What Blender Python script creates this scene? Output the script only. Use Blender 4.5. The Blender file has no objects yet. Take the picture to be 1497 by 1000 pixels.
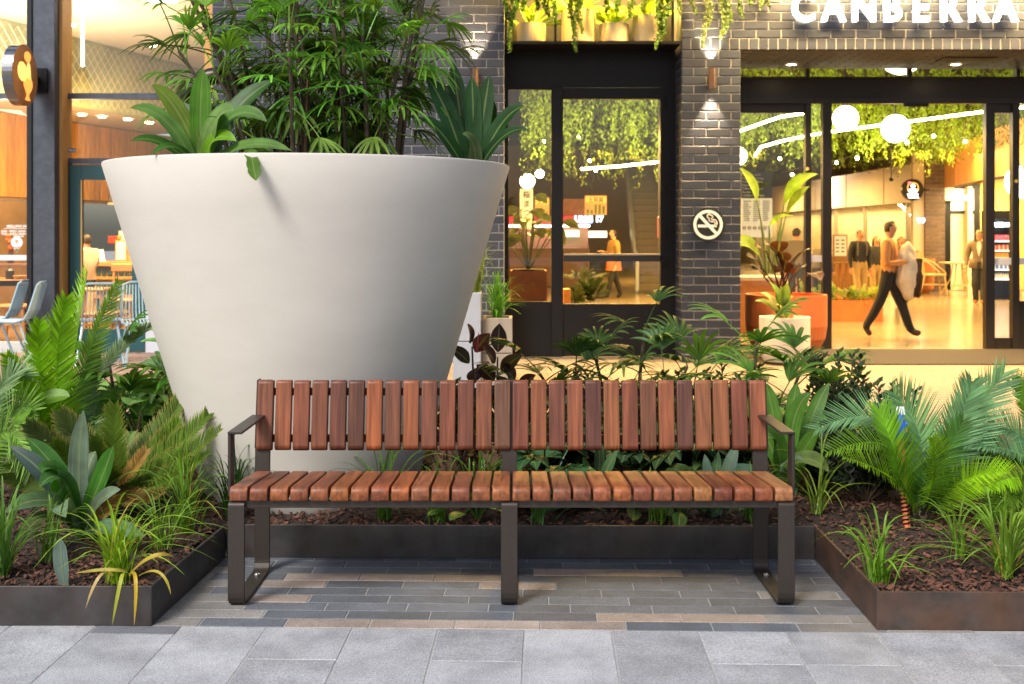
import bpy, bmesh, math, random
from mathutils import Vector, Matrix, noise
R = random.Random(7)
sc = bpy.context.scene
COL = sc.collection
PI = math.pi
F, PX, PY, CH = 1700.0, 748.5, 340.0, 1.40      # focal length in photo pixels, principal point, camera height

# ------------------------------------------------------------------ camera
cam = bpy.data.cameras.new('camera'); co = bpy.data.objects.new('camera', cam); COL.objects.link(co)
co.location = (0, 0, CH); co.rotation_euler = (PI/2, 0, 0)
cam.sensor_width = 36; cam.lens = F/1497*36; cam.shift_x = 0; cam.shift_y = -(500-PY)/1497
cam.clip_end = 400; cam.dof.use_dof = True; cam.dof.focus_distance = 4.65; cam.dof.aperture_fstop = 5.0
sc.camera = co
# ------------------------------------------------------------------ sky and sun
w = bpy.data.worlds.new('World'); sc.world = w; w.use_nodes = True
nt = w.node_tree; bgn = nt.nodes['Background']
sk = nt.nodes.new('ShaderNodeTexSky'); sk.sky_type = 'NISHITA'; sk.sun_disc = False
SUN_EL, SUN_AZ = math.radians(46), math.radians(-148)      # azimuth from +Y, clockwise: behind the camera, left
sk.sun_elevation = SUN_EL; sk.sun_rotation = SUN_AZ
sk.dust_density = 3.0; sk.air_density = 1.0; sk.ozone_density = 1.0
nt.links.new(sk.outputs[0], bgn.inputs[0]); bgn.inputs[1].default_value = 0.07
sun = bpy.data.lights.new('sun', 'SUN'); so = bpy.data.objects.new('sun', sun); COL.objects.link(so)
sun.energy = 1.5; sun.angle = math.radians(17); sun.color = (1.0, .975, .94)
sd = Vector((math.sin(SUN_AZ)*math.cos(SUN_EL), math.cos(SUN_AZ)*math.cos(SUN_EL), math.sin(SUN_EL)))
so.rotation_euler = (-sd).to_track_quat('-Z', 'Y').to_euler(); so.location = sd*30
vs = sc.view_settings; sc.display_settings.display_device = 'sRGB'
vs.view_transform = 'Standard'; vs.look = 'None'; vs.gamma = 1; vs.use_curve_mapping = False; vs.exposure = 1.38
sc.render.engine = 'CYCLES'
cy = sc.cycles
cy.use_denoising = True
try: cy.denoiser = 'OPENIMAGEDENOISE'
except Exception: pass
cy.max_bounces = 7; cy.diffuse_bounces = 3; cy.glossy_bounces = 3; cy.transmission_bounces = 4; cy.transparent_max_bounces = 12
cy.sample_clamp_indirect = 4.0; cy.caustics_reflective = False; cy.caustics_refractive = False

# ------------------------------------------------------------------ helpers
def lin(c):
    return tuple(((v/255)/12.92 if v/255 <= .04045 else ((v/255+.055)/1.055)**2.4) for v in c)
def W(px, py, Y): return Vector(((px-PX)*Y/F, Y, CH-(py-PY)*Y/F))
def XP(px, Y): return (px-PX)*Y/F
def ZP(py, Y): return CH-(py-PY)*Y/F

MATS = {}
def M(name, col=(.5,.5,.5), rough=.5, metal=0.0, ns=0, na=.3, bump=0.0, bs=0, obj=False, emit=None, es=0.0, stretch=None, spec=.5, isl=0.0, ns2=0, na2=.3, tint2=None, coat=0.0):
    if name in MATS: return MATS[name]
    m = bpy.data.materials.new(name); m.use_nodes = True; MATS[name] = m
    t = m.node_tree; N = t.nodes; L = t.links; b = N['Principled BSDF']
    b.inputs['Roughness'].default_value = rough; b.inputs['Metallic'].default_value = metal
    b.inputs['Specular IOR Level'].default_value = spec
    b.inputs['Coat Weight'].default_value = coat
    m.diffuse_color = (*col, 1)
    cur = None
    oi = N.new('ShaderNodeObjectInfo')
    if obj: cur = oi.outputs['Color']
    else:
        rgb = N.new('ShaderNodeRGB'); rgb.outputs[0].default_value = (*col, 1); cur = rgb.outputs[0]
    tc = N.new('ShaderNodeTexCoord'); vec = tc.outputs['Object']
    if obj:
        ad = N.new('ShaderNodeVectorMath'); ad.operation = 'MULTIPLY_ADD'
        cb = N.new('ShaderNodeCombineXYZ')
        for i in range(3): L.new(oi.outputs['Random'], cb.inputs[i])
        L.new(cb.outputs[0], ad.inputs[0]); ad.inputs[1].default_value = (37, 53, 71); L.new(vec, ad.inputs[2]); vec = ad.outputs[0]
    if stretch:
        mp = N.new('ShaderNodeMapping'); mp.inputs['Scale'].default_value = stretch; L.new(vec, mp.inputs[0]); vec = mp.outputs[0]
    def noise_mul(cur, scale, amt, detail=5, tint=None):
        n = N.new('ShaderNodeTexNoise'); n.inputs['Scale'].default_value = scale; n.inputs['Detail'].default_value = detail
        n.inputs['Roughness'].default_value = .62
        L.new(vec, n.inputs['Vector'])
        mr = N.new('ShaderNodeMapRange'); mr.inputs['From Min'].default_value = .28; mr.inputs['From Max'].default_value = .72
        mr.inputs['To Min'].default_value = 1-amt; mr.inputs['To Max'].default_value = 1+amt
        L.new(n.outputs['Fac'], mr.inputs['Value'])
        if tint:
            mr.inputs['To Min'].default_value = 0; mr.inputs['To Max'].default_value = amt
            mx = N.new('ShaderNodeMix'); mx.data_type = 'RGBA'; L.new(mr.outputs[0], mx.inputs[0]); L.new(cur, mx.inputs[6]); mx.inputs[7].default_value = (*tint, 1)
            return mx.outputs[2]
        mx = N.new('ShaderNodeVectorMath'); mx.operation = 'SCALE'
        L.new(cur, mx.inputs[0]); L.new(mr.outputs[0], mx.inputs['Scale'])
        return mx.outputs[0]
    if ns: cur = noise_mul(cur, ns, na)
    if ns2: cur = noise_mul(cur, ns2, na2, 4, tint2)
    if isl:
        g = N.new('ShaderNodeNewGeometry'); mr = N.new('ShaderNodeMapRange')
        mr.inputs['To Min'].default_value = 1-isl; mr.inputs['To Max'].default_value = 1+isl
        L.new(g.outputs['Random Per Island'], mr.inputs['Value'])
        mx = N.new('ShaderNodeVectorMath'); mx.operation = 'SCALE'; L.new(cur, mx.inputs[0]); L.new(mr.outputs[0], mx.inputs['Scale']); cur = mx.outputs[0]
    L.new(cur, b.inputs['Base Color'])
    if bump:
        n = N.new('ShaderNodeTexNoise'); n.inputs['Scale'].default_value = bs or ns; n.inputs['Detail'].default_value = 6; L.new(vec, n.inputs['Vector'])
        bp = N.new('ShaderNodeBump'); bp.inputs['Strength'].default_value = bump; bp.inputs['Distance'].default_value = .01
        L.new(n.outputs['Fac'], bp.inputs['Height']); L.new(bp.outputs[0], b.inputs['Normal'])
        rr = N.new('ShaderNodeMapRange'); rr.inputs['To Min'].default_value = max(.05, rough-.12); rr.inputs['To Max'].default_value = min(1, rough+.12)
        L.new(n.outputs['Fac'], rr.inputs['Value']); L.new(rr.outputs[0], b.inputs['Roughness'])
    if emit:
        b.inputs['Emission Color'].default_value = (*emit, 1); b.inputs['Emission Strength'].default_value = es
    return m

def leaf_mat(name, rough=.36, trans=.30, isl=.22, tip=None):
    """glossy two-sided leaf, colour taken from the object; tip = colour the outer third withers to (uses attribute 'along')"""
    m = bpy.data.materials.new(name); m.use_nodes = True; MATS[name] = m
    t = m.node_tree; N = t.nodes; L = t.links; b = N['Principled BSDF']; out = N['Material Output']
    oi = N.new('ShaderNodeObjectInfo'); g = N.new('ShaderNodeNewGeometry'); tc = N.new('ShaderNodeTexCoord')
    mr = N.new('ShaderNodeMapRange'); mr.inputs['To Min'].default_value = 1-isl; mr.inputs['To Max'].default_value = 1+isl
    L.new(g.outputs['Random Per Island'], mr.inputs['Value'])
    n = N.new('ShaderNodeTexNoise'); n.inputs['Scale'].default_value = 9; n.inputs['Detail'].default_value = 4; L.new(tc.outputs['Object'], n.inputs['Vector'])
    m2 = N.new('ShaderNodeMapRange'); m2.inputs['From Min'].default_value = .3; m2.inputs['From Max'].default_value = .7; m2.inputs['To Min'].default_value = .72; m2.inputs['To Max'].default_value = 1.3
    L.new(n.outputs['Fac'], m2.inputs['Value'])
    mu = N.new('ShaderNodeMath'); mu.operation = 'MULTIPLY'; L.new(mr.outputs[0], mu.inputs[0]); L.new(m2.outputs[0], mu.inputs[1])
    sc_ = N.new('ShaderNodeVectorMath'); sc_.operation = 'SCALE'; L.new(oi.outputs['Color'], sc_.inputs[0]); L.new(mu.outputs[0], sc_.inputs['Scale'])
    cur = sc_.outputs[0]
    if tip:
        at = N.new('ShaderNodeAttribute'); at.attribute_name = 'along'
        mt = N.new('ShaderNodeMapRange'); mt.inputs['From Min'].default_value = .72; mt.inputs['From Max'].default_value = 1.0; mt.inputs['To Max'].default_value = .85
        L.new(at.outputs['Fac'], mt.inputs['Value'])
        mx = N.new('ShaderNodeMix'); mx.data_type = 'RGBA'; L.new(mt.outputs[0], mx.inputs[0]); L.new(cur, mx.inputs[6]); mx.inputs[7].default_value = (*tip, 1); cur = mx.outputs[2]
    # midrib and fine parallel veins
    ax_ = N.new('ShaderNodeAttribute'); ax_.attribute_name = 'across'; al_ = N.new('ShaderNodeAttribute'); al_.attribute_name = 'along'
    cv = N.new('ShaderNodeCombineXYZ'); L.new(ax_.outputs['Fac'], cv.inputs[0]); L.new(al_.outputs['Fac'], cv.inputs[1]); L.new(oi.outputs['Random'], cv.inputs[2])
    mpv = N.new('ShaderNodeMapping'); mpv.inputs['Scale'].default_value = (26, 1.1, 40); L.new(cv.outputs[0], mpv.inputs[0])
    nv = N.new('ShaderNodeTexNoise'); nv.inputs['Scale'].default_value = 1; nv.inputs['Detail'].default_value = 3; L.new(mpv.outputs[0], nv.inputs['Vector'])
    rv = N.new('ShaderNodeMapRange'); rv.inputs['From Min'].default_value = .3; rv.inputs['From Max'].default_value = .7; rv.inputs['To Min'].default_value = .74; rv.inputs['To Max'].default_value = 1.22; L.new(nv.outputs['Fac'], rv.inputs['Value'])
    sv = N.new('ShaderNodeVectorMath'); sv.operation = 'SCALE'; L.new(cur, sv.inputs[0]); L.new(rv.outputs[0], sv.inputs['Scale']); cur = sv.outputs[0]
    ms = N.new('ShaderNodeMath'); ms.operation = 'SUBTRACT'; L.new(ax_.outputs['Fac'], ms.inputs[0]); ms.inputs[1].default_value = .5
    ma = N.new('ShaderNodeMath'); ma.operation = 'ABSOLUTE'; L.new(ms.outputs[0], ma.inputs[0])
    mm = N.new('ShaderNodeMapRange'); mm.inputs['From Min'].default_value = .02; mm.inputs['From Max'].default_value = .07; mm.inputs['To Min'].default_value = .38; mm.inputs['To Max'].default_value = 0; L.new(ma.outputs[0], mm.inputs['Value'])
    mxr = N.new('ShaderNodeMix'); mxr.data_type = 'RGBA'; L.new(mm.outputs[0], mxr.inputs[0]); L.new(cur, mxr.inputs[6]); mxr.inputs[7].default_value = (.26,.33,.12,1); cur = mxr.outputs[2]
    bpv = N.new('ShaderNodeBump'); bpv.inputs['Strength'].default_value = .25; bpv.inputs['Distance'].default_value = .004; L.new(nv.outputs['Fac'], bpv.inputs['Height']); L.new(bpv.outputs[0], b.inputs['Normal'])
    L.new(cur, b.inputs['Base Color']); b.inputs['Roughness'].default_value = rough; b.inputs['Specular IOR Level'].default_value = .27
    tl = N.new('ShaderNodeBsdfTranslucent'); 
    ts = N.new('ShaderNodeVectorMath'); ts.operation = 'MULTIPLY'; L.new(cur, ts.inputs[0]); ts.inputs[1].default_value = (1.5, 1.6, .6); L.new(ts.outputs[0], tl.inputs[0])
    mxs = N.new('ShaderNodeMixShader'); mxs.inputs[0].default_value = trans; L.new(b.outputs[0], mxs.inputs[1]); L.new(tl.outputs[0], mxs.inputs[2])
    L.new(mxs.outputs[0], out.inputs[0])
    return m

def glass_mat(name, tint=(1,1,1), rough=.0, ior=1.45):
    m = bpy.data.materials.new(name); m.use_nodes = True; MATS[name] = m
    t = m.node_tree; N = t.nodes; L = t.links; N.remove(N['Principled BSDF']); out = N['Material Output']
    tr = N.new('ShaderNodeBsdfTransparent'); tr.inputs[0].default_value = (*tint, 1)
    gl = N.new('ShaderNodeBsdfGlossy'); gl.inputs['Roughness'].default_value = rough
    ge = N.new('ShaderNodeNewGeometry'); dt = N.new('ShaderNodeVectorMath'); dt.operation = 'DOT_PRODUCT'; L.new(ge.outputs['Normal'], dt.inputs[0]); L.new(ge.outputs['Incoming'], dt.inputs[1])
    ab = N.new('ShaderNodeMath'); ab.operation = 'ABSOLUTE'; L.new(dt.outputs['Value'], ab.inputs[0])
    om = N.new('ShaderNodeMath'); om.operation = 'SUBTRACT'; om.inputs[0].default_value = 1; L.new(ab.outputs[0], om.inputs[1])
    pw = N.new('ShaderNodeMath'); pw.operation = 'POWER'; L.new(om.outputs[0], pw.inputs[0]); pw.inputs[1].default_value = 5
    fr = N.new('ShaderNodeMath'); fr.operation = 'MULTIPLY_ADD'; L.new(pw.outputs[0], fr.inputs[0]); fr.inputs[1].default_value = .9; fr.inputs[2].default_value = .04
    mx = N.new('ShaderNodeMixShader'); L.new(fr.outputs[0], mx.inputs[0]); L.new(tr.outputs[0], mx.inputs[1]); L.new(gl.outputs[0], mx.inputs[2])
    L.new(mx.outputs[0], out.inputs[0]); return m

def wood_mat(name, rough=.48, ax='y'):
    m = bpy.data.materials.new(name); m.use_nodes = True; MATS[name] = m
    t = m.node_tree; N = t.nodes; L = t.links; b = N['Principled BSDF']
    oi = N.new('ShaderNodeObjectInfo'); tc = N.new('ShaderNodeTexCoord')
    cb = N.new('ShaderNodeCombineXYZ')
    for i in range(3): L.new(oi.outputs['Random'], cb.inputs[i])
    ad = N.new('ShaderNodeVectorMath'); ad.operation = 'MULTIPLY_ADD'; L.new(cb.outputs[0], ad.inputs[0]); ad.inputs[1].default_value = (13, 29, 17); L.new(tc.outputs['Object'], ad.inputs[2])
    def nz(scale, st, det, dist=0):
        mp = N.new('ShaderNodeMapping'); mp.inputs['Scale'].default_value = st if ax == 'y' else (st[0], st[2], st[1]); L.new(ad.outputs[0], mp.inputs[0])
        n = N.new('ShaderNodeTexNoise'); n.inputs['Scale'].default_value = scale; n.inputs['Detail'].default_value = det; n.inputs['Distortion'].default_value = dist
        L.new(mp.outputs[0], n.inputs['Vector']); return n.outputs['Fac']
    a = nz(1, (80, 3.2, 50), 5, .5); c = nz(1, (16, 1.6, 12), 3, 1.4); d = nz(1, (330, 9, 260), 3)
    def rng(s, lo, hi):
        r = N.new('ShaderNodeMapRange'); r.inputs['From Min'].default_value = .3; r.inputs['From Max'].default_value = .7; r.inputs['To Min'].default_value = lo; r.inputs['To Max'].default_value = hi; L.new(s, r.inputs['Value']); return r.outputs[0]
    m1 = N.new('ShaderNodeMath'); m1.operation = 'MULTIPLY'; L.new(rng(a, .60, 1.28), m1.inputs[0]); L.new(rng(c, .66, 1.30), m1.inputs[1])
    m2 = N.new('ShaderNodeMath'); m2.operation = 'MULTIPLY'; L.new(m1.outputs[0], m2.inputs[0]); L.new(rng(d, .84, 1.10), m2.inputs[1])
    s = N.new('ShaderNodeVectorMath'); s.operation = 'SCALE'; L.new(oi.outputs['Color'], s.inputs[0]); L.new(m2.outputs[0], s.inputs['Scale'])
    L.new(s.outputs[0], b.inputs['Base Color'])
    b.inputs['Roughness'].default_value = rough; b.inputs['Specular IOR Level'].default_value = .35
    bp = N.new('ShaderNodeBump'); bp.inputs['Strength'].default_value = .12; bp.inputs['Distance'].default_value = .004; L.new(a, bp.inputs['Height']); L.new(bp.outputs[0], b.inputs['Normal'])
    return m

class MB:
    def __init__(s): s.v = []; s.f = []; s.m = []; s.al = []; s.ac = []
    def add(s, vs_, fs, mi=0, al=0.0, ac=.25):
        o = len(s.v); s.v += [Vector(p) for p in vs_]; s.f += [tuple(i+o for i in f) for f in fs]; s.m += [mi]*len(fs)
        s.ac += (list(ac) if isinstance(ac, (list, tuple)) else [ac]*len(vs_))
        s.al += (list(al) if isinstance(al, (list, tuple)) else [al]*len(vs_))
        return s
    def box(s, x0, x1, y0, y1, z0, z1, mi=0):
        vs_ = [(x0,y0,z0),(x1,y0,z0),(x1,y1,z0),(x0,y1,z0),(x0,y0,z1),(x1,y0,z1),(x1,y1,z1),(x0,y1,z1)]
        return s.add(vs_, [(0,3,2,1),(4,5,6,7),(0,1,5,4),(1,2,6,5),(2,3,7,6),(3,0,4,7)], mi)
    def cbox(s, x0, x1, y0, y1, z0, z1, c=.004, mi=0):
        """box with chamfered edges"""
        vs_ = []; 
        for sx in (0,1):
            for sy in (0,1):
                for sz in (0,1):
                    X = (x0,x1)[sx]; Y = (y0,y1)[sy]; Z = (z0,z1)[sz]; dx = c*(1-2*sx); dy = c*(1-2*sy); dz = c*(1-2*sz)
                    vs_ += [(X, Y+dy, Z+dz), (X+dx, Y, Z+dz), (X+dx, Y+dy, Z)]
        def k(a,b,d,i): return ((a*2+b)*2+d)*3+i
        fs = [(k(0,0,0,0),k(0,0,1,0),k(0,1,1,0),k(0,1,0,0)),(k(1,0,0,0),k(1,1,0,0),k(1,1,1,0),k(1,0,1,0)),
              (k(0,0,0,1),k(1,0,0,1),k(1,0,1,1),k(0,0,1,1)),(k(0,1,0,1),k(0,1,1,1),k(1,1,1,1),k(1,1,0,1)),
              (k(0,0,0,2),k(0,1,0,2),k(1,1,0,2),k(1,0,0,2)),(k(0,0,1,2),k(1,0,1,2),k(1,1,1,2),k(0,1,1,2))]
        for a in (0,1):
            for b in (0,1):
                fs += [(k(0,a,b,1),k(1,a,b,1),k(1,a,b,2),k(0,a,b,2)),(k(a,0,b,0),k(a,1,b,0),k(a,1,b,2),k(a,0,b,2)),(k(a,b,0,0),k(a,b,1,0),k(a,b,1,1),k(a,b,0,1))]
                fs += [(k(a,b,0,0),k(a,b,0,1),k(a,b,0,2)),(k(a,b,1,0),k(a,b,1,1),k(a,b,1,2))]
        return s.add(vs_, fs, mi)
    def tube(s, pts, r, n=6, mi=0, cap=True):
        pts = [Vector(p) for p in pts]; rs = r if isinstance(r, (list, tuple)) else [r]*len(pts)
        o = len(s.v); up = Vector((0.13,.21,1)).normalized()
        vs_ = []; fs = []; prev = None
        for i, p in enumerate(pts):
            t = (pts[min(i+1, len(pts)-1)]-pts[max(i-1, 0)]).normalized()
            a = (prev - t*prev.dot(t)) if prev else t.cross(up)
            if a.length < 1e-5: a = t.cross(Vector((1,0,0)))
            a.normalize(); prev = a; b = t.cross(a)
            for k in range(n):
                q = 2*PI*k/n; vs_.append(p+(a*math.cos(q)+b*math.sin(q))*rs[i])
        for i in range(len(pts)-1):
            for k in range(n): fs.append((i*n+k, i*n+(k+1)%n, (i+1)*n+(k+1)%n, (i+1)*n+k))
        if cap: fs += [tuple(range(n-1,-1,-1)), tuple((len(pts)-1)*n+k for k in range(n))]
        return s.add(vs_, fs, mi)
    def lathe(s, prof, n=32, c=(0,0,0), mi=0):
        vs_ = []; fs = []
        for (r, z) in prof:
            for k in range(n): q = 2*PI*k/n; vs_.append((c[0]+r*math.cos(q), c[1]+r*math.sin(q), c[2]+z))
        for i in range(len(prof)-1):
            for k in range(n): fs.append((i*n+k, i*n+(k+1)%n, (i+1)*n+(k+1)%n, (i+1)*n+k))
        return s.add(vs_, fs, mi)
    def sphere(s, c, r, n=12, m=8, mi=0, sq=(1,1,1)):
        vs_ = [(c[0], c[1], c[2]-r*sq[2])]; fs = []
        for i in range(1, m):
            a = -PI/2+PI*i/m
            for k in range(n): q = 2*PI*k/n; vs_.append((c[0]+r*sq[0]*math.cos(a)*math.cos(q), c[1]+r*sq[1]*math.cos(a)*math.sin(q), c[2]+r*sq[2]*math.sin(a)))
        vs_.append((c[0], c[1], c[2]+r*sq[2])); t = len(vs_)-1
        for k in range(n):
            fs.append((0, 1+(k+1)%n, 1+k)); fs.append((t, 1+(m-2)*n+k, 1+(m-2)*n+(k+1)%n))
            for i in range(m-2): fs.append((1+i*n+k, 1+i*n+(k+1)%n, 1+(i+1)*n+(k+1)%n, 1+(i+1)*n+k))
        return s.add(vs_, fs, mi)
    def prism(s, poly, fn, d0, d1, mi=0):
        """2-D polygon -> fn(u, v, d) -> 3-D, between depths d0 and d1"""
        n = len(poly); vs_ = [fn(u, v, d0) for u, v in poly]+[fn(u, v, d1) for u, v in poly]
        fs = [tuple(range(n)), tuple(range(2*n-1, n-1, -1))]+[(i, i+n, (i+1)%n+n, (i+1)%n) for i in range(n)]
        return s.add(vs_, fs, mi)
    def blade(s, pts, ws, nrm, fold=.25, mi=0, al=None):
        """leaf strip along pts, three vertices across, folded along its midrib; nrm: hint of the upper face"""
        vs_ = []; fs = []; n = len(pts); A = []
        for i, p in enumerate(pts):
            t = (pts[min(i+1, n-1)]-pts[max(i-1, 0)])
            if t.length < 1e-7: t = Vector((0,0,1))
            t.normalize(); sd_ = t.cross(nrm)
            if sd_.length < 1e-3: sd_ = t.cross(Vector((1,.3,.2)))
            sd_.normalize(); up = sd_.cross(t); h = ws[i]*.5
            vs_ += [p-sd_*h+up*h*fold, p, p+sd_*h+up*h*fold]
            A += [al if al is not None else i/(n-1)]*3
        for i in range(n-1):
            a = i*3; b = a+3; fs += [(a, a+1, b+1, b), (a+1, a+2, b+2, b+1)]
        return s.add(vs_, fs, mi, A, [0.0,.5,1.0]*n)
    def build(s, name, mats, parent=None, origin=None, smooth=False, kind=None, color=None, along=False):
        if not isinstance(mats, (list, tuple)): mats = [mats]
        if origin is None:
            if parent is not None: origin = wloc(parent)
            else:
                xs = [p.x for p in s.v]; ys = [p.y for p in s.v]; zs = [p.z for p in s.v]
                origin = Vector(((min(xs)+max(xs))/2, (min(ys)+max(ys))/2, min(zs)))
        origin = Vector(origin)
        me = bpy.data.meshes.new(name); me.from_pydata([p-origin for p in s.v], [], s.f)
        for m_ in mats: me.materials.append(m_)
        if len(mats) > 1: me.polygons.foreach_set('material_index', s.m)
        if smooth: me.polygons.foreach_set('use_smooth', [True]*len(s.f))
        if along:
            a = me.attributes.new('along', 'FLOAT', 'POINT'); a.data.foreach_set('value', s.al)
            a = me.attributes.new('across', 'FLOAT', 'POINT'); a.data.foreach_set('value', s.ac)
        me.update()
        return place(name, me, parent, origin, kind=kind, color=color)

def wloc(o):
    v = Vector((0,0,0))
    while o is not None: v += o.location; o = o.parent
    return v
def place(name, me, parent=None, origin=(0,0,0), rot=None, scale=None, kind=None, color=None):
    o = bpy.data.objects.new(name, me); COL.objects.link(o); origin = Vector(origin)
    if parent is not None: o.parent = parent; o.location = origin-wloc(parent)
    else: o.location = origin
    if rot: o.rotation_euler = rot
    if scale: o.scale = scale
    if kind: o['kind'] = kind
    if color: o.color = (*color[:3], 1)
    return o
def tag(o, label=None, cat=None, group=None, kind=None):
    if label: o['label'] = label
    if cat: o['category'] = cat
    if group: o['group'] = group
    if kind: o['kind'] = kind
    return o
def thing(name, label, cat, loc=(0,0,0), group=None):
    o = bpy.data.objects.new(name, None); COL.objects.link(o); o.location = loc; o.empty_display_size = .1
    return tag(o, label, cat, group)
def copy_tree(o, parent=None, col=None):
    c = o.copy(); COL.objects.link(c); c.parent = parent
    if col: c.color = (*col, 1)
    for ch in list(o.children): copy_tree(ch, c)
    return c
def bez(a, b, c, n):
    a, b, c = Vector(a), Vector(b), Vector(c)
    return [a*(1-t)**2+b*2*t*(1-t)+c*t*t for t in [i/n for i in range(n+1)]]
def nth(i): return ('first','second','third','fourth','fifth','sixth','seventh','eighth','ninth','tenth','eleventh','twelfth')[i]
def jit(c, a=.15, r=R): 
    k = 1+r.uniform(-a, a); return tuple(max(0, v*k*(1+r.uniform(-a, a)*.3)) for v in c)
def text_mesh(txt, size, extrude, offset=0.0, align='LEFT', res=3, space=1.0):
    cu = bpy.data.curves.new('t', 'FONT'); cu.body = txt; cu.size = size; cu.extrude = extrude; cu.offset = offset; cu.align_x = align; cu.resolution_u = res; cu.space_character = space
    o = bpy.data.objects.new('t', cu); COL.objects.link(o)
    dg = bpy.context.evaluated_depsgraph_get(); me = bpy.data.meshes.new_from_object(o.evaluated_get(dg))
    bpy.data.objects.remove(o); bpy.data.curves.remove(cu)
    return me
def text(name, txt, size, loc, mat, parent=None, extrude=.004, offset=0.0, align='LEFT', rot=(PI/2,0,0), kind=None, space=1.0):
    me = text_mesh(txt, size, extrude, offset, align, space=space); me.name = name; me.materials.clear(); me.materials.append(mat)
    for p in me.polygons: p.material_index = 0
    return place(name, me, parent, loc, rot, kind=kind)
def lamp(name, kind, loc, energy, color, size=.3, target=None, size_y=None, angle=None, blend=.5):
    l = bpy.data.lights.new(name, kind); o = bpy.data.objects.new(name, l); COL.objects.link(o); o.location = loc
    l.energy = energy; l.color = color
    if kind == 'AREA':
        l.size = size
        if size_y: l.shape = 'RECTANGLE'; l.size_y = size_y
    elif kind == 'SPOT': l.shadow_soft_size = size; l.spot_size = angle; l.spot_blend = blend
    else: l.shadow_soft_size = size
    if target is not None and (kind != 'AREA' or (Vector(target)-Vector(loc)).xy.length > .12*abs(target[2]-loc[2])): o.rotation_euler = (Vector(target)-Vector(loc)).to_track_quat('-Z', 'Y').to_euler()
    return o

# ------------------------------------------------------------------ materials
WOOD = wood_mat('oiled_hardwood'); WOODZ = wood_mat('oiled_hardwood_upright', ax='z')
BENCH = M('bronze_powder_coat', (.046,.037,.031), .42, .5, 220, .12, .12, 260)
GRAN = M('granite', (.2,.2,.2), .66, 0, 190, .50, .25, 210, obj=True, ns2=5, na2=.26)
GROUT = M('grout', (.30,.295,.285), .9, 0, 60, .25)
EDGE = M('weathered_steel', (.026,.027,.030), .50, .15, 9, .75, .10, 40, ns2=3.2, na2=.55, tint2=(.070,.048,.036))
EDGER = M('rusty_steel', (.034,.029,.026), .55, .1, 9, .75, .15, 40, ns2=5.0, na2=.85, tint2=(.11,.050,.026))
MULCH = M('bark_chip', (.088,.034,.018), .85, 0, 30, .3, isl=.75)
SOIL = M('dark_soil', (.030,.017,.011), .95, 0, 40, .5, .5, 60)
POT = M('cast_concrete', (.61,.57,.505), .58, 0, 2.2, .045, .05, 45, stretch=(1,1,3), ns2=5, na2=.07, tint2=(.43,.385,.325))
BRICK = M('charcoal_brick', (.08,.08,.09), .46, 0, 28, .22, .25, 90, obj=True)
MORT = M('mortar', (.23,.225,.225), .9, 0, 60, .2)
BLACK = M('black_steel', (.006,.006,.007), .45, 0, 90, .12, spec=.22)
GREY = M('steel_column', (.075,.085,.105), .40, .55, 14, .22, .05, 60)
LEAF = leaf_mat('leaf'); LEAFY = leaf_mat('cycad_leaf', tip=(.34,.23,.05)); LEAFM = leaf_mat('soft_leaf', .5, .35, .4); LEAFC = leaf_mat('frond_leaf', .33, .3, .42)
CANE = M('palm_cane', (.075,.052,.03), .7, 0, 40, .5)
GLASS = glass_mat('window_glass', (.97,.98,.97)); GLASS.diffuse_color = (.8,.9,.9,.2)
# ================================================================== THE SETTING
FY = 12.5      # front face of the brick building
g = MB(); g.add([(-80,-40,-.035),(80,-40,-.035),(80,90,-.035),(-80,90,-.035)], [(0,1,2,3)])
tag(g.build('ground', M('ground_concrete', (.30,.285,.27), .85, 0, 3, .15), origin=(0,0,-.035)), kind='structure')

ROT = math.radians(1.6); CR, SR = math.cos(ROT), math.sin(ROT)
def rp(u, v): return (u*CR+v*SR, 4.105-u*SR+v*CR)       # pavement frame: u along the kerb, v away from the camera
# -- large slabs in front
pv = MB(); pv.add([(*rp(-9,-4), -.0025),(*rp(9,-4), -.0025),(*rp(9,.0), -.0025),(*rp(-9,.0), -.0025)], [(0,1,2,3)])
pave = tag(pv.build('pavement', GROUT, origin=(0,4.0,-.006)), kind='structure')
def slab_mesh(name, du, dv, mat, c=.0025, th=.03):
    b = MB().cbox(-du/2, du/2, -dv/2, dv/2, -th, 0, c)
    me = bpy.data.meshes.new(name); me.from_pydata(b.v, [], b.f); me.materials.append(mat); me.update(); return me
PW = .3048
slabc = {}
def put_slab(name, parent, u0, u1, v0, v1, col, joint=.0035):
    du, dv = round(u1-u0-joint, 4), round(v1-v0-joint, 4)
    if (du, dv) not in slabc: slabc[(du, dv)] = slab_mesh(name, du, dv, GRAN)
    x, y = rp((u0+u1)/2, (v0+v1)/2)
    o = place(name, slabc[(du, dv)], parent, (x, y, R.uniform(-.0008, .0004)), (0, 0, -ROT), color=col); return o
uc = .0446
for k in range(-9, 10):
    u0 = uc+k*PW; cuts = [0.0]
    first = {-5:.085,-4:.62,-3:.31,-2:.62,-1:.31,0:.62,1:.62,2:.31,3:.31,4:.62,5:.30,6:.18}.get(k, R.choice((.31,.62,.45)))
    v = -first; cuts.append(v)
    while v > -1.9: v -= .62; cuts.append(v)
    for a, b_ in zip(cuts[:-1], cuts[1:]):
        t = R.uniform(.275, .36); c = (t*.975, t*.99, t*1.025)
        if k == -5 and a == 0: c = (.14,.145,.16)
        put_slab('paving_slab', pave, u0, u0+PW, b_, a, c)
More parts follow.
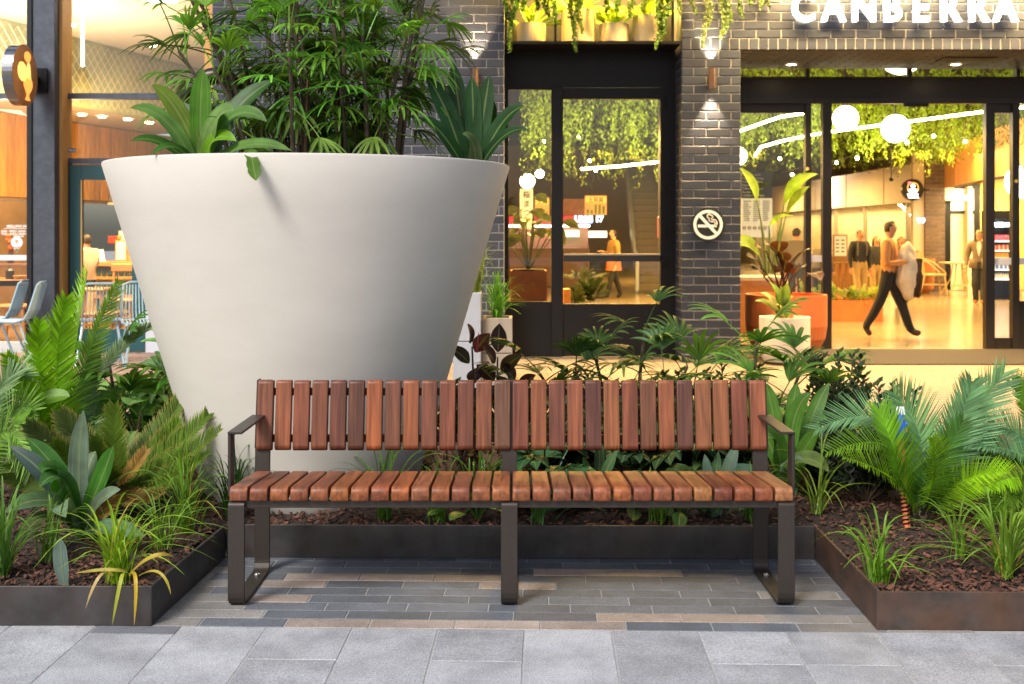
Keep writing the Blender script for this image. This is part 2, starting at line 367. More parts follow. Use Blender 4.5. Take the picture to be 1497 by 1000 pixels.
# -- narrow pavers under the bench
pb = MB(); pb.add([(*rp(-9,.0), -.0026),(*rp(9,.0), -.0026),(*rp(9,6.0), -.0026),(*rp(-9,6.0), -.0026)], [(0,1,2,3)])
path = tag(pb.build('path', GROUT, origin=(0,4.6,-.0026)), kind='structure')
RW = .0925
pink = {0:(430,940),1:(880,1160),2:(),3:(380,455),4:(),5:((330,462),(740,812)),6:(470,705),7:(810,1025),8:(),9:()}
for r in range(11):
    v0 = r*RW; off = [.10,.0,.21,.13,.03,.16,.28,.07,.19,.04,.24][r]
    for k in range(-6, 7):
        u0 = k*PW+off; 
        if u0+PW < -1.45 or u0 > 1.45: continue
        x, y = rp(u0+PW/2, v0+RW/2); px = PX+x*F/y
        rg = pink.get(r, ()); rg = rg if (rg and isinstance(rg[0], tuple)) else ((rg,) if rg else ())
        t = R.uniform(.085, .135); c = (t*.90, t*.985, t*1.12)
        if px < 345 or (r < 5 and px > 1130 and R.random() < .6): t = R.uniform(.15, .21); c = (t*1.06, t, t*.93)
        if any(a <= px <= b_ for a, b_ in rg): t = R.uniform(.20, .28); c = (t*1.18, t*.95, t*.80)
        put_slab('paver', path, u0, u0+PW, v0, v0+RW, c)
# -- paving behind the beds, up to the building: rows of pale pavers, joined (a few pixels each)
fp = MB(); fp.add([(-16,7.6,-.0065),(16,7.6,-.0065),(16,14.3,-.0065),(-16,14.3,-.0065)], [(0,1,2,3)])
fore = tag(fp.build('forecourt', M('forecourt_grout', (.17,.13,.092), .9, 0, 20, .2), origin=(0,10,-.0065)), kind='structure')
PALE = M('pale_paver', (.20,.152,.105), .7, 0, 6, .10, .05, 120, isl=.10)
RED = M('red_brown_paver', (.27,.185,.15), .75, 0, 12, .15, .05, 120, isl=.18)
tp = MB(); tr = MB(); y = 7.65; row = 0
while y < 14.0:
    x = -7.6-(.15 if row % 2 else 0)
    while x < 9.5:
        ln = .30 if x < 2.2 else .9
        b = tr if x < -1.2 else tp
        if not (3.62 < x+ln/2 < 9 and y > 12.2): b.box(x+.003, x+ln-.003, y+.003, y+.147, -.03, 0)
        x += ln
    y += .15; row += 1
tag(tp.build('pale_pavers', PALE, fore, origin=(4,10,0)), kind='stuff'); tag(tr.build('reddish_pavers', RED, fore, origin=(-4,10,0)), kind='stuff')

# ------------------------------------------------------------------ steel edged garden bed
LF, LB, RB, RF = (-1.282,4.139), (-1.233,5.01), (1.297,4.98), (1.285,4.096)
def edge_strip(name, a, b, h, lab, mat, t=.012):
    a, b = Vector(a), Vector(b); d = (b-a).normalized(); n = Vector((-d.y, d.x))*t
    m = MB(); vs_ = []
    q = [a, b, b+n, a+n]
    m.add([(p.x, p.y, 0.0) for p in q]+[(p.x, p.y, h) for p in q], [(0,3,2,1),(4,5,6,7),(0,1,5,4),(1,2,6,5),(2,3,7,6),(3,0,4,7)])
    o = m.build(name, mat); bev = o.modifiers.new('b', 'BEVEL'); bev.width = .002; bev.segments = 1
    return tag(o, lab, 'garden edging')
KH = .141
edge_strip('steel_edging', (-3.6,4.137), (-1.283,4.139), KH, 'dark steel edging along the front of the left garden bed', EDGE)
edge_strip('steel_edging', LF, LB, KH, 'dark steel edging running back beside the left leg of the bench', EDGE)
edge_strip('steel_edging', (LB[0]+.001, LB[1]+.002), RB, KH, 'long dark steel edging standing behind the bench legs', EDGE)
edge_strip('steel_edging', (RB[0]+.001, RB[1]-.002), RF, KH, 'rust tinged steel edging running back beside the right leg of the bench', EDGER)
edge_strip('steel_edging', (RF[0]+.002, RF[1]), (3.6,4.06), KH-.006, 'rust stained steel edging along the front of the right garden bed', EDGER)
edge_strip('steel_edging', (3.6,7.55), (-3.6,7.55), .06, 'low steel edging at the back of the garden bed before the forecourt', EDGE)
# soil and mulch
def bed_h(x, y):
    return .098+.018*noise.noise((x*1.7, y*1.7, 3.1))+.012*noise.noise((x*6, y*6, 1.2))+ (.05*min(1, max(0, (y-4.9)/1.2)) if -1.28 < x < 1.3 else .04*min(1, max(0, (y-4.3)/1.2)))
def in_bed(x, y):
    if y > 7.5 or abs(x) > 3.55: return False
    if x < -1.27: 
        if y < 4.165: return False
        return x < -1.295+.056*(y-4.14)/.87 - .012 or y > 5.03
    if x > 1.30: return y > 4.11
    return y > 5.035
sm = MB(); NX, NY = 120, 70; idx = {}
for i in range(NX+1):
    for j in range(NY+1):
        x = -3.58+7.16*i/NX; y = 4.12+3.42*j/NY; idx[i, j] = (x, y, bed_h(x, y)-.012)
fl = []; vmap = {}; vl = []
def vid(k):
    if k not in vmap: vmap[k] = len(vl); vl.append(idx[k])
    return vmap[k]
for i in range(NX):
    for j in range(NY):
        if all(in_bed(idx[a][0], idx[a][1]) for a in ((i,j),(i+1,j),(i+1,j+1),(i,j+1))): fl.append(tuple(vid(a) for a in ((i,j),(i+1,j),(i+1,j+1),(i,j+1))))
sm.add(vl, fl); bed = tag(sm.build('soil', SOIL, origin=(0,5.8,0), smooth=True), kind='structure')
ch = MB()
def chip(x, y, s):
    z = bed_h(x, y); a = R.uniform(0, PI); t = R.uniform(-.45, .45); l = s*R.uniform(.5, 1.5); wd = s*R.uniform(.22, .5); th = s*.14
    q = Matrix.Rotation(a, 3, 'Z') @ Matrix.Rotation(t, 3, 'X') @ Matrix.Rotation(R.uniform(-.5,.5), 3, 'Y')
    vs_ = [q @ Vector(p)+Vector((x, y, z+R.uniform(-.006,.006))) for p in ((-l,-wd*.6,0),(0,-wd,th),(l,-wd*.3,0),(l*.8,wd*.5,0),(0,wd,th*.6),(-l*.9,wd*.5,0),(0,0,th*1.8))]
    ch.add(vs_, [(0,1,6),(1,2,6),(2,3,6),(3,4,6),(4,5,6),(5,0,6)])
n = 0
while n < 15000:
    y = 4.12+3.2*R.random()**1.9; x = R.uniform(-2.6, 3.2)
    if in_bed(x, y): chip(x, y, .017 if y < 5.9 else .028); n += 1
tag(ch.build('bark_mulch', MULCH, origin=(0,5.8,.1)), None, None, kind='stuff')

# ================================================================== THE BUILDING
CO, BL = .0934, .268      # brick course and length
def brick_mesh(L, D, Hh, name='brick'):
    b = MB().cbox(-L/2, L/2, 0, D, -Hh/2, Hh/2, .004); me = bpy.data.meshes.new(name); me.from_pydata(b.v, [], b.f); me.materials.append(BRICK); me.update(); return me
BM = {}
def brick(parent, x0, x1, yf, zc, h=CO-.011, yaw=0, at=None, cap=None):
    L = round(x1-x0-.011, 3); key = (L, round(h, 3))
    if key not in BM: BM[key] = brick_mesh(L, .05, h)
    c = R.choice(((.020,.026,.043),(.016,.021,.035),(.026,.031,.048),(.018,.022,.034)))
    if yaw: o = place('brick', BM[key], parent, at, (0,0,yaw), color=jit(c, .14))
    else: o = place('brick', BM[key], parent, ((x0+x1)/2, yf+R.uniform(-.0025,.0015), zc), color=jit(c, .14))
    return o
def course_x(x0, x1, off):
    """brick ends between x0 and x1 in a running bond"""
    xs = [x0]; x = x0+(BL/2 if off else BL)
    while x < x1-.03: xs.append(x); x += BL
    xs.append(x1); return list(zip(xs[:-1], xs[1:]))
Z0 = 3.363   # underside of the brick frieze
# left wall, behind the pot
WX0, WX1 = XP(310, FY), XP(737, FY)
wb = MB().box(WX0, WX1, FY+.007, FY+.75, -.03, 6.5)
wl = tag(wb.build('brick_wall', MORT, origin=((WX0+WX1)/2, FY, 0)), 'wide charcoal brick wall behind the big pot', 'wall')
rest = MB(); nb = 0
for r in range(0, 70):
    zc = r*CO+CO/2
    for i, (a, b) in enumerate(course_x(WX0, WX1, r % 2)):
        inview = zc > 1.5 and zc < 4.05
        if inview and nb < 298: brick(wl, a, b, FY, zc); nb += 1
        else: rest.cbox(a+.0055, b-.0055, FY, FY+.05, zc-CO/2+.0055, zc+CO/2-.0055, .004)
tag(rest.build('bricks', M('charcoal_brick_joined', (.021,.025,.038), .55, 0, 28, .22, .25, 90, isl=.2), wl), kind='stuff')
BRJ = MATS['charcoal_brick_joined']
# right pier
PX0, PX1, PYB = 1.822, 2.462, 14.5
pbm = MB().box(PX0+.007, PX1-.007, FY+.007, PYB, -.03, Z0)
pier = tag(pbm.build('brick_pier', MORT, origin=((PX0+PX1)/2, FY, 0)), 'charcoal brick pier between the black door and the wide entrance', 'pillar')
restp = MB(); nb = 0; nr = int(Z0/CO)
ch_ = Z0/nr
for r in range(nr):
    zc = r*ch_+ch_/2
    cuts = [(PX0, PX0+BL*.5), (PX0+BL*.5, PX0+BL*1.5), (PX0+BL*1.5, PX1)] if r % 2 else [(PX0, PX0+BL), (PX0+BL, PX0+2*BL), (PX0+2*BL, PX1)]
    for a, b in cuts: brick(pier, a, b, FY, zc, ch_-.011); nb += 1
    y = FY+.05+(BL*.25 if r % 2 else .0); 
    y0 = FY+.056
    k = 0
    while y0 < PYB-.02:
        y1 = min(PYB, (y0+(BL/2 if (k == 0 and r % 2) else BL)))
        if y0 < FY+.6 and nb < 296: brick(pier, y0, y1, 0, 0, ch_-.011, -PI/2, (PX0, (y0+y1)/2, zc)); nb += 1
        else: restp.cbox(PX0, PX0+.05, y0+.0055, y1-.0055, zc-ch_/2+.0055, zc+ch_/2-.0055, .004)
        restp.cbox(PX1-.05, PX1, y0+.0055, y1-.0055, zc-ch_/2+.0055, zc+ch_/2-.0055, .004)
        y0 = y1; k += 1
tag(restp.build('bricks', BRJ, pier), kind='stuff')
# frieze over the entrance: soldier course, running courses above, brick soffit underneath
GX1 = 9.2
DPX = XP(985, FY)
EY = 14.0
fb = MB().box(PX0+.007, GX1, FY+.007, FY+.8, Z0+.007, 6.5); fb.box(PX1+.3, GX1, FY+.8, EY-.05, Z0+.012, 3.9)
fz = tag(fb.build('brick_frieze', MORT, origin=(4, FY, Z0)), 'long brick frieze above the entrance carrying white letters', 'wall')
nb = 0; restf = MB(); SH = .128; x = PX0
while x < GX1-.11:
    if x < 6.1: brick(fz, x, x+.104, FY, Z0+SH/2, SH-.010); nb += 1
    else: restf.cbox(x+.005, x+.099, FY, FY+.05, Z0+.005, Z0+SH-.005, .004)
    x += .104
for r in range(33):
    zc = Z0+SH+r*CO+CO/2
    for a, b in course_x(PX0, GX1, r % 2):
        if r < 6 and b < 6.2 and nb < 292: brick(fz, a, b, FY, zc); nb += 1
        else: restf.cbox(a+.0055, b-.0055, FY, FY+.05, zc-CO/2+.0055, zc+CO/2-.0055, .004)
y = FY+.055; r = 0
while y < EY-.1:      # soffit, bricks on edge
    x = PX0+.66+(.134 if r % 2 else 0)
    while x < GX1-.2: restf.cbox(x+.0055, x+BL-.0055, y+.005, y+.088, Z0, Z0+.05, .004); x += BL
    y += CO; r += 1
tag(restf.build('bricks', BRJ, fz), kind='stuff')

# white letters
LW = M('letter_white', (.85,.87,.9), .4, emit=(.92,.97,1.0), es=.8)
lt = thing('sign_lettering', 'large white raised capital letters spelling CANBERRA on the brick frieze', 'sign', (XP(1322, FY), FY-.08, ZP(30, FY)))
for ch1, px in zip('CANBERRA', (1155, 1197, 1243, 1289, 1332, 1372, 1413, 1447)):
    me = text_mesh(ch1, .42, .03, .010); me.materials.clear(); me.materials.append(LW)
    for p in me.polygons: p.material_index = 0
    xs = [v.co.x for v in me.vertices]; zs = [v.co.y for v in me.vertices]
    for v in me.vertices: v.co.x = min(xs)+(v.co.x-min(xs))*.86
    o = place('letter', me, lt, (XP(px, FY)-min(xs), FY-.075, ZP(30, FY-.1)-min(zs)*0), (PI/2,0,0))

# wall sconces
def sconce(px, lab):
    x = XP(px, FY); zt, zb = ZP(101, FY), ZP(131, FY)
    t = thing('wall_sconce', lab, 'wall lamp', (x, FY-.1, zb))
    b = MB(); b.lathe([(.0,.035),(.036,.035),(.040,.03),(.040,.0),(.036,-.004),(.040,.0)][:4], 16, (x, FY-.09, zb)); 
    b = MB(); b.lathe([(.028,0.02),(.042,0.0),(.042,zt-zb),(.028,zt-zb-.02)], 16, (x, FY-.09, zb))
    b.build('shade', M('bronze_tube', (.10,.062,.045), .35, .6), t, smooth=False)
    MB().box(x-.025, x+.025, FY-.05, FY+.002, zb+.07, zt-.07).build('bracket', BLACK, t)
    em = M('sconce_bulb', (1,.8,.5), .5, emit=(1,.74,.42), es=14)
    for zz in (zb+.025, zt-.025): MB().lathe([(.0,zz),(.030,zz+.001)], 12, (x, FY-.09, 0)).build('bulb', em, t)
    for zz, s in ((zt+.005, 1), (zb-.005, -1)):
        l = lamp('sconce_light', 'SPOT', (x, FY-.075, zz), 90, (1,.70,.40), .02, (x, FY-.022, zz+s), angle=math.radians(62), blend=.45); l.parent = t; l.location = Vector((x, FY-.075, zz))-wloc(t)
sconce(694, 'bronze wall sconce glowing up and down on the wall beside the pot plants')
sconce(1039, 'bronze wall sconce glowing up and down on the brick pier')

# no smoking sign
def nosmoke():
    x, z, r = XP(1034.5, FY), ZP(328.5, FY), .181
    t = thing('no_smoking_sign', 'round black and white no smoking sign on the brick pier', 'sign', (x, FY-.03, z))
    fn = lambda u, v, d: (x+u*r, FY-.012-d, z+v*r)
    n = 40; circ = lambda q: [(q*math.cos(2*PI*i/n), q*math.sin(2*PI*i/n)) for i in range(n)]
    MB().prism(circ(1.0), fn, 0, .014).build('disc', M('gloss_black', (.015,.017,.016), .12, coat=.6), t)
    wm = M('sign_white', (.82,.82,.82), .4); b = MB()
    a, c = circ(.87), circ(.70)
    for i in range(n):
        j = (i+1) % n; b.prism([a[i], a[j], c[j], c[i]], fn, .013, .017)
    b.build('ring', wm, t)
    q = .085; MB().prism([(-.52-q*.7,.50-q*.0),(-.52+q,.50+q*1.2),(.54+q*.7,-.52+q*.0),(.54-q,-.52-q*1.2)], fn, .013, .0185).build('bar', wm, t)
    b = MB(); b.prism([(-.60,-.16),(.37,-.16),(.37,.0),(-.60,.0)], fn, .013, .0165)
    for u in (.40, .47): b.prism([(u,-.16),(u+.04,-.16),(u+.04,.0),(u,.0)], fn, .013, .0165)
    b.build('cigarette', wm, t)
    b = MB()
    for pts in (((.42,.03),(.41,.14),(.33,.18),(.14,.19),(.06,.24),(.07,.36),(-.04,.44),(-.03,.58),(.10,.66)), ((.53,.03),(.52,.18),(.44,.28),(.22,.30),(.21,.37),(.29,.44),(.25,.54),(.12,.58))):
        for (u0,v0),(u1,v1) in zip(pts[:-1], pts[1:]):
            d = Vector((u1-u0, v1-v0)); d.normalize(); nn = Vector((-d.y, d.x))*.035; e = d*.02
            b.prism([(u0-e.x+nn.x,v0-e.y+nn.y),(u1+e.x+nn.x,v1+e.y+nn.y),(u1+e.x-nn.x,v1+e.y-nn.y),(u0-e.x-nn.x,v0-e.y-nn.y)], fn, .013, .0165)
    b.build('smoke', wm, t)
nosmoke()

# black steel door bay
DY = 13.0
dx = lambda px: XP(px, DY); dz = lambda py: ZP(py, DY)
JL, JR = WX1, PX0
bay = thing('steel_door', 'black steel framed glass door with side light between brick walls', 'door', (.9, DY, 0))
MB().box(JL, dx(743), DY-.03, DY+.12, 0, dz(75)).build('jamb', BLACK, bay)
MB().box(dx(965), JR, DY-.03, DY+.12, 0, dz(128)).build('jamb', BLACK, bay)
MB().box(dx(743), JR, DY-.02, DY+.12, dz(128), dz(75)).build('head_panel', BLACK, bay)
MB().cbox(dx(806), dx(823), DY-.05, DY+.10, 0, dz(128), .004).build('mullion', BLACK, bay)
# side light
MB().box(dx(743), dx(806), DY-.01, DY+.06, .0, dz(441)).build('kick_panel', BLACK, bay)
MB().box(dx(743), dx(806), DY-.01, DY+.06, dz(131), dz(128)).build('frame_head', BLACK, bay)
MB().box(dx(743), dx(806), DY+.02, DY+.03, dz(441), dz(131)).build('pane', GLASS, bay)
# leaf
dl = MB().box(dx(823), dx(965), DY-.03, DY+.05, 0.02, dz(444)); 
dl.build('kick_panel', BLACK, bay)
MB().box(dx(823), dx(965), DY-.03, DY+.05, dz(145), dz(129)).build('top_rail', BLACK, bay)
MB().box(dx(823), dx(965), DY+.01, DY+.02, dz(444), dz(145)).build('pane', GLASS, bay)
pbq = MB().cbox(dx(824), dx(964), DY-.09, DY-.05, dz(382), dz(373), .006); pbo = pbq.build('push_bar', M('bar_black', (.03,.03,.03), .3, .4), bay)
MB().cbox(dx(824), dx(964), DY-.092, DY-.048, dz(373), dz(370.5), .002).build('strip', M('brushed_brass', (.55,.42,.26), .35, .8), pbo)
for py in (150, 160, 283, 345, 392): 
    MB().tube([(dx(971), DY-.045, dz(py)), (dx(971), DY-.045, dz(py-11))], .012, 8).build('hinge', BLACK, bay)
MB().box(dx(743), JR, DY-.16, DY-.03, 0, .015).build('threshold', M('threshold_metal', (.30,.26,.2), .4, .8), bay)
# planter shelf over the door
shy = FY-.02
sh = thing('planter_shelf', 'black steel shelf over the door holding lit pot plants', 'shelf', (.9, FY, ZP(62, FY)))
MB().box(JL+.004, JR-.004, shy, DY+.1, ZP(64.5, FY), ZP(60.5, FY)).build('shelf_board', BLACK, sh)
MB().box(JL+.004, JR-.004, DY+.1, DY+.16, ZP(64.5, FY), 5.2).build('back_panel', M('dark_panel', (.022,.02,.016), .6), sh)
for px in (739.5, 812, 984): MB().box(XP(px, FY)-.012, XP(px, FY)+.012, FY+.02, FY+.06, ZP(60.5, FY), 5.2).build('upright', BLACK, sh)
MB().box(JL+.004, JR-.004, FY-.02, DY+.16, 5.2, 5.3).build('top_board', BLACK, sh)
lamp('niche_light', 'AREA', (.87, FY-.25, 5.0), 230, (1,.62,.13), 1.6, (.87, FY+.25, 3.4), .12)
MB().box(.1, 1.7, FY-.31, FY-.19, 5.03, 5.08).build('fixture', BLACK, sh)

# entrance glazing
ex = lambda px: XP(px, EY); ez = lambda py: ZP(py, EY)
DK = M('bronze_frame', (.018,.013,.009), .42, .1, spec=.35)
en = thing('entrance_glazing', 'wide glazed shopping centre entrance with open sliding doors and dark bronze frames', 'entrance', (6, EY, 0))
ztop = Z0+.02
MB().box(PX1, GX1, EY, EY+.25, ez(149), ez(116)).build('beam', DK, en)
MB().box(PX1, GX1, EY-.03, EY+.1, ez(116), ez(112.5)).build('transom', DK, en)
MB().box(PX1, GX1, EY-.06, EY+.02, ez(152), ez(144)).build('door_track', DK, en)
MB().box(ex(1318), ex(1354), EY-.09, EY-.055, ez(157), ez(152)).build('sensor', BLACK, en)
for px in (1181, 1331, 1489): MB().box(ex(px)-.022, ex(px)+.022, EY, EY+.08, ez(112.5), Z0+.4).build('mullion', DK, en)
MB().box(PX1, GX1, EY+.03, EY+.04, ez(112.5), Z0+.4).build('pane', GLASS, en)
zb = 0.0
for a, b in ((1177,1185),(1202,1215),(1440,1453),(1479,1489)): MB().box(ex(a), ex(b), EY-.03, EY+.07, zb, ez(149)).build('mullion', DK, en)
MB().box(PX1, ex(1177), EY, EY+.06, zb, .05).build('sill', DK, en); MB().box(PX1, ex(1177), EY+.02, EY+.03, .05, ez(165)).build('pane', GLASS, en)
MB().box(PX1, ex(1177), EY, EY+.06, ez(165), ez(152)).build('frame_head', DK, en)
MB().box(ex(1185), ex(1202), EY, EY+.06, zb, .05).build('sill', DK, en); MB().box(ex(1185), ex(1202), EY+.02, EY+.03, .05, ez(152)).build('pane', GLASS, en)
MB().box(ex(1453), ex(1479), EY, EY+.06, zb, ez(494)).build('sill', DK, en); MB().box(ex(1453), ex(1479), EY+.02, EY+.03, ez(494), ez(165)).build('pane', GLASS, en); MB().box(ex(1453), ex(1479), EY, EY+.06, ez(165), ez(152)).build('frame_head', DK, en)
MB().box(ex(1489), GX1, EY, EY+.06, zb, ez(440)).build('kick_panel', DK, en); MB().box(ex(1489), GX1, EY+.02, EY+.03, ez(440), ez(152)).build('pane', GLASS, en)
FR = M('frosted_band', (.85,.83,.78), .6)
MB().box(ex(1453), ex(1479), EY+.012, EY+.016, ez(387), ez(377)).build('safety_band', FR, en); MB().box(ex(1489), GX1, EY+.012, EY+.016, ez(387), ez(377)).build('safety_band', FR, en)
MB().box(ex(1185), ex(1202), EY+.012, EY+.016, ez(383), ez(373)).build('safety_band', FR, en); 
gd = M('gold_dot', (.6,.45,.08), .4)
for px, py in ((1179,247),(1484,265)): MB().lathe([(0,0),(.022,.001)], 12).add([], []).build('dot', gd, en, origin=(0,0,0)).location = Vector((ex(px), EY-.034, ez(py)))-wloc(en)
for o in en.children:
    if o.name.startswith('dot'): o.rotation_euler = (PI/2,0,0)
# soffit downlights and vent
DLE = M('downlight_glow', (1,.9,.7), .5, emit=(1,.78,.48), es=30)
for px, lab in ((1157,'small round downlight in the brick soffit near the pier'),(1397,'small round downlight in the brick soffit near the dark vent')):
    Yd = 13.45; x = XP(px, Yd)
    t = thing('downlight', lab, 'ceiling light', (x, Yd, Z0))
    MB().lathe([(.075,-.0),(.075,-.02),(.055,-.022),(.055,-.005)], 20, (x, Yd, Z0)).build('trim', M('trim_white', (.7,.68,.62), .4), t)
    MB().lathe([(.0,-.008),(.055,-.0081)], 16, (x, Yd, Z0)).build('lens', DLE, t)
    lamp('downlight_beam', 'SPOT', (x, Yd, Z0-.03), 150, (1,.76,.50), .05, (x, Yd-.5, 0), angle=math.radians(110), blend=.8)
t = MB().box(XP(1376,13.1), XP(1452,13.1), 12.98, 13.3, Z0-.012, Z0-.002); to = t.build('soffit_vent', BLACK); tag(to, 'flat black rectangular vent in the brick soffit', 'vent')
# lamp washing the frieze from above
wf = MB().box(2.0, 8.5, FY-.62, FY-.5, 4.55, 4.62); tag(wf.build('wash_light', BLACK), 'black linear wash light above the sign letters', 'wall lamp')
lamp('frieze_wash', 'AREA', (5.2, FY-.56, 4.53), 560, (1,.66,.28), 6.4, (5.2, FY-.05, 3.6), .08)
# entrance mat
mt = MB().cbox(3.60, 8.2, 12.28, 13.86, .0, .014, .004); tag(mt.build('door_mat', M('coir_mat', (.022,.016,.011), .95, 0, 70, .35, .5, 120, ns2=6, na2=.15)), 'long flat brown mat before the sliding doors', 'mat')
# unseen roof over the forecourt, added to keep daylight off the brick facade
tag(MB().box(-1.2, 14, 6.6, FY-.9, 5.3, 5.6).build('added_canopy', M('added_canopy_soffit', (.25,.21,.17), .8)), 'unseen flat roof added to shade the forecourt in front of the brick frieze', 'added_canopy')
# upper facade over the shop and rest of the building
ub = MB().box(-12, WX0-.01, 13.4, 13.8, 4.6, 6.5); tag(ub.build('upper_facade', M('dark_fascia', (.03,.03,.033), .5)), 'dark fascia above the glazed shop front', 'facade')
# ================================================================== MALL INTERIOR
WARM = (1, .57, .15)
FLOOR = M('polished_stone', (.27,.215,.145), .2, 0, 2.2, .30, .05, 5, stretch=(.5,2.2,1), ns2=14, na2=.18)
PLAS = M('plaster', (.62,.55,.46), .8, 0, 2, .08)
DARKC = M('dark_ceiling', (.035,.03,.025), .8)
fm = MB().add([(-.7,14.0,-.002),(16,14.0,-.002),(16,56,-.002),(-.7,56,-.002)], [(0,1,2,3)]); fm.add([(-.7,13.06,-.002),(PX0,13.06,-.002),(PX0,14.0,-.002),(-.7,14.0,-.002)], [(0,1,2,3)])
tag(fm.build('floor', FLOOR, origin=(5,20,-.002)), kind='structure')
tag(MB().box(-.9,16,13.3,56,5.6,5.8).build('ceiling', DARKC), kind='structure')
tag(MB().box(-13,16,13.2,56,6.5,6.7).build('roof', DARKC), kind='structure')
tag(MB().box(-.9,-.7,13.26,56,0,5.6).build('wall', PLAS), kind='structure')
tag(MB().box(15.8,16,14,56,0,5.6).build('wall', PLAS), kind='structure')
tag(MB().box(-.9,16,56,56.2,0,5.6).build('wall', M('end_wall', (.45,.36,.25), .8)), kind='structure')

# ceiling greenery
def strand(b, p, L, s, n, spread=.06):
    sway = Vector((R.uniform(-.12,.12), R.uniform(-.12,.12), 0))
    for i in range(n):
        t = R.random(); c = Vector(p)+Vector((0,0,-L*t))+sway*t+Vector((R.gauss(0,spread), R.gauss(0,spread), 0))
        d = Vector((R.gauss(0,.5), R.gauss(0,.5), -1+R.gauss(0,.3))).normalized()*s*R.uniform(.7,1.6)
        e = d.cross(Vector((R.gauss(0,1), R.gauss(0,1), R.gauss(0,1)))).normalized()*s*.22
        b.add([c-e*.4, c+d*.5-e, c+d, c+d*.5+e], [(0,1,2,3)])
cf = MB()
for i in range(2100):
    x, y = R.uniform(.2, 13), R.uniform(17.4, 27)
    k = noise.noise((x*.5, y*.5, .3))
    zt = R.uniform(3.3, 4.9); L = R.uniform(.35, 1.5)*(1+.7*k)
    zmin = (2.55 if x > 3.4 else 2.15)+.6*k+.012*(y-16)+R.uniform(0,.35)
    if zt-L < zmin: L = max(.2, zt-zmin)
    strand(cf, (x, y, zt), L, .060, 38, .032)
fo = tag(cf.build('ceiling_greenery', LEAFM, origin=(6,20,3), color=(.115,.165,.016)), kind='stuff')
# glowing light lines
LL = M('light_line', (1,.9,.6), .5, emit=(1,.80,.42), es=16)
def light_line(pts, lab, r=.03):
    P = [W(*p) for p in pts]; Q = []
    for a, b in zip(P[:-1], P[1:]): Q += [a+(b-a)*t for t in (0,.25,.5,.75)]
    Q.append(P[-1]); t = MB().tube(Q, r*.6, 6).build('light_line', LL); tag(t, lab, 'light strip')
light_line([(1104,228,17.2),(1112,215,17.4),(1140,207,17.6),(1182,198,17.6),(1218,192,17.5),(1265,186,17.2),(1311,180,16.9),(1380,171,16.5),(1440,163,16.2),(1497,157,16)], 'long glowing light line curving through the hanging greenery above the doors')
light_line([(1070,196,17.5),(1100,185,17.4),(1140,171,17.2),(1180,165,17)], 'short glowing light line in the greenery beside the pier')
light_line([(850,247,19),(905,243,18.6),(950,238,18.2),(1010,232,18)], 'glowing light line seen through the black door')
# globes
GL = M('globe_glow', (1,.95,.85), .4, emit=(1,.86,.60), es=5.5)
def globe(px, py, rp_, Y, lab):
    c = W(px, py, Y); r = rp_*Y/F
    t = thing('globe_pendant', lab, 'pendant lamp', c, 'white globe pendants in the mall')
    MB().sphere(c, r, 24, 14).build('globe', GL, t, smooth=True)
    MB().tube([c+Vector((0,0,r*.97)), c+Vector((0,0,r*1.06))], r*.28, 10).build('cap', BLACK, t)
    MB().tube([c+Vector((0,0,r)), (c.x, c.y, 5.6)], .008, 5).build('cord', BLACK, t)
globe(1236,173,18.5,17.0,'white globe pendant left of the lower one in the sliding door opening')
globe(1309,188,20.5,16.2,'lower white globe pendant in the middle of the sliding door opening')
globe(1318,76,33,14.9,'largest white globe pendant, seen through the transom above the doors')
globe(1494,266,24,20,'white globe pendant at the right edge behind the glass')
globe(1078,228,14,19,'white globe pendant half hidden behind the brick pier')
globe(771,265,11,22,'larger white globe pendant seen through the side light of the black door')
globe(789,254,6.5,24,'small white globe pendant beside a larger one seen through the side light')
sp = MB()
for (px, py, Y, lb) in ((1253,231,20,'below the left globe pendant'),(1326,208,19,'just right of the middle globe pendant'),(1411,207,20,'near the right sliding door frame'),(1223,238,24,'beside the left edge of the open doorway'),(1140,232,22,'in the middle of the left entrance pane'),(1158,255,24,'low in the left entrance pane'),(846,200,22,'high in the black door pane'),(871,249,23,'lowest in the black door pane'),(862,235,24,'in the middle of the black door pane'),(795,207,22,'in the side light of the black door'),(1365,199,20,'between the middle globe and the right frame')):
    c = W(px, py, Y); o = MB().sphere(c, .030, 10, 7).build('spot_lamp', M('spot_glow', (1,.9,.6), .5, emit=(1,.82,.48), es=22)); tag(o, 'tiny glowing spot lamp '+lb, 'spotlight', 'small spot lamps in the ceiling greenery')
# interior light (the lit ceiling lamps of the mall)
for (x, y, e, sx) in ((1.2,16.5,260,2.0),(5,16.3,170,3.2),(9,17.5,140,3),(3,23,290,4),(9,23,300,4),(6,33,360,5),(10,41,260,5)):
    lamp('mall_light', 'AREA', (x, y, 2.75 if y < 20 else 3.0), e, WARM, sx, (x, y, 0), 1.6)
for (x, y, e) in ((1.2,18.5,170),(5.5,19.5,230),(9,20.5,170)):      # uplight into the greenery
    lamp('greenery_uplight', 'AREA', (x, y, 2.45), e, (1,.80,.34), 3, (x, y+.5, 6), 2)

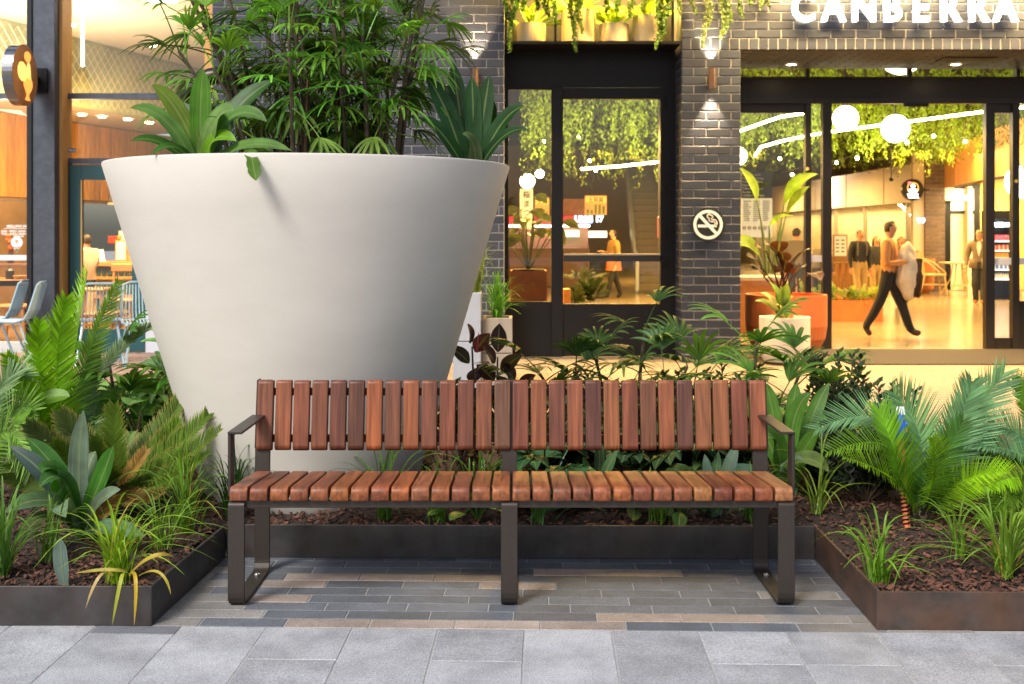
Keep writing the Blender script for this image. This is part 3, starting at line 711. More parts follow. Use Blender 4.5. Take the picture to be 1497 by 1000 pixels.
# white bulkhead and shop fronts along the far corridor
BH = M('white_bulkhead', (.78,.70,.62), .6, 0, 1.2, .06)
bt = thing('shop_bulkhead', 'long pale bulkhead wall lit from above over the far shop windows', 'wall', (10, 40, 0))
MB().box(9.95,10.5,27.6,55.9,2.16,3.12).build('bulkhead', BH, bt)
for k in range(8): MB().box(9.93,9.952,27.6+3.5*k,27.62+3.5*k,2.16,3.12).build('joint', M('joint_line', (.5,.42,.34), .7), bt)
lamp('bulkhead_wash', 'AREA', (9.55, 36, 3.5), 260, (1,.78,.5), .10, (9.95, 36, 3.0), 18)
for o in bpy.data.objects:
    if o.name == 'bulkhead_wash': o.rotation_euler = Vector((.5,0,-.55)).to_track_quat('-Z', 'Y').to_euler()
MB().box(9.50,9.62,27.6,46,3.53,3.58).build('light_rail', BLACK, bt)
sf = thing('storefront', 'bright glazed shop front with steel frames under the pale bulkhead', 'shop front', (10.1, 40, 0))
for y in (29.6,33.2,36.2,40,44,48,52): MB().box(10.05,10.15,y,y+.1,0,2.16).build('frame', M('frame_steel', (.35,.30,.24), .4, .5), sf)
MB().box(10.08,10.12,27.8,55,0.05,2.14).build('pane', GLASS, sf)
MB().box(10.9,11.0,27.8,55,0,2.5).build('back_wall', M('shop_wall_glow', (.72,.60,.38), .7, 0, .6, .25), sf)
lamp('shop_light', 'AREA', (10.45, 40, 2.08), 260, (1,.68,.28), .5, (10.5, 40, 0), 24)
MB().box(10.15,10.9,27.8,55,2.16,2.3).build('soffit', PLAS, sf)
tg = M('screen_glow', (.6,.7,1), .4, emit=(.55,.68,1), es=3)
# far brick pier with round sign
def P27(px, py): return W(px, py, 27.4)
a, b = P27(1352,427).x, P27(1382,427).x
fpz = 3.6
fp_ = MB().box(a+.01,b-.01,27.41,28.2,0,fpz); far_p = tag(fp_.build('brick_pier', MORT), 'far dark brick pier inside the mall beside the rattan chair', 'pillar')
fb2 = MB(); r = 0
while r*.0934 < fpz-.05:
    x = a-(.13 if r % 2 else 0)
    while x < b-.03:
        fb2.cbox(max(a, x)+.005, min(b, x+BL)-.005, 27.4, 27.45, r*.0934+.005, r*.0934+.088, .004); x += BL
    r += 1
tag(fb2.build('bricks', M('brown_brick', (.11,.065,.045), .6, 0, 20, .2, isl=.25), far_p), kind='stuff')
MB().box(a-.26, a, 27.45, 27.6, 0, 3.3).build('concrete_edge', M('tan_edge', (.5,.40,.30), .7), far_p)
def disc(b, c, r, y0, y1, n=32, mi=0, sq=1.0):
    fn = lambda u, v, d: (c.x+u*r*sq, c.y+d, c.z+v*r); b.prism([(math.cos(2*PI*i/n), math.sin(2*PI*i/n)) for i in range(n)], fn, y0, y1, mi); return b
c = W(1333.5,277.5,27.2); t = thing('round_shop_sign', 'round black hanging sign with white emblem on the far brick pier', 'sign', c)
disc(MB(), c, .255, -.05, .05).build('disc', M('sign_black', (.012,.01,.01), .3), t)
ow = M('sign_glow_white', (1,1,1), .4, emit=(1,.95,.9), es=2.5); og = M('sign_orange', (.7,.32,.05), .4, emit=(1,.45,.08), es=.8); orr = M('sign_red', (.8,.05,.05), .4, emit=(1,.1,.1), es=1.5)
bq = MB(); n = 26
for i in range(n):
    a0, a1 = [-1.2+2*PI*.95*j/n for j in (i, i+1)]
    f2 = lambda u, v, d: (c.x+u, c.y+d, c.z+.04+v)
    bq.prism([(.135*math.cos(a0),.135*math.sin(a0)),(.135*math.cos(a1),.135*math.sin(a1)),(.118*math.cos(a1),.118*math.sin(a1)),(.118*math.cos(a0),.118*math.sin(a0))], f2, -.06, -.05)
bq.build('ring', og, t)
bq = MB(); disc(bq, c+Vector((0,0,.085)), .045, -.065, -.05, 16); f3 = lambda u, v, d: (c.x+u, c.y+d, c.z+v)
bq.prism([(-.11,.0),(-.03,.02),(-.03,.06),(.03,.06),(.03,.02),(.11,.0),(.08,-.05),(0,-.075),(-.08,-.05)], f3, -.063, -.05); bq.build('emblem', ow, t)
disc(MB(), c+Vector((-.082,0,.155)), .036, -.07, -.05, 14).build('dot', orr, t)
text('word', 'YMK', .125, (c.x, c.y-.055, c.z-.19), ow, t, .004, .006, 'CENTER')
MB().box(c.x+.25, P27(1352,277).x+.03, c.y-.03, c.y+.03, c.z-.02, c.z+.02).build('bracket', BLACK, t)
# wall mounted camera hanging
c = W(1303,262,22); t = thing('ceiling_camera', 'small dark dome camera hanging on a thin rod under the greenery', 'camera', c)
MB().tube([c, (c.x,c.y,5.6)], .012, 5).build('rod', BLACK, t); MB().sphere(c, .045, 10, 6).build('dome', BLACK, t)
# timber slat bulkhead on the right with the shop recess underneath
TS = M('timber_slat', (.42,.19,.06), .5, 0, 8, .25, isl=.18, stretch=(1,1,.1))
t = thing('timber_bulkhead', 'bulkhead of narrow vertical timber slats at right inside the mall', 'wall', (9.6, 24, 2.4))
A, B = Vector((P27(1382,0).x, 27.35, 0)), Vector((8.7, 19.6, 0)); N_ = 110; sb = MB()
for i in range(N_):
    p = A+(B-A)*((i+.5)/N_); q = (B-A).normalized(); nn = Vector((q.y,-q.x,0)); hw = (B-A).length/N_*.32
    sb.prism([(-hw,0),(hw,0),(hw,.04),(-hw,.04)], lambda u, v, d: p+q*u-nn*v*-1+Vector((0,0,d)), 2.45, 3.35)
tag(sb.build('slats', TS, t), kind='stuff')
q = (B-A).normalized(); nn = Vector((q.y,-q.x,0)); bb = MB(); bb.add([A-nn*.03+Vector((0,0,2.46)), B-nn*.03+Vector((0,0,2.46)), B-nn*.03+Vector((0,0,3.34)), A-nn*.03+Vector((0,0,3.34)), A-nn*.3+Vector((0,0,2.46)), B-nn*.3+Vector((0,0,2.46)), B-nn*.3+Vector((0,0,3.34)), A-nn*.3+Vector((0,0,3.34))], [(0,1,2,3),(4,7,6,5),(0,4,5,1),(3,2,6,7)])
bb.build('backing', M('slat_backing', (.10,.05,.02), .7), t)
lamp('slat_wash', 'AREA', (9.0,24,3.7), 60, WARM, 5, (9.6,24,2.8), .3)
t = thing('shop_glass_door', 'dark framed frosted glass shop door behind the rattan table', 'door', (10.6, 27.9, 0))
def q28(x0, x1, y0, y1, Y0, Y1): return MB().box(XP(x0,Y0), XP(x1,Y0), Y0, Y1, max(0, ZP(y1,Y0)), ZP(y0,Y0))
q28(1383,1390,270,424,28,28.1).build('frame', BLACK, t); q28(1425,1433,270,424,28,28.1).build('frame', BLACK, t); q28(1390,1425,270,276,28,28.1).build('frame', BLACK, t); q28(1390,1425,308,312,28,28.1).build('rail', BLACK, t)
q28(1390,1425,276,308,28.05,28.07).build('frosted_pane', M('frosted_lit', (.75,.72,.62), .6, emit=(1,.85,.6), es=.5), t)
q28(1390,1425,312,424,28.05,28.07).build('frosted_pane', M('frosted_dim', (.62,.58,.42), .6, 0, 1, .2), t)
tag(q28(1433,1520,262,424,28.1,28.3).build('wall', M('ochre_wall', (.62,.40,.10), .7)), kind='structure')
lamp('recess_light', 'AREA', (11.6,26.6,2.4), 150, (1,.75,.34), 1.6, (11.6,27.2,0))
# drinks fridge
t = thing('drinks_fridge', 'lit black drinks fridge with shelves of coloured bottles behind the right door', 'fridge', (XP(1468,24), 24, 0)); yf = 24
q = lambda a0, a1, b0, b1, Y0, Y1: MB().box(XP(a0,yf), XP(a1,yf), Y0, Y1, max(0, ZP(b1,yf)), ZP(b0,yf))
q(1451,1481,312,440,yf+.45,yf+.5).build('back', BLACK, t); q(1449,1452,312,440,yf,yf+.5).build('side', BLACK, t); q(1480,1483,312,440,yf,yf+.5).build('side', BLACK, t); q(1449,1483,308,321,yf-.02,yf+.5).build('header', BLACK, t); q(1453,1479,326,331,yf+.0,yf+.1).build('light_bar', M('cool_bar', (1,1,1), .4, emit=(.8,.92,1), es=5), t)
for i, (py, cs) in enumerate(((352,((.6,.05,.06),)),(366,((.65,.10,.10),(.7,.4,.3))),(377,((.75,.35,.06),)),(394,((.1,.2,.7),(.5,.6,.8))),(408,((.75,.75,.7),)))):
    sh_ = q(1452,1480,py,py+1.5,yf+.03,yf+.44).build('shelf', M('fridge_shelf', (.6,.6,.6), .4, emit=(.9,.95,1), es=.6), t)
    for k in range(8):
        px = 1454.5+k*3.1; z = ZP(py, yf); cc = cs[k % len(cs)]
        bo = MB().lathe([(.017,0),(.018,.085),(.007,.11),(.007,.125)], 8, (XP(px,yf), yf+.1, z)); tag(bo.build('bottle', M('bottle_%d_%d' % (i, k % len(cs)), cc, .25)), nth(k)+' bottle from the left on the '+('top red','second red and pale','orange','blue and pale','lowest clear')[i]+' row of the drinks fridge', 'bottle', 'bottles in the drinks fridge')
lamp('fridge_light', 'AREA', (XP(1466,yf), yf-.05, ZP(323,yf)), 12, (.8,.9,1), .35, (XP(1466,yf), yf+.3, .6), .1)

# rattan furniture
RAT = M('rattan', (.60,.42,.20), .55, 0, 60, .2)
def rattan_chair(px, Y, flip, lab):
    x = XP(px, Y); t = thing('rattan_chair', lab, 'chair', (x, Y, 0), 'rattan chairs in the mall'); s = -1 if flip else 1
    P = lambda u, v, z: (x+s*u, Y+v, z)
    b = MB()
    for v in (-.2,.2):
        MB().tube([P(-.30,v,.95), P(-.24,v,.48), P(-.10,v,.44)], .022, 6).build('back_post', RAT, t)
        MB().tube([P(-.22,v,.45), P(-.34,v,0)], .02, 6).build('leg', RAT, t)
        MB().tube([P(.22,v,.45), P(.28,v,0)], .02, 6).build('leg', RAT, t)
        MB().tube([P(-.28,v,.82), P(-.02,v,.72), P(.24,v,.50), P(.24,v,.44)], .016, 6).build('arm', RAT, t)
        MB().tube([P(-.28,v,.22), P(.25,v,.22)], .013, 5).build('stretcher', RAT, t)
    MB().cbox(x-.26, x+.26, Y-.22, Y+.22, .43, .47, .012).build('seat', M('woven_seat', (.66,.52,.30), .6, 0, 80, .25), t)
    k = MB(); 
    for v in [-.16+.08*i for i in range(5)]: k.tube([P(-.24,v,.48), P(-.30,v,.93)], .010, 5)
    k.tube([P(-.30,-.2,.95), P(-.31,0,.99), P(-.30,.2,.95)], .02, 6); k.build('backrest', RAT, t)
rattan_chair(1362, 26.4, False, 'rattan chair with sloping arms beside the far brick pier')
rattan_chair(1464, 25.4, True, 'rattan chair partly hidden behind the man in the grey suit')
def rattan_table(px, Y, lab):
    x = XP(px, Y); t = thing('bistro_table', lab, 'table', (x, Y, 0)); MB().cbox(x-.34,x+.34,Y-.34,Y+.34,.70,.735,.01).build('table_top', M('woven_seat', (.66,.52,.30)), t)
    for u in (-1,1):
        for v in (-1,1): MB().tube([(x+u*.10,Y+v*.1,.70),(x+u*.14,Y+v*.14,.35),(x+u*.30,Y+v*.28,0)], .018, 6).build('leg', RAT, t)
    MB().tube([(x-.2,Y,.2),(x+.2,Y,.2)], .014, 5).build('stretcher', RAT, t)
rattan_table(1402, 26.2, 'pale rattan table with splayed legs between two chairs')

# terracotta tub behind the walking woman, with plant
CORT = M('corten_orange', (.40,.135,.040), .55, .2, 3, .25, .1, 40)
c = W(1345,425,27); c.z = 0
tb = MB().lathe([(.20,0),(.30,.10),(.33,.5),(.33,.80),(.29,.80),(.28,.72),(0,.71)], 24, c); tag(tb.build('planter_tub', CORT, smooth=False), 'round orange planter tub beside the rattan chair', 'planter')
# long corten planter in the mall
x0, x1 = XP(1170,18.3), XP(1291,18.3)
lp = thing('long_planter', 'long low rust orange planter box on the mall floor', 'planter', ((x0+x1)/2, 18.5, 0))
q = MB(); q.box(x0,x1,18.3,18.33,0,.33); q.box(x0,x1,19.2,19.23,0,.33); q.box(x0,x0+.03,18.33,19.2,0,.33); q.box(x1-.03,x1,18.33,19.2,0,.33); q.build('box', CORT, lp); MB().box(x0+.03,x1-.03,18.33,19.2,.05,.28).build('soil', SOIL, lp)
def small_plant(name, lab, c, h, wd, n, col, cat='plant', leafw=.3, group=None, mat=None):
    """bushy pot plant: many pointed leaves on arching stalks, one mesh of foliage"""
    b = MB(); c = Vector(c)
    for i in range(n):
        a = R.uniform(0, 2*PI); el = R.uniform(.15, 1.3); L = h*R.uniform(.55, 1.1)
        d = Vector((math.cos(a)*math.cos(el)*wd/h, math.sin(a)*math.cos(el)*wd/h, math.sin(el)))
        base = c+Vector((R.gauss(0,wd*.12), R.gauss(0,wd*.12), 0)); m = base+d*L*.6+Vector((0,0,L*.12)); tip = base+d*L-Vector((0,0,L*R.uniform(.0,.25)))
        pts = bez(base, m, tip, 6); k = L*leafw
        b.blade(pts, [k*.08,k*.10,k*.35,k*.62,k*.72,k*.5,.004], Vector((0,-.5,1)), .2)
    o = b.build(name, mat or LEAF, origin=c, color=col); return tag(o, lab, cat, group)
for i in range(11):
    px = 1180+i*10.5; cc = R.choice(((.16,.22,.03),(.22,.26,.03),(.10,.16,.03))); small_plant('planter_plant', 'low green foliage plant, '+nth(i)+' from the left in the long rust planter', (XP(px,18.7), 18.6+R.uniform(-.15,.3), .28), R.uniform(.30,.46), .26, 26, cc, group='plants in the long planter', leafw=.22)
for i, px in enumerate((1222,1240,1262,1280)): small_plant('bromeliad', 'low reddish bromeliad, '+nth(i)+' from the left at the front of the long rust planter', (XP(px,18.4), 18.42, .29), .16, .16, 22, (.42,.16,.04), group='red bromeliads in the long planter', leafw=.25)
# counters and boards seen through the left pane
OW = M('orange_timber', (.50,.22,.06), .45, 0, 8, .2)
t = thing('timber_counter', 'pale topped timber counter behind the left entrance pane', 'counter', (XP(1105,16), 16, 0))
MB().box(XP(1076,16), XP(1146,16), 16, 16.6, 0, .74).build('front', OW, t); MB().box(XP(1074,16), XP(1148,16), 15.97, 16.63, .74, .79).build('counter_top', M('pale_top', (.7,.6,.42), .4), t)
t = thing('timber_box', 'small orange timber box standing beside the left sliding door', 'box', (XP(1180,17), 17, 0)); MB().cbox(XP(1164,17), XP(1200,17), 17, 17.4, 0, .42, .006).build('box', OW, t); MB().box(XP(1163,17), XP(1201,17), 16.98, 17.42, .42, .45).build('lid', OW, t)
t = thing('notice_board', 'cream notice board with rows of small print behind the left entrance pane', 'board', W(1106,346,14.6))
MB().box(XP(1084,14.6), XP(1129,14.6), 14.6, 14.63, ZP(347,14.6), ZP(290,14.6)).build('panel', M('cream_paper', (.78,.70,.48), .6, emit=(1,.85,.5), es=.15), t)
pm = M('print_ink', (.30,.25,.15), .7); bq = MB()
for i in range(11):
    for k in range(3):
        x = XP(1087+k*14, 14.6); z = ZP(294+i*2.8, 14.6); bq.box(x, x+R.uniform(.055,.10), 14.595, 14.599, z-.006, z+.004)
tag(bq.build('print', pm, t), kind='stuff')
for k in range(5):
    c = W(1088+k*7.6, 333, 14.595); bq = MB(); n = 14
    for i in range(n):
        a0, a1 = 2*PI*i/n, 2*PI*(i+1)/n; bq.prism([(.022*math.cos(a0),.022*math.sin(a0)),(.022*math.cos(a1),.022*math.sin(a1)),(.016*math.cos(a1),.016*math.sin(a1)),(.016*math.cos(a0),.016*math.sin(a0))], lambda u, v, d: (c.x+u, c.y+d, c.z+v), -.003, .002)
    bq.prism([(-.012,-.003),(.012,-.003),(.012,.003),(-.012,.003)], lambda u, v, d: (c.x+u, c.y+d, c.z+v), -.003, .002); bq.build('icon', M('icon_brown', (.35,.12,.05), .6), t)
MB().box(XP(1084,14.62), XP(1129,14.62), 14.62, 14.65, ZP(289,14.6), ZP(251,14.6)).build('header_panel', M('dark_glass_panel', (.035,.035,.02), .4), t)
ww = M('white_print', (.85,.82,.75), .6)
for i, s in enumerate(('Opening hours','Monday to Friday','9.00am - 5.30pm','Saturday','9.00am - 5.00pm','Sunday','10.00am - 4.00pm')): text('line', s, .038, (XP(1085.5,14.6), 14.615, ZP(257+i*5, 14.6)), ww, t, .001)
# menu board and stools far in the mall
t = thing('menu_board', 'framed cream menu board leaning on a pale counter in the far mall', 'board', W(1228,375,30)); 
MB().box(XP(1218,30), XP(1239,30), 30, 30.05, ZP(376,30), ZP(343,30)).build('frame', M('timber_frame', (.45,.25,.10), .5), t); MB().box(XP(1220,30), XP(1237,30), 29.98, 30.0, ZP(374,30), ZP(345,30)).build('sheet', M('cream_paper', (.78,.70,.48)), t)
bq = MB()
for i in range(4):
    for k in range(2): x = XP(1222+k*8, 29.97); z = ZP(351+i*5.5, 29.97); bq.box(x, x+.08, 29.965, 29.975, z-.02, z+.012)
bq.build('print', M('print_dark', (.1,.07,.04), .7), t)
t = thing('pale_counter', 'long pale stone counter in the far mall behind the planter', 'counter', (XP(1225,31), 31, 0)); MB().cbox(XP(1170,31), XP(1300,31), 31, 31.7, 0, .78, .01).build('front', M('tan_timber', (.40,.22,.10), .6, 0, 6, .2), t); MB().cbox(XP(1168,31), XP(1302,31), 30.95, 31.75, .78, .86, .01).build('counter_top', M('pale_top', (.7,.6,.42)), t)
for k in range(5):
    px = 1216+k*9; Y = 29.2; x = XP(px, Y); t = thing('bar_stool', 'thin timber bar stool, '+nth(k)+' from the left at the far pale counter', 'stool', (x, Y, 0), 'bar stools at the far counter')
    MB().lathe([(0,.62),(.15,.62),(.16,.65),(0,.66)], 14, (x, Y, 0)).build('seat', OW, t)
    for u in (-1,1):
        for v in (-1,1): MB().tube([(x+u*.08,Y+v*.08,.62),(x+u*.13,Y+v*.13,0)], .014, 5).build('leg', OW, t)
# shop sign glows on the far right shop window
t = thing('window_screen', 'small blue and red glowing letters in the far shop window', 'sign', W(1345,322,27.9)); text('word', 'TU', .13, (XP(1341,27.2), 27.2, ZP(325,27.2)), tg, t, .004, .01)

# ---------------------------------------------------------------- seen through the black door
t = thing('square_planter', 'tall rust orange planter behind the side light', 'planter', (.15, 14.4, 0)); x0, x1 = XP(746,14.2), XP(800,14.2); zt = ZP(396,14.2)
q = MB(); q.cbox(x0,x1,14.2,14.75,0,zt,.006); q.build('box', CORT, t); MB().box(x0+.03,x1-.03,14.23,14.72,zt,zt+.012).build('soil', SOIL, t)
pp = thing('philodendron', 'leafy split leaf philodendron in the rust planter behind the side light', 'plant', ((x0+x1)/2, 14.45, zt))
for i in range(26):
    a = R.uniform(0, 2*PI); L = R.uniform(.35, .95); el = R.uniform(.7, 1.45); b0 = Vector(((x0+x1)/2, 14.45, zt)); d = Vector((math.cos(a)*math.cos(el)*.7, math.sin(a)*math.cos(el)*.5, math.sin(el)))
    e = b0+d*L; q = MB(); q.tube(bez(b0, b0+d*L*.6, e, 4), .006, 4, cap=False); tip = e+Vector((math.cos(a)*.22, math.sin(a)*.16, -.10+R.uniform(-.04,.08)))
    q.blade(bez(e, (e+tip)/2+Vector((0,0,.04)), tip, 6), [.02,.12,.17,.18,.14,.07,.004], Vector((0,-.6,.8)), .15); q.build('leaf', LEAF, pp, color=jit((.17,.20,.025), .35))
small_plant('potted_bush', 'dark bushy plant beyond the black door beside the escalator', (XP(862,24), 24, 0), .62, .5, 60, (.03,.045,.012))
small_plant('potted_bush', 'low dark plant left of the bush beyond the black door', (XP(842,22), 22, 0), .5, .3, 40, (.05,.06,.015))
small_plant('potted_bush', 'leafy plant with pale flowers in front of the red kiosk', (XP(848,19.5), 19.5, .62), .26, .50, 46, (.07,.08,.015))
t = thing('timber_plinth', 'narrow orange timber plinth beside the planter behind the black door', 'plinth', (XP(832,16), 16, 0)); MB().cbox(XP(824,16), XP(834,16), 16, 16.3, 0, .62, .005).build('post', OW, t); MB().cbox(XP(822,16), XP(838,16), 15.95, 16.35, 0, .10, .005).build('foot', OW, t)
# red kiosk
KY = 30; kx = lambda p: XP(p, KY); kz = lambda p: ZP(p, KY)
RD = M('kiosk_red', (.55,.02,.03), .35, emit=(1,.05,.06), es=.35)
t = thing('food_kiosk', 'red banded food kiosk with glowing sign seen through the black door', 'kiosk', (kx(815), KY, 0))
MB().cbox(kx(744), kx(862), KY, KY+2, kz(328), kz(316), .02).build('fascia', RD, t)
MB().box(kx(846), kx(866), KY-.01, KY+.0, kz(327), kz(316)).build('blue_corner', M('kiosk_blue', (.25,.4,.75), .4, emit=(.3,.5,1), es=.6), t)
text('word', 'UMG 17', .21, (kx(840), KY-.02, kz(324)), M('kiosk_word', (.9,.95,1), .4, emit=(.75,.9,1), es=1.8), t, .01, .012, 'LEFT')
MB().box(kx(744), kx(862), KY+.02, KY+.12, kz(332), kz(329)).build('light_strip', M('warm_strip', (1,.9,.7), .4, emit=(1,.8,.5), es=7), t)
MB().box(kx(744), kx(862), KY+.6, KY+.7, 0, kz(333)).build('back_wall', M('kiosk_wall', (.35,.22,.2), .6), t)
MB().cbox(kx(744), kx(862), KY, KY+.5, 0, kz(362), .02).build('counter', M('kiosk_counter', (.25,.13,.08), .5), t)
MB().cbox(kx(822), kx(856), KY+.2, KY+.6, kz(316)+.01, kz(290), .01).build('top_panel', M('ply_panel', (.55,.25,.08), .5, 0, 5, .2), t)
MB().box(kx(822), kx(848), KY+.4, KY+.45, kz(346), kz(337)).build('menu_screen', M('green_screen', (.3,.6,.3), .4, emit=(.45,1,.5), es=1.6), t)
MB().box(kx(862), kx(889), KY+.4, KY+.45, kz(347), kz(338)).build('menu_screen', M('cream_screen', (.8,.7,.5), .4, emit=(1,.85,.5), es=1.8), t)
def poster(px0, px1, py0, py1, Y, txt, lab, tilt=.0):
    t = thing('banner', lab, 'banner', W((px0+px1)/2, py1, Y)); x0, x1, z0, z1 = XP(px0,Y), XP(px1,Y), ZP(py1,Y), ZP(py0,Y)
    MB().box(x0,x1,Y,Y+.02,z0,z1).build('sheet', M('banner_orange', (.75,.28,.04), .5, 0, 2, .3, emit=(1,.4,.08), es=.3), t)
    h = (z1-z0); MB().box(x0+.02,x1-.02,Y-.006,Y-.002,z1-h*.36,z1-h*.06).build('band', M('banner_yellow', (.85,.6,.08), .5, emit=(1,.7,.1), es=.3), t)
    text('word', txt, h*.27, ((x0+x1)/2, Y-.008, z1-h*.32), M('banner_ink', (.2,.02,.02), .6), t, .001, .002, 'CENTER')
    bq = MB()
    for i in range(5): xx = x0+(x1-x0)*(.08+.18*i); bq.box(xx, xx+(x1-x0)*.11, Y-.006, Y-.002, z0+h*.05, z0+h*R.uniform(.25,.55))
    bq.build('picture', M('banner_green', (.22,.35,.05), .6), t)
poster(782,803,289,317,27,'土耳','orange menu banner with black characters behind the side light')
poster(855,887,286,314,28,'土耳其','orange menu banner with black characters left of the escalator')
t = thing('tall_banner', 'tall pale banner with black characters behind the side light', 'banner', W(770,330,25)); MB().box(XP(760,25), XP(779,25), 25, 25.02, ZP(335,25), ZP(276,25)).build('sheet', M('cream_paper', (.78,.70,.48)), t)
for i, s in enumerate('桜まつ'): text('word', s, .17, (XP(770,25), 24.99, ZP(289+i*13,25)), M('banner_black', (.03,.03,.03), .6), t, .001, .003, 'CENTER')
# escalator
t = thing('escalator', 'escalator with pale steel balustrades rising beyond the black door', 'escalator', (XP(930,26), 26, 0))
ES = M('escalator_steel', (.30,.32,.34), .3, .7); E0, E1 = W(930,424,27), W(905,180,33)
for i in range(26):
    k = i/26; p = E0+(E1-E0)*k; x = p.x; MB().cbox(x+.03, x+1.0, p.y, p.y+.32, p.z-.02, p.z+.16, .008).build('step', M('step_dark', (.13,.10,.07), .45, .4, 30, .2), t)
for s in (0.0, 1.03):
    MB().tube([E0+Vector((s,-.2,.0)), E0+Vector((s,-.25,.75)), E0+Vector((s,.2,.9)), E1+Vector((s,0,.9))], .045, 8).build('handrail', M('rail_grey', (.45,.48,.52), .35, .3), t)
    q = MB(); a0, b0 = E0+Vector((s,0,-.1)), E1+Vector((s,0,-.1)); q.add([a0, b0, b0+Vector((0,0,.9)), a0+Vector((0,0,.9)), a0+Vector((.04,0,0)), b0+Vector((.04,0,0)), b0+Vector((.04,0,.9)), a0+Vector((.04,0,.9))], [(0,1,2,3),(4,7,6,5),(0,4,5,1),(3,2,6,7),(0,3,7,4),(1,5,6,2)]); q.build('balustrade', ES, t)
# red fire phone on the inner face of the pier
c = Vector((PX0-.035, 13.75, ZP(332,13.75))); t = thing('fire_phone', 'red emergency phone box on the inner brick wall behind the black door', 'phone', c)
RP = M('phone_red', (.62,.02,.015), .35); MB().cbox(c.x-.06, c.x+.04, c.y-.10, c.y+.10, c.z-.14, c.z+.13, .015).build('case', RP, t); MB().tube([(c.x-.02,c.y,c.z-.14),(c.x-.02,c.y,c.z-.30)], .025, 8).build('pull_handle', RP, t)
# ================================================================== LEFT SHOP
LY = 13.6
lx = lambda p, Y=LY: XP(p, Y); lz = lambda p, Y=LY: ZP(p, Y)
CREAM = M('cream_ceiling', (.78,.70,.56), .8)
tag(MB().box(-13,-2.9,13.75,22,-.03,-.004).build('floor', M('shop_floor', (.22,.13,.07), .5, 0, 3, .3)), kind='structure')
# sloping ceiling and patterned bulkhead, timber wall
def wallx(t): return (-6.48+.282*t, 16.8+t)
S0, S1 = -3.4, 4.6
(ax, ay), (bx, by) = wallx(S0), wallx(S1)
tag(MB().add([(-13,13.7,4.27),(-2.9,13.7,4.27),(-2.9,22,4.27),(-13,22,4.27)], [(0,1,2,3)]).build('ceiling', CREAM, origin=(-6,15,4.27)), kind='structure')
qd = Vector((bx-ax, by-ay, 0)).normalized(); qn = Vector((qd.y,-qd.x,0))
t = thing('patterned_bulkhead', 'green and gold bulkhead with raised diamond pattern inside the left shop', 'wall', (-5.5, 15.5, 3))
PAT = M('pattern_green', (.40,.42,.25), .5, .2, 2, .2); PATL = M('pattern_gold', (.62,.55,.34), .4, .3)
A = Vector((ax, ay, 0)); B = Vector((bx, by, 0))
q = MB(); q.add([A+Vector((0,0,3.25)), B+Vector((0,0,3.25)), B+Vector((0,0,4.265)), A+Vector((0,0,4.265)), A-qn*.1+Vector((0,0,3.25)), B-qn*.1+Vector((0,0,3.25)), B-qn*.1+Vector((0,0,4.265)), A-qn*.1+Vector((0,0,4.265))], [(0,1,2,3),(4,7,6,5),(0,4,5,1),(3,2,6,7),(0,3,7,4),(1,5,6,2)]); q.build('panel', PAT, t)
q = MB(); LN = (B-A).length; s = 0; st = .17
while s < LN:
    for r in range(5):
        z0 = 3.29+r*.185; m = s+st/2
        for (u0,v0,u1,v1) in ((s,z0,m,z0+.0925),(m,z0+.0925,s+st,z0),(s,z0+.185,m,z0+.0925),(m,z0+.0925,s+st,z0+.185)):
            q.tube([A+qd*u0+qn*.004+Vector((0,0,v0)), A+qd*u1+qn*.004+Vector((0,0,v1))], .007, 4, cap=False)
        if r % 2 == 0: q.tube([A+qd*(m-.03)+qn*.004+Vector((0,0,z0+.0925)), A+qd*(m+.03)+qn*.004+Vector((0,0,z0+.0925))], .007, 4, cap=False)
    s += st
tag(q.build('diamonds', PATL, t), kind='stuff')
# soffit under the bulkhead
tag(MB().add([A+Vector((0,0,3.245)), B+Vector((0,0,3.245)), B-qn*2.2+Vector((0,0,3.245)), A-qn*2.2+Vector((0,0,3.245))], [(0,1,2,3)]).build('ceiling', CREAM, origin=(-6,17,3.245)), kind='structure')
# timber wall, boards with dark veins
TIM = M('veined_timber', (.60,.33,.10), .45, 0, 3.0, .28, .03, 30, obj=True, stretch=(9,9,.9), ns2=2.2, na2=.45, tint2=(.10,.03,.01))
t = thing('timber_wall', 'wall of upright honey coloured boards with dark veins inside the left shop', 'wall', (-7.5, 15, 0))
off = -qn*1.5; s = -.2; k = 0
while s < LN+3.4:
    wd_ = R.choice((.12,.17,.21)); p = A+off+qd*(s+wd_/2)
    b = MB().cbox(-wd_/2+.003, wd_/2-.003, -.01, .02, .0, 1.28, .003); me = bpy.data.meshes.new('board'); me.from_pydata(b.v, [], b.f); me.materials.append(TIM)
    o = place('board', me, t, (p.x, p.y, 1.95), (0,0,math.atan2(qd.y, qd.x)), color=jit((.58,.25,.04), .22)); s += wd_
def slab_wall(u, v, z0, z1):
    return MB().add([u+Vector((0,0,z0)), v+Vector((0,0,z0)), v+Vector((0,0,z1)), u+Vector((0,0,z1)), u-qn*.1+Vector((0,0,z0)), v-qn*.1+Vector((0,0,z0)), v-qn*.1+Vector((0,0,z1)), u-qn*.1+Vector((0,0,z1))], [(0,1,2,3),(4,7,6,5),(0,4,5,1),(3,2,6,7),(0,3,7,4),(1,5,6,2)])
BT = M('brown_tile_wall', (.22,.13,.065), .4, 0, 1.5, .35); u = A+off-qd*.3+qn*-.03; v = B+off+qd*3.5+qn*-.03
slab_wall(u, v, 1.9, 3.24).build('backing', BT, t); e = u.copy()
while PX+e.x*F/e.y < 70: e += qd*.05
slab_wall(u, e, 0, 1.89).build('lower_wall', BT, t)
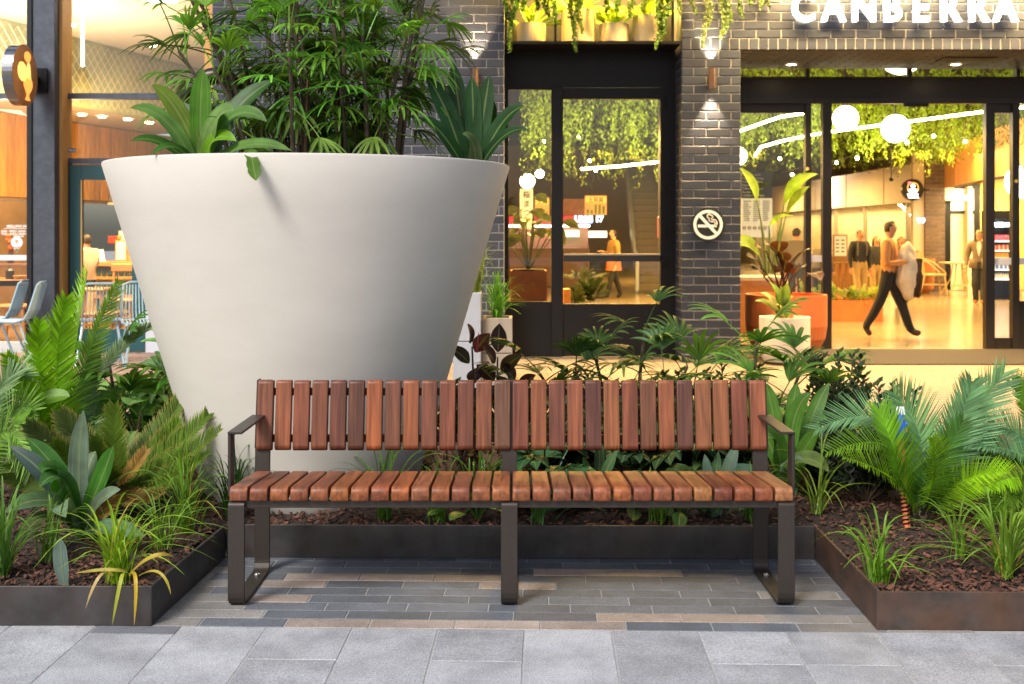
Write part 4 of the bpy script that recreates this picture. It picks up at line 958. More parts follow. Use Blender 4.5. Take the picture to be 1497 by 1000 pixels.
# downlights of the shop
for i, (px, py, zc) in enumerate(((160,6,4.265),(104,36,4.265),(223,66,4.265),(120,167,3.24),(149,170,3.24),(187,174,3.24),(218,179,3.24))):
    Yd = (zc-CH)*F/(PY-py); x = XP(px, Yd)
    if Yd > 21.5: Yd = 21.5; x = XP(px, Yd)
    t = thing('downlight', ('round downlight at the very top of the high shop ceiling','left round downlight in the high shop ceiling beside the steel column','right round downlight in the high shop ceiling near the brick wall','first downlight from the left over the timber wall','second downlight from the left over the timber wall','third downlight from the left over the timber wall','rightmost downlight over the timber wall')[i], 'ceiling light', (x, Yd, zc), ('downlights in the high shop ceiling','downlights over the timber wall')[i > 2])
    MB().lathe([(.085,0),(.085,-.015),(.065,-.018),(.065,-.004)], 16, (x,Yd,zc)).build('trim', M('trim_white', (.7,.68,.62)), t); MB().lathe([(0,-.008),(.066,-.0081)], 16, (x,Yd,zc)).build('lens', DLE, t)
tag(MB().cbox(XP(202,13.9), XP(243,13.9), 13.9, 14.35, 4.24, 4.265, .004).build('panel_light', M('panel_glow', (1,1,1), .4, emit=(1,.97,.92), es=9)), 'square white glowing panel light in the high shop ceiling', 'ceiling light')
tag(MB().tube([W(121,2,14.3), W(121,97,14.3)], .016, 8).build('tube_light', M('tube_glow', (1,1,1), .4, emit=(1,.94,.82), es=7)), 'thin vertical white tube light hanging behind the shop glass', 'lamp')
lamp('shop_light', 'AREA', (-6.2, 15.0, 3.0), 85, (1,.68,.28), 1.6, (-6.2,15,0)); lamp('shop_uplight', 'AREA', (-6.0, 14.5, 2.6), 62, (1,.80,.52), 1.6, (-5.6,15,4.5))
lamp('kitchen_light', 'AREA', (-5.2, 16.4, 2.8), 95, (1,.66,.27), 1.2, (-6.2,17.2,1)); lamp('timber_wash', 'AREA', (-6.8,14.6,2.9), 22, (1,.68,.3), 1.5, (-7.4,15.8,1.8))
# steel column
t = thing('steel_column', 'tall grey blue steel column standing left of the teal shop door', 'column', (XP(58,13.3), 13.3, 0))
c0, c1 = XP(39,13.25), XP(79,13.25)
MB().box(c0, c0+.055, 13.25, 13.62, 0, 6.4).build('flange', M('flange_dark', (.018,.019,.022), .4, .4), t); MB().cbox(c0+.055, c1, 13.27, 13.6, 0, 6.4, .006).build('web', GREY, t)
AMB = M('amber_jamb', (.55,.29,.08), .5, 0, 5, .12, stretch=(4,4,.5))
sfn = thing('storefront', 'glazed left shop front with grey transoms and timber jamb', 'shop front', (-5.2, LY, 0))
MB().box(lx(79,13.4), lx(91,13.4), 13.4, LY+.1, 0, 4.8).build('timber_jamb', AMB, sfn)
MB().box(lx(91), WX0-.02, LY-.03, LY+.08, lz(145), lz(136.5)).build('transom', GREY, sfn); MB().box(lx(91), WX0-.02, LY-.03, LY+.08, lz(239.5), lz(231.5)).build('transom', GREY, sfn)
MB().box(-9, lx(38), LY-.03, LY+.08, lz(145), lz(136.5)).build('transom', GREY, sfn)
MB().box(lx(91), WX0-.02, LY+.02, LY+.03, lz(231.5), 4.6).build('pane', GLASS, sfn); MB().box(-9, lx(38), LY+.02, LY+.03, .12, 4.6).build('pane', GLASS, sfn)
MB().box(-9, lx(38), LY-.02, LY+.08, 0, .12).build('sill', M('pale_sill', (.55,.55,.55), .5), sfn)
MB().box(lx(300), WX0-.02, LY-.03, LY+.08, lz(239.5), 4.6).build('timber_jamb', AMB, sfn)
MB().box(-9, lx(38), LY+.008, LY+.012, lz(380.5), lz(373)).build('safety_band', M('frosted_white', (.82,.84,.86), .6), sfn)
# window lettering
ww2 = M('white_vinyl', (.85,.83,.80), .5)
gl = thing('window_lettering', 'small white opening hours lettering on the glass left of the steel column', 'sign', W(20,335,LY-.02))
text('line', 'GRILLING HOURS', .042, (lx(8.5), LY+.012, lz(332.5)), ww2, gl, .001, .0015)
MB().box(lx(5), lx(38), LY+.010, LY+.013, lz(334.6), lz(333.8)).build('rule', ww2, gl)
for i, (s, e) in enumerate((('SUN - WED','11.30AM - 9PM'),('THU - SAT','11.30AM - 10PM'))):
    text('line', s, .034, (lx(1.0), LY+.012, lz(339.5+i*4)), ww2, gl, .001, .001); text('line', e, .034, (lx(21), LY+.012, lz(339.5+i*4)), ww2, gl, .001, .001)
text('line', 'Welcome', .030, (lx(19), LY+.012, lz(346.5)), ww2, gl, .001, .001)
st_ = thing('window_sticker', 'white pin shaped window sticker with rainbow stripes and heart', 'sticker', W(24,357,LY))
fn = lambda u, v, d: (lx(24)+u*.068, LY+.010-d, lz(354.5)+v*.068)
pin = [(math.cos(a), math.sin(a)) for a in [math.radians(-30+i*12) for i in range(21)]]+[(0,-1.75)]
MB().prism(pin, fn, 0, .002).build('backing', M('sticker_white', (.8,.84,.86), .5), st_)
for i, cc in enumerate(((.75,.12,.06),(.8,.55,.05),(.12,.35,.35))):
    y0 = -.62-.28*i; MB().prism([(-.72+.22*i,y0),(-.4,y0-.18),(0,y0-.24),(.4,y0-.18),(.72-.22*i,y0),(.55-.2*i,y0-.28),(0,y0-.46),(-.55+.2*i,y0-.28)], fn, .002, .004).build('stripe', M('stripe_%d' % i, cc, .5), st_)
for i, cc in enumerate(((.75,.12,.06),(.8,.55,.05),(.08,.25,.5))): 
    hw = (.30,.30,.16)[i]; y0 = .38-.20*i; MB().prism([(-hw,y0),(hw,y0),(hw*.75,y0-.19),(-hw*.75,y0-.19)], fn, .002, .004).build('heart_stripe', MATS['stripe_%d' % i], st_)
# teal door
TEAL = M('teal_paint', (.012,.075,.085), .4, 0, 30, .1)
td = thing('teal_door', 'teal framed glass shop door left of the big pot', 'door', (lx(150), LY, 0))
MB().box(lx(91), lx(103), LY-.02, LY+.08, 0, lz(240)).build('jamb', M('dark_jamb', (.02,.014,.01), .5), td)
MB().cbox(lx(103), lx(120), LY-.03, LY+.05, .01, lz(241), .003).build('stile', TEAL, td); MB().cbox(lx(194), lx(213), LY-.03, LY+.05, .01, lz(241), .003).build('stile', TEAL, td)
MB().box(lx(120), lx(194), LY-.028, LY+.048, lz(263), lz(241)).build('top_rail', TEAL, td); MB().box(lx(120), lx(194), LY-.028, LY+.048, .01, lz(481)).build('bottom_rail', TEAL, td)
MB().box(lx(120), lx(194), LY+.005, LY+.012, lz(481), lz(263)).build('pane', GLASS, td)
MB().box(lx(119.5), lx(121.5), LY-.032, LY-.028, lz(481), lz(263)).build('bead', M('gold_bead', (.6,.35,.1), .4), td)
MB().cbox(lx(207), lx(213), LY-.10, LY-.03, lz(396), lz(380), .006).build('lock', M('purple_lock', (.06,.015,.06), .4), td)
MB().box(lx(213), WX0-.02, LY-.02, LY+.06, 0, lz(240)).build('side_panel', M('pale_panel', (.55,.57,.62), .5), td)
tag(MB().box(lx(101), lx(113), LY-.036, LY-.03, lz(223), lz(217)).build('number_plate', M('grey_plate', (.12,.12,.13), .5)), 'small grey number plate reading F0-01 on the glass over the teal door', 'sign')
text('word', 'F0-01', .045, (lx(101.8), LY-.038, lz(222)), M('plate_ink', (.6,.6,.6), .5), bpy.data.objects['number_plate'], .0005, .001)
# kitchen seen through the door
KY2 = 17.2; kx2 = lambda p: XP(p, KY2); kz2 = lambda p: ZP(p, KY2)
t = thing('tiled_counter', 'timber topped counter faced with dark green tiles inside the shop', 'counter', (kx2(165), KY2, 0))
MB().box(kx2(125), kx2(215), KY2, KY2+.6, 0, kz2(385)).build('front', M('tile_grout', (.55,.36,.14), .7), t)
q = MB()
px = 141
while px < 205:
    for (a, b) in ((389,403),(412,430),(436,452),(457,475)): q.cbox(kx2(px), kx2(px+6.6), KY2-.02, KY2+.005, kz2(b), kz2(a), .004)
    px += 8.3
q.build('tiles', M('green_tile', (.045,.085,.055), .25, 0, 5, .3), t); bpy.data.objects['tiles']['kind'] = 'stuff'
MB().cbox(kx2(123), kx2(217), KY2-.10, KY2+.65, kz2(389), kz2(382.5), .006).build('counter_top', OW, t)
for k in (405.5, 433): MB().cbox(kx2(138), kx2(205), KY2-.06, KY2-.02, kz2(k+3), kz2(k-1), .004).build('rail', OW, t)
MB().box(kx2(118), kx2(240), 19.2, 19.3, 0, 2.15).build('splashback', M('steel_splash', (.50,.40,.26), .4, .4, 1.5, .2), t)
t = thing('kitchen_hood', 'dark kitchen hood above the steel splashback in the shop', 'hood', (kx2(170), 18.4, kz2(292))); MB().cbox(kx2(124), kx2(230), 18.2, 19.15, kz2(294), kz2(279), .02).build('hood', M('hood_dark', (.10,.075,.055), .4, .5), t); MB().box(kx2(124), kx2(230), 18.18, 18.2, kz2(297), kz2(293.5)).build('trim', M('hood_trim', (.5,.42,.3), .35, .7), t)
t = thing('rail_shelf', 'steel wall shelf holding kitchen goods inside the shop', 'shelf', (kx2(160), 18.8, kz2(336))); MB().cbox(kx2(130), kx2(176), 18.7, 19.1, kz2(336), kz2(333.5), .003).build('board', M('steel_shelf', (.45,.42,.38), .3, .8), t)
tag(MB().cbox(kx2(133), kx2(139.5), 18.75, 19.0, kz2(333.3), kz2(311), .006).build('carton', M('orange_carton', (.55,.16,.05), .5)), 'orange carton standing on the kitchen shelf', 'carton')
tag(MB().lathe([(.03,0),(.035,.01),(.035,.13),(.012,.16),(.012,.19),(0,.19)], 12, (kx2(142.5), 18.85, kz2(333.3))).build('squeeze_bottle', M('bottle_white', (.75,.7,.62), .4)), 'white squeeze bottle beside the orange carton', 'bottle')
tag(MB().cbox(kx2(133), kx2(148), 17.9, 18.3, kz2(357), kz2(345), .01).build('coffee_machine', M('machine_red', (.30,.04,.02), .35, .2)), 'dark red machine behind the shop counter', 'machine')
tag(MB().cbox(kx2(152), kx2(170), 18.6, 18.7, kz2(346), kz2(338), .006).build('steel_tray', M('steel_shelf', (.45,.42,.38))), 'flat steel tray hanging below the kitchen shelf', 'tray')
q = MB(); c = (kx2(150), 18.0, kz2(357)); q.add([Vector(c)+Vector(p) for p in ((-.03,0,.20),(.05,0,.19),(.08,.02,0),(.02,-.03,-.02),(-.04,0,.05),(.02,-.03,.1))], [(0,1,5),(1,2,5),(2,3,5),(3,4,5),(4,0,5)]); tag(q.build('tea_towel', M('cloth_white', (.72,.68,.60), .8)), 'crumpled pale tea towel hanging behind the counter', 'towel')
t = thing('menu_stand', 'timber menu holder with pale card standing on the shop counter', 'menu', (kx2(173), KY2+.1, kz2(382.5))); MB().cbox(kx2(165), kx2(182), KY2+.1, KY2+.13, kz2(382.5), kz2(351), .003).build('frame', M('timber_frame', (.45,.25,.10)), t); MB().box(kx2(167), kx2(180), KY2+.092, KY2+.1, kz2(380), kz2(353.5)).build('card', M('cream_paper', (.78,.70,.48)), t); MB().lathe([(0,0),(.035,.02),(.035,.06),(0,.08)], 10, (kx2(171), KY2+.11, kz2(351))).build('knob', M('amber_knob', (.5,.2,.04), .4), t)
t = thing('menu_stand', 'smaller orange framed card beside the menu holder on the counter', 'menu', (kx2(189), KY2+.1, kz2(382.5))); MB().cbox(kx2(184), kx2(198), KY2+.1, KY2+.13, kz2(382.5), kz2(357), .003).build('frame', OW, t); MB().box(kx2(186), kx2(196), KY2+.092, KY2+.1, kz2(366), kz2(359)).build('card', M('cream_paper', (.78,.70,.48)), t)
t = thing('clipboard', 'white clipboard tilted on the counter beside the seated customer', 'clipboard', (kx2(142), KY2, kz2(378))); q = MB(); a = Vector((kx2(131), KY2+.02, kz2(382))); q.add([a, a+Vector((.22,0,0)), a+Vector((.16,.10,.17)), a+Vector((-.02,.10,.17)), a+Vector((0,.01,-.01)), a+Vector((.22,.01,-.01)), a+Vector((.16,.11,.16)), a+Vector((-.02,.11,.16))], [(0,1,2,3),(4,7,6,5),(0,4,5,1),(1,5,6,2),(2,6,7,3),(3,7,4,0)]); q.build('sheet', M('sheet_white', (.8,.8,.8), .6), t)
def stool(px, Y, zt, lab, back=False):
    x = XP(px, Y); t = thing('timber_stool', lab, 'stool', (x, Y, 0)); MB().cbox(x-.2, x+.2, Y-.18, Y+.18, zt-.045, zt, .015).build('seat', OW, t)
    for u in (-1,1):
        for v in (-1,1): MB().tube([(x+u*.15,Y+v*.13,zt-.04),(x+u*.19,Y+v*.17,0)], .022, 6).build('leg', OW, t)
    for v in (-1,1): MB().tube([(x-.17,Y+v*.15,.25),(x+.17,Y+v*.15,.25)], .014, 5).build('rung', OW, t)
    if back:
        for u in (-.17,.17): MB().tube([(x+u,Y+.16,zt),(x+u,Y+.2,zt+.45)], .018, 6).build('post', OW, t)
        MB().cbox(x-.21,x+.21,Y+.17,Y+.22,zt+.36,zt+.47,.012).build('backrest', OW, t)
stool(137, 15.6, .66, 'orange timber stool with rounded seat behind the teal door'); stool(178, 15.9, .50, 'orange timber chair with back in front of the tiled counter', True); stool(150, 14.6, .40, 'low orange timber stool just inside the teal door')
stool(22, 14.6, .50, 'orange timber stool behind the glass left of the column')
t = thing('shop_table', 'dark edged timber table behind the glass left of the column', 'table', (XP(18,14.8), 14.8, 0)); MB().cbox(-8.2, XP(40,14.8), 14.8, 15.5, .74, .80, .006).build('table_top', OW, t); MB().box(-8.2, XP(40,14.8), 14.79, 14.8, .72, .79).build('edge', BLACK, t); MB().box(XP(33,14.8), XP(36,14.8), 14.85, 14.95, 0, .74).build('leg', BLACK, t)
MB().tube([(-8, 15.4, .74), (-8, 15.4, 0)], .04, 6).build('leg', BLACK, t)
c = (XP(12,14.9), 14.95, .80); tag(MB().lathe([(.05,0),(.055,.01),(.055,.11),(.02,.14),(.02,.16),(0,.16)], 12, c).build('sauce_bottle', M('bottle_dark', (.03,.025,.02), .3)), 'dark round bottle standing on the shop table', 'bottle')
tag(MB().lathe([(.0,.0),(.06,.0),(.10,.05),(.095,.05),(.05,.01),(0,.01)], 14, (XP(14,14.85)+.12, 14.9, .80)).build('bowl', M('bowl_tan', (.5,.3,.12), .5)), 'small tan bowl on the shop table', 'bowl')
q = MB(); c = Vector((XP(6,14.9), 15.1, 1.18))
for i in range(14): q.sphere(c+Vector((R.uniform(-.10,.10), R.uniform(-.06,.06), R.uniform(.0,.2))), R.uniform(.02,.035), 8, 5)
fl_ = thing('flower_vase', 'small vase of red orange flowers on a ledge behind the glass', 'vase', (c.x, c.y, 1.0)); q.build('flowers', M('red_orange_flowers', (.5,.09,.02), .6), fl_); MB().lathe([(.04,0),(.05,.05),(.03,.16),(.035,.18)], 12, (c.x, c.y, 1.0)).build('vase', M('vase_dark', (.10,.04,.03), .4), fl_)
tag(MB().cbox(-8.2, XP(40,15), 15.0, 15.2, .955, .995, .004).build('ledge', M('ledge_brown', (.2,.09,.04), .5)), 'brown timber ledge behind the glass left of the column', 'ledge')

# blade sign on the column
c = Vector((XP(37,12.78), 12.78, ZP(110,12.78))); rr = .336
t = thing('blade_sign', 'round copper faced blade sign with orange emblem on the steel column', 'sign', c)
fn = lambda u, v, d: (c.x+d, c.y+u*rr, c.z+v*rr)
n = 44; ring = [(math.cos(2*PI*i/n), math.sin(2*PI*i/n)) for i in range(n)]
MB().prism(ring, fn, -.115, -.002).build('rim', M('polished_steel', (.22,.23,.25), .16, .95), t); MB().prism([(u*.992, v*.992) for u, v in ring], fn, -.004, .0).build('face', M('copper_face', (.40,.20,.08), .42, .55, 60, .06), t)
OG = M('emblem_orange', (.85,.22,.04), .4, emit=(1,.30,.05), es=.7); OY = M('emblem_amber', (.85,.45,.10), .4, emit=(1,.5,.12), es=.7); DKE = M('emblem_edge', (.05,.03,.06), .5)
def ell(cu, cv, a, b_, n=18): return [(cu+a*math.cos(2*PI*i/n), cv+b_*math.sin(2*PI*i/n)) for i in range(n)]
def hcurve(pts): return pts
lobe = [(-.62,.02),(-.60,.22),(-.46,.38),(-.24,.40),(-.02,.30),(.10,.16),(.12,.40),(.20,.46),(.30,.36),(.34,.18),(.36,-.02),(.30,-.14),(.10,-.06),(-.02,-.12),(-.12,-.22),(-.32,-.22),(-.50,-.14)]
tail = [(-.14,-.10),(.10,-.06),(.34,-.04),(.46,-.16),(.50,-.30),(.42,-.44),(.28,-.56),(.20,-.64),(.24,-.74),(.34,-.80),(.18,-.82),(-.06,-.80),(.04,-.70),(.06,-.60),(-.06,-.46),(-.16,-.32)]
for poly, mt_, nm in ((ell(.12,.62,.24,.17), OG, 'upper_shape'), (lobe, OY, 'middle_shape'), (tail, OG, 'lower_shape')):
    MB().prism([(u*1.0-.035, v+.004) for u, v in poly], fn, .0005, .003).build('shadow_edge', DKE, t); MB().prism(poly, fn, .003, .012).build(nm, mt_, t)
MB().box(c.x-.10, c.x-.02, c.y+.30, 13.25, c.z-.035, c.z+.035).build('arm', BLACK, t); MB().box(c.x-.14, c.x+.06, 13.22, 13.25, c.z-.14, c.z+.14).build('wall_plate', BLACK, t)

# blue wire chairs outside
WIRE = M('pale_blue_wire', (.30,.43,.50), .4, .2)
def wire_chair(x, y, rz, lab):
    t = thing('wire_chair', lab, 'chair', (0,0,0), 'pale blue wire chairs outside the left shop')
    def prof(k):   # seat to back profile
        return [Vector((0,-.24,.43)), Vector((0,-.22,.455)), Vector((0,.10,.44)), Vector((0,.19,.47)), Vector((0,.24,.56)), Vector((0,.32,.84))]
    for k in range(13):
        u = -.21+.42*k/12; b = MB(); b.tube([p+Vector((u*(1-.12*(p.z > .6)),0,0)) for p in prof(k)], .007, 5); b.build('wire', WIRE, t)
    b = MB(); P = prof(0); L_ = [p+Vector((-.22,0,0)) for p in P]; R_ = [p+Vector((.22,0,0)) for p in P]; L_[-1].x += .03; R_[-1].x -= .03
    b.tube(L_[:-1]+[L_[-1], Vector((-.12,.335,.865)), Vector((.12,.335,.865)), R_[-1]]+R_[-2::-1], .013, 6); b.tube([L_[1], R_[1]], .010, 6); b.tube([L_[3], R_[3]], .010, 6); b.build('frame', WIRE, t)
    for u in (-1,1):
        MB().tube([(u*.17,-.16,.45),(u*.23,-.23,0)], .013, 6).build('leg', WIRE, t); MB().tube([(u*.17,.12,.45),(u*.24,.30,0)], .013, 6).build('leg', WIRE, t)
    t.location = (x, y, 0); t.rotation_euler = (0,0,rz); return t
wire_chair(XP(16,12.6), 12.6, math.radians(-82), 'pale blue wire chair seen side on beside the steel column')
wire_chair(XP(-10,12.9), 12.9, math.radians(-82), 'pale blue wire chair cut by the left edge of the photo')
wire_chair(XP(146,12.5), 12.5, math.radians(200), 'pale blue wire chair behind the bright green cycad')
wire_chair(XP(213,12.3), 12.3, math.radians(25), 'pale blue wire chair close beside the big pot')

# concrete block planters left of the black door
CONC = M('beige_concrete', (.33,.27,.20), .75, 0, 5, .12, .08, 60); GREYC = M('pale_concrete', (.36,.37,.39), .75, 0, 5, .10)
def block_planter(px0, px1, pyt, Y, mat, lab, dep=.34):
    x0, x1, zt = XP(px0, Y), XP(px1, Y), ZP(pyt, Y); t = thing('block_planter', lab, 'planter', ((x0+x1)/2, Y, 0)); zm = zt*.50
    MB().cbox(x0, x1, Y, Y+dep, 0, zm-.003, .006).build('block', mat, t)
    q = MB(); q.cbox(x0, x1, Y, Y+.03, zm+.003, zt, .005); q.cbox(x0, x1, Y+dep-.03, Y+dep, zm+.003, zt, .005); q.box(x0+.001, x0+.03, Y+.03, Y+dep-.03, zm+.004, zt-.001); q.box(x1-.03, x1-.001, Y+.03, Y+dep-.03, zm+.004, zt-.001); q.build('block', mat, t); MB().box(x0+.03, x1-.03, Y+.03, Y+dep-.03, zm, zt-.04).build('soil', SOIL, t); return t
block_planter(705, 749, 465, 10.4, CONC, 'beige concrete block planter with a grass tuft beside the black door')
block_planter(662, 703, 428, 10.3, GREYC, 'taller pale concrete block planter half hidden behind the big pot')
# shelf pots
SP = M('cream_ceramic', (.70,.55,.30), .35)
for px0, px1, pyt, lab, pl in ((756,798,35.5,'low cream pot at the left end of the shelf over the black door','broad yellow green leaves in the low left shelf pot'),(820.5,871,16.5,'tallest cream pot on the shelf over the black door','leafy plant in the tallest shelf pot'),(876,919,36.5,'low cream pot between two taller pots on the shelf','spreading strap leaved plant in the low third shelf pot'),(924.5,967,25,'medium cream pot at the right end of the shelf','broad leaved plant in the right end shelf pot')):
    Y = FY+.22; r = (px1-px0)/2*Y/F; x = XP((px0+px1)/2, Y); z0 = ZP(60.5, FY); zt = ZP(pyt, Y)
    tag(MB().lathe([(r*.94,0),(r,.02),(r,zt-z0),(r*.93,zt-z0),(r*.92,zt-z0-.03),(0,zt-z0-.03)], 32, (x,Y,z0)).build('plant_pot', SP, smooth=False), lab, 'pot')
    pt = thing('shelf_plant', pl, 'plant', (x, Y, zt-.03))
    for i in range(22):
        a = R.uniform(0, 2*PI); L = R.uniform(.18,.36); el = R.uniform(.3,1.3); d = Vector((math.cos(a)*math.cos(el), math.sin(a)*math.cos(el)*.8, math.sin(el))); b0 = Vector((x,Y,zt-.03))+Vector((d.x,d.y,0))*r*.5
        q = MB(); q.blade(bez(b0, b0+d*L*.7, b0+d*L+Vector((d.x,d.y,0))*.10-Vector((0,0,.03)), 6), [.012,.02,.055,.085,.085,.05,.004], Vector((0,-.6,.8)), .2); q.build('leaf', LEAF, pt, color=jit((.22,.30,.03), .25))
# hanging vines
def vine(px, py0, py1, Y, lab, col, n=90, s=.045, group=None):
    b = MB(); c = W(px, py0, Y); L = (py1-py0)*Y/F; x, y, z = c
    for i in range(n):
        t = i/n; k = c+Vector((.03*math.sin(t*5+px)+R.gauss(0,.020*(1.2-t)), .02*math.cos(t*4+px)+R.gauss(0,.015), -L*t+R.gauss(0,.012))); d = Vector((R.gauss(0,.8), R.gauss(0,.5)-.3, -.5+R.gauss(0,.4))).normalized()*s*(1-.45*t); e = d.cross(Vector((R.gauss(0,1),R.gauss(0,1),.3))).normalized()*s*.30
        b.add([k, k+d*.5-e, k+d, k+d*.5+e], [(0,1,2,3)])
    b.tube([c, c+Vector((.02,0,-L*.5)), c+Vector((0,0,-L))], .004, 4); o = b.build('hanging_vine', LEAFM, color=col); tag(o, lab, 'plant', group)
for (px, py1, lb) in ((744,40,'short vine at the far left corner of the planter shelf'),(748,74,'long vine hanging below the left corner of the planter shelf'),(754,30,'vine just left of the low left shelf pot'),(838,50,'vine over the left side of the tallest shelf pot'),(843,74,'longest vine hanging before the tallest shelf pot'),(850,46,'vine over the middle of the tallest shelf pot'),(800,22,'short vine between the low left pot and the tallest shelf pot'),(808,30,'vine just left of the tallest shelf pot'),(884,18,'vine above the low third shelf pot'),(905,16,'short vine above the gap of the two right shelf pots'),(960,70,'long vine over the right edge of the medium shelf pot'),(966,60,'vine hanging just right of the medium shelf pot'),(974,50,'vine at the right end of the planter shelf'),(766,16,'short vine above the left shelf plant'),(783,12,'shortest vine above the low left shelf pot'),(924,22,'vine over the left side of the medium shelf pot'),(942,14,'short vine above the medium shelf pot')): vine(px, -26, py1, FY-.05, 'green '+lb, jit((.075,.14,.03), .3), 300, .042, 'vines hanging over the planter shelf')
for (px, py1, lb) in ((990,18,'short green vine at the left corner of the pier top'),(1014,20,'short green vine above the left side of the pier'),(1030,70,'longest green vine hanging just above the pier sconce'),(1035,40,'green vine close beside the longest one above the pier'),(1054,56,'second longest green vine above the right half of the pier'),(1060,48,'green vine second from the right above the pier'),(1065,32,'green vine above the right edge of the pier'),(1083,26,'thin green vine left of the letter C'),(1100,8,'tiny green vine near the top left of the letter C'),(1110,11,'tiny green vine close to the letter C'),(1121,8,'shortest green vine nearest the letter C')): vine(px, -30, py1, FY-.10, lb, jit((.085,.125,.035), .3), 190, .040, 'vines hanging over the pier')

# terracotta planters by the entrance
ORP = M('burnt_orange_glaze', (.46,.125,.035), .40, 0, 2, .1)
c = Vector((XP(1149,13.1), 13.1, 0)); r = .452; zt = .706
tag(MB().lathe([(.0,0),(.10,.0),(.26,.03),(.37,.10),(.43,.22),(r,.36),(r,zt),(r-.035,zt),(r-.035,zt-.06),(0,zt-.06)], 44, c).build('orange_planter', ORP, smooth=False), 'large burnt orange round bottomed planter beside the sliding doors', 'planter')
c2 = Vector((XP(1147,12.45), 12.45, 0)); zt2 = ZP(463,12.45)
tag(MB().lathe([(0,0),(.14,.0),(.22,.03),(.262,.10),(.268,.18),(.268,zt2),(.245,zt2),(.245,zt2-.04),(0,zt2-.04)], 40, c2).build('white_planter', M('chalk_white', (.66,.60,.52), .6, 0, 8, .05)), 'smaller chalky white planter in front of the orange planter', 'planter')
def leafpath(parent, pts3, wd, col, nrm=Vector((0,-1,.35)), fold=.22, prof=None, n=10, name='leaf', mat=None):
    pts = bez(*pts3, n); prof = prof or [.30,.48,.66,.82,.94,1,.98,.9,.72,.42,.03]
    b = MB().blade(pts, [wd*prof[int(i*(len(prof)-1)/n)] for i in range(n+1)], nrm, fold)
    return b.build(name, mat or LEAF, parent, smooth=True, color=col, along=True)
BP = [.12,.5,.78,.95,1,.98,.9,.76,.55,.3,.02]
t = thing('bird_of_paradise', 'tall bird of paradise with paddle leaves in the orange planter', 'plant', (c.x, c.y, zt-.06)); Yb = 13.1
for (b0, b1, st_, lf) in ((((1120,400),(1118,340),(1106,292)), ((1106,294),(1102,268),(1080,244)), .02, .17), (((1128,400),(1142,330),(1146,298)), ((1146,300),(1150,262),(1196,254)), .02, .16), (((1131,400),(1140,350),(1150,312)), ((1150,314),(1152,288),(1184,272)), .02, .13), (((1124,400),(1126,350),(1124,330)), ((1124,330),(1138,312),(1160,316)), .015, .07), (((1118,400),(1112,380),(1108,372)), ((1110,374),(1090,340),(1072,362)), .015, .16)):
    q = MB(); q.tube(bez(*[W(*p, Yb) for p in b0], 6), [st_*.9]*4+[.012,.009,.007], 6); q.build('stalk', M('green_stalk', (.12,.16,.04), .4), t)
    leafpath(t, [W(*lf_, Yb-.12*i) for i, lf_ in enumerate(b1)], lf, jit((.22,.30,.04), .2), Vector((.5,-.8,.4)), .35, BP)
t = thing('burgundy_plant', 'dark burgundy broad leaved plant in the orange planter', 'plant', (c.x, c.y, zt-.06))
for (tx, ty, bx_, by_) in ((1092,376,1112,392),(1104,362,1122,374),(1118,356,1134,372),(1140,366,1146,384),(1184,364,1160,386),(1170,372,1154,392),(1126,384,1132,398),(1150,380,1146,398),(1100,392,1116,404),(1176,388,1160,402),(1200,410,1184,400),(1140,352,1138,372)):
    bs = W(bx_, by_, 13.0); MB().tube(bez(Vector((c.x+R.uniform(-.08,.08), c.y, zt-.06)), W((bx_+1140)/2, by_+12, 13.0), bs, 5), .009, 5).build('stalk', M('dark_stalk', (.06,.025,.015), .5), t)
    tip = W(tx, ty+R.uniform(-2,3), 12.8); leafpath(t, [bs, (bs+tip)/2+Vector((0,-.02,.07)), tip], .20, jit((.045,.016,.012), .3), Vector((R.uniform(-.3,.3),-.5,.8)), .15, BP)
t = thing('variegated_plant', 'cream and green variegated plant in the white planter', 'plant', (c2.x, c2.y, zt2-.04))
for (tx, ty, k) in ((1112,428,0),(1118,442,0),(1140,418,1),(1152,414,1),(1160,434,1),(1104,440,1),(1128,420,1),(1150,452,0),(1136,446,0),(1164,448,1),(1124,412,1)):
    bs = Vector((c2.x+R.uniform(-.06,.06), c2.y, zt2-.04)); tip = W(tx, ty, 12.35); leafpath(t, [bs, (bs+tip)/2+Vector((0,0,.13)), tip], .11, ((.46,.42,.16),(.16,.24,.04))[k], Vector((0,-.6,.8)), .2, BP)
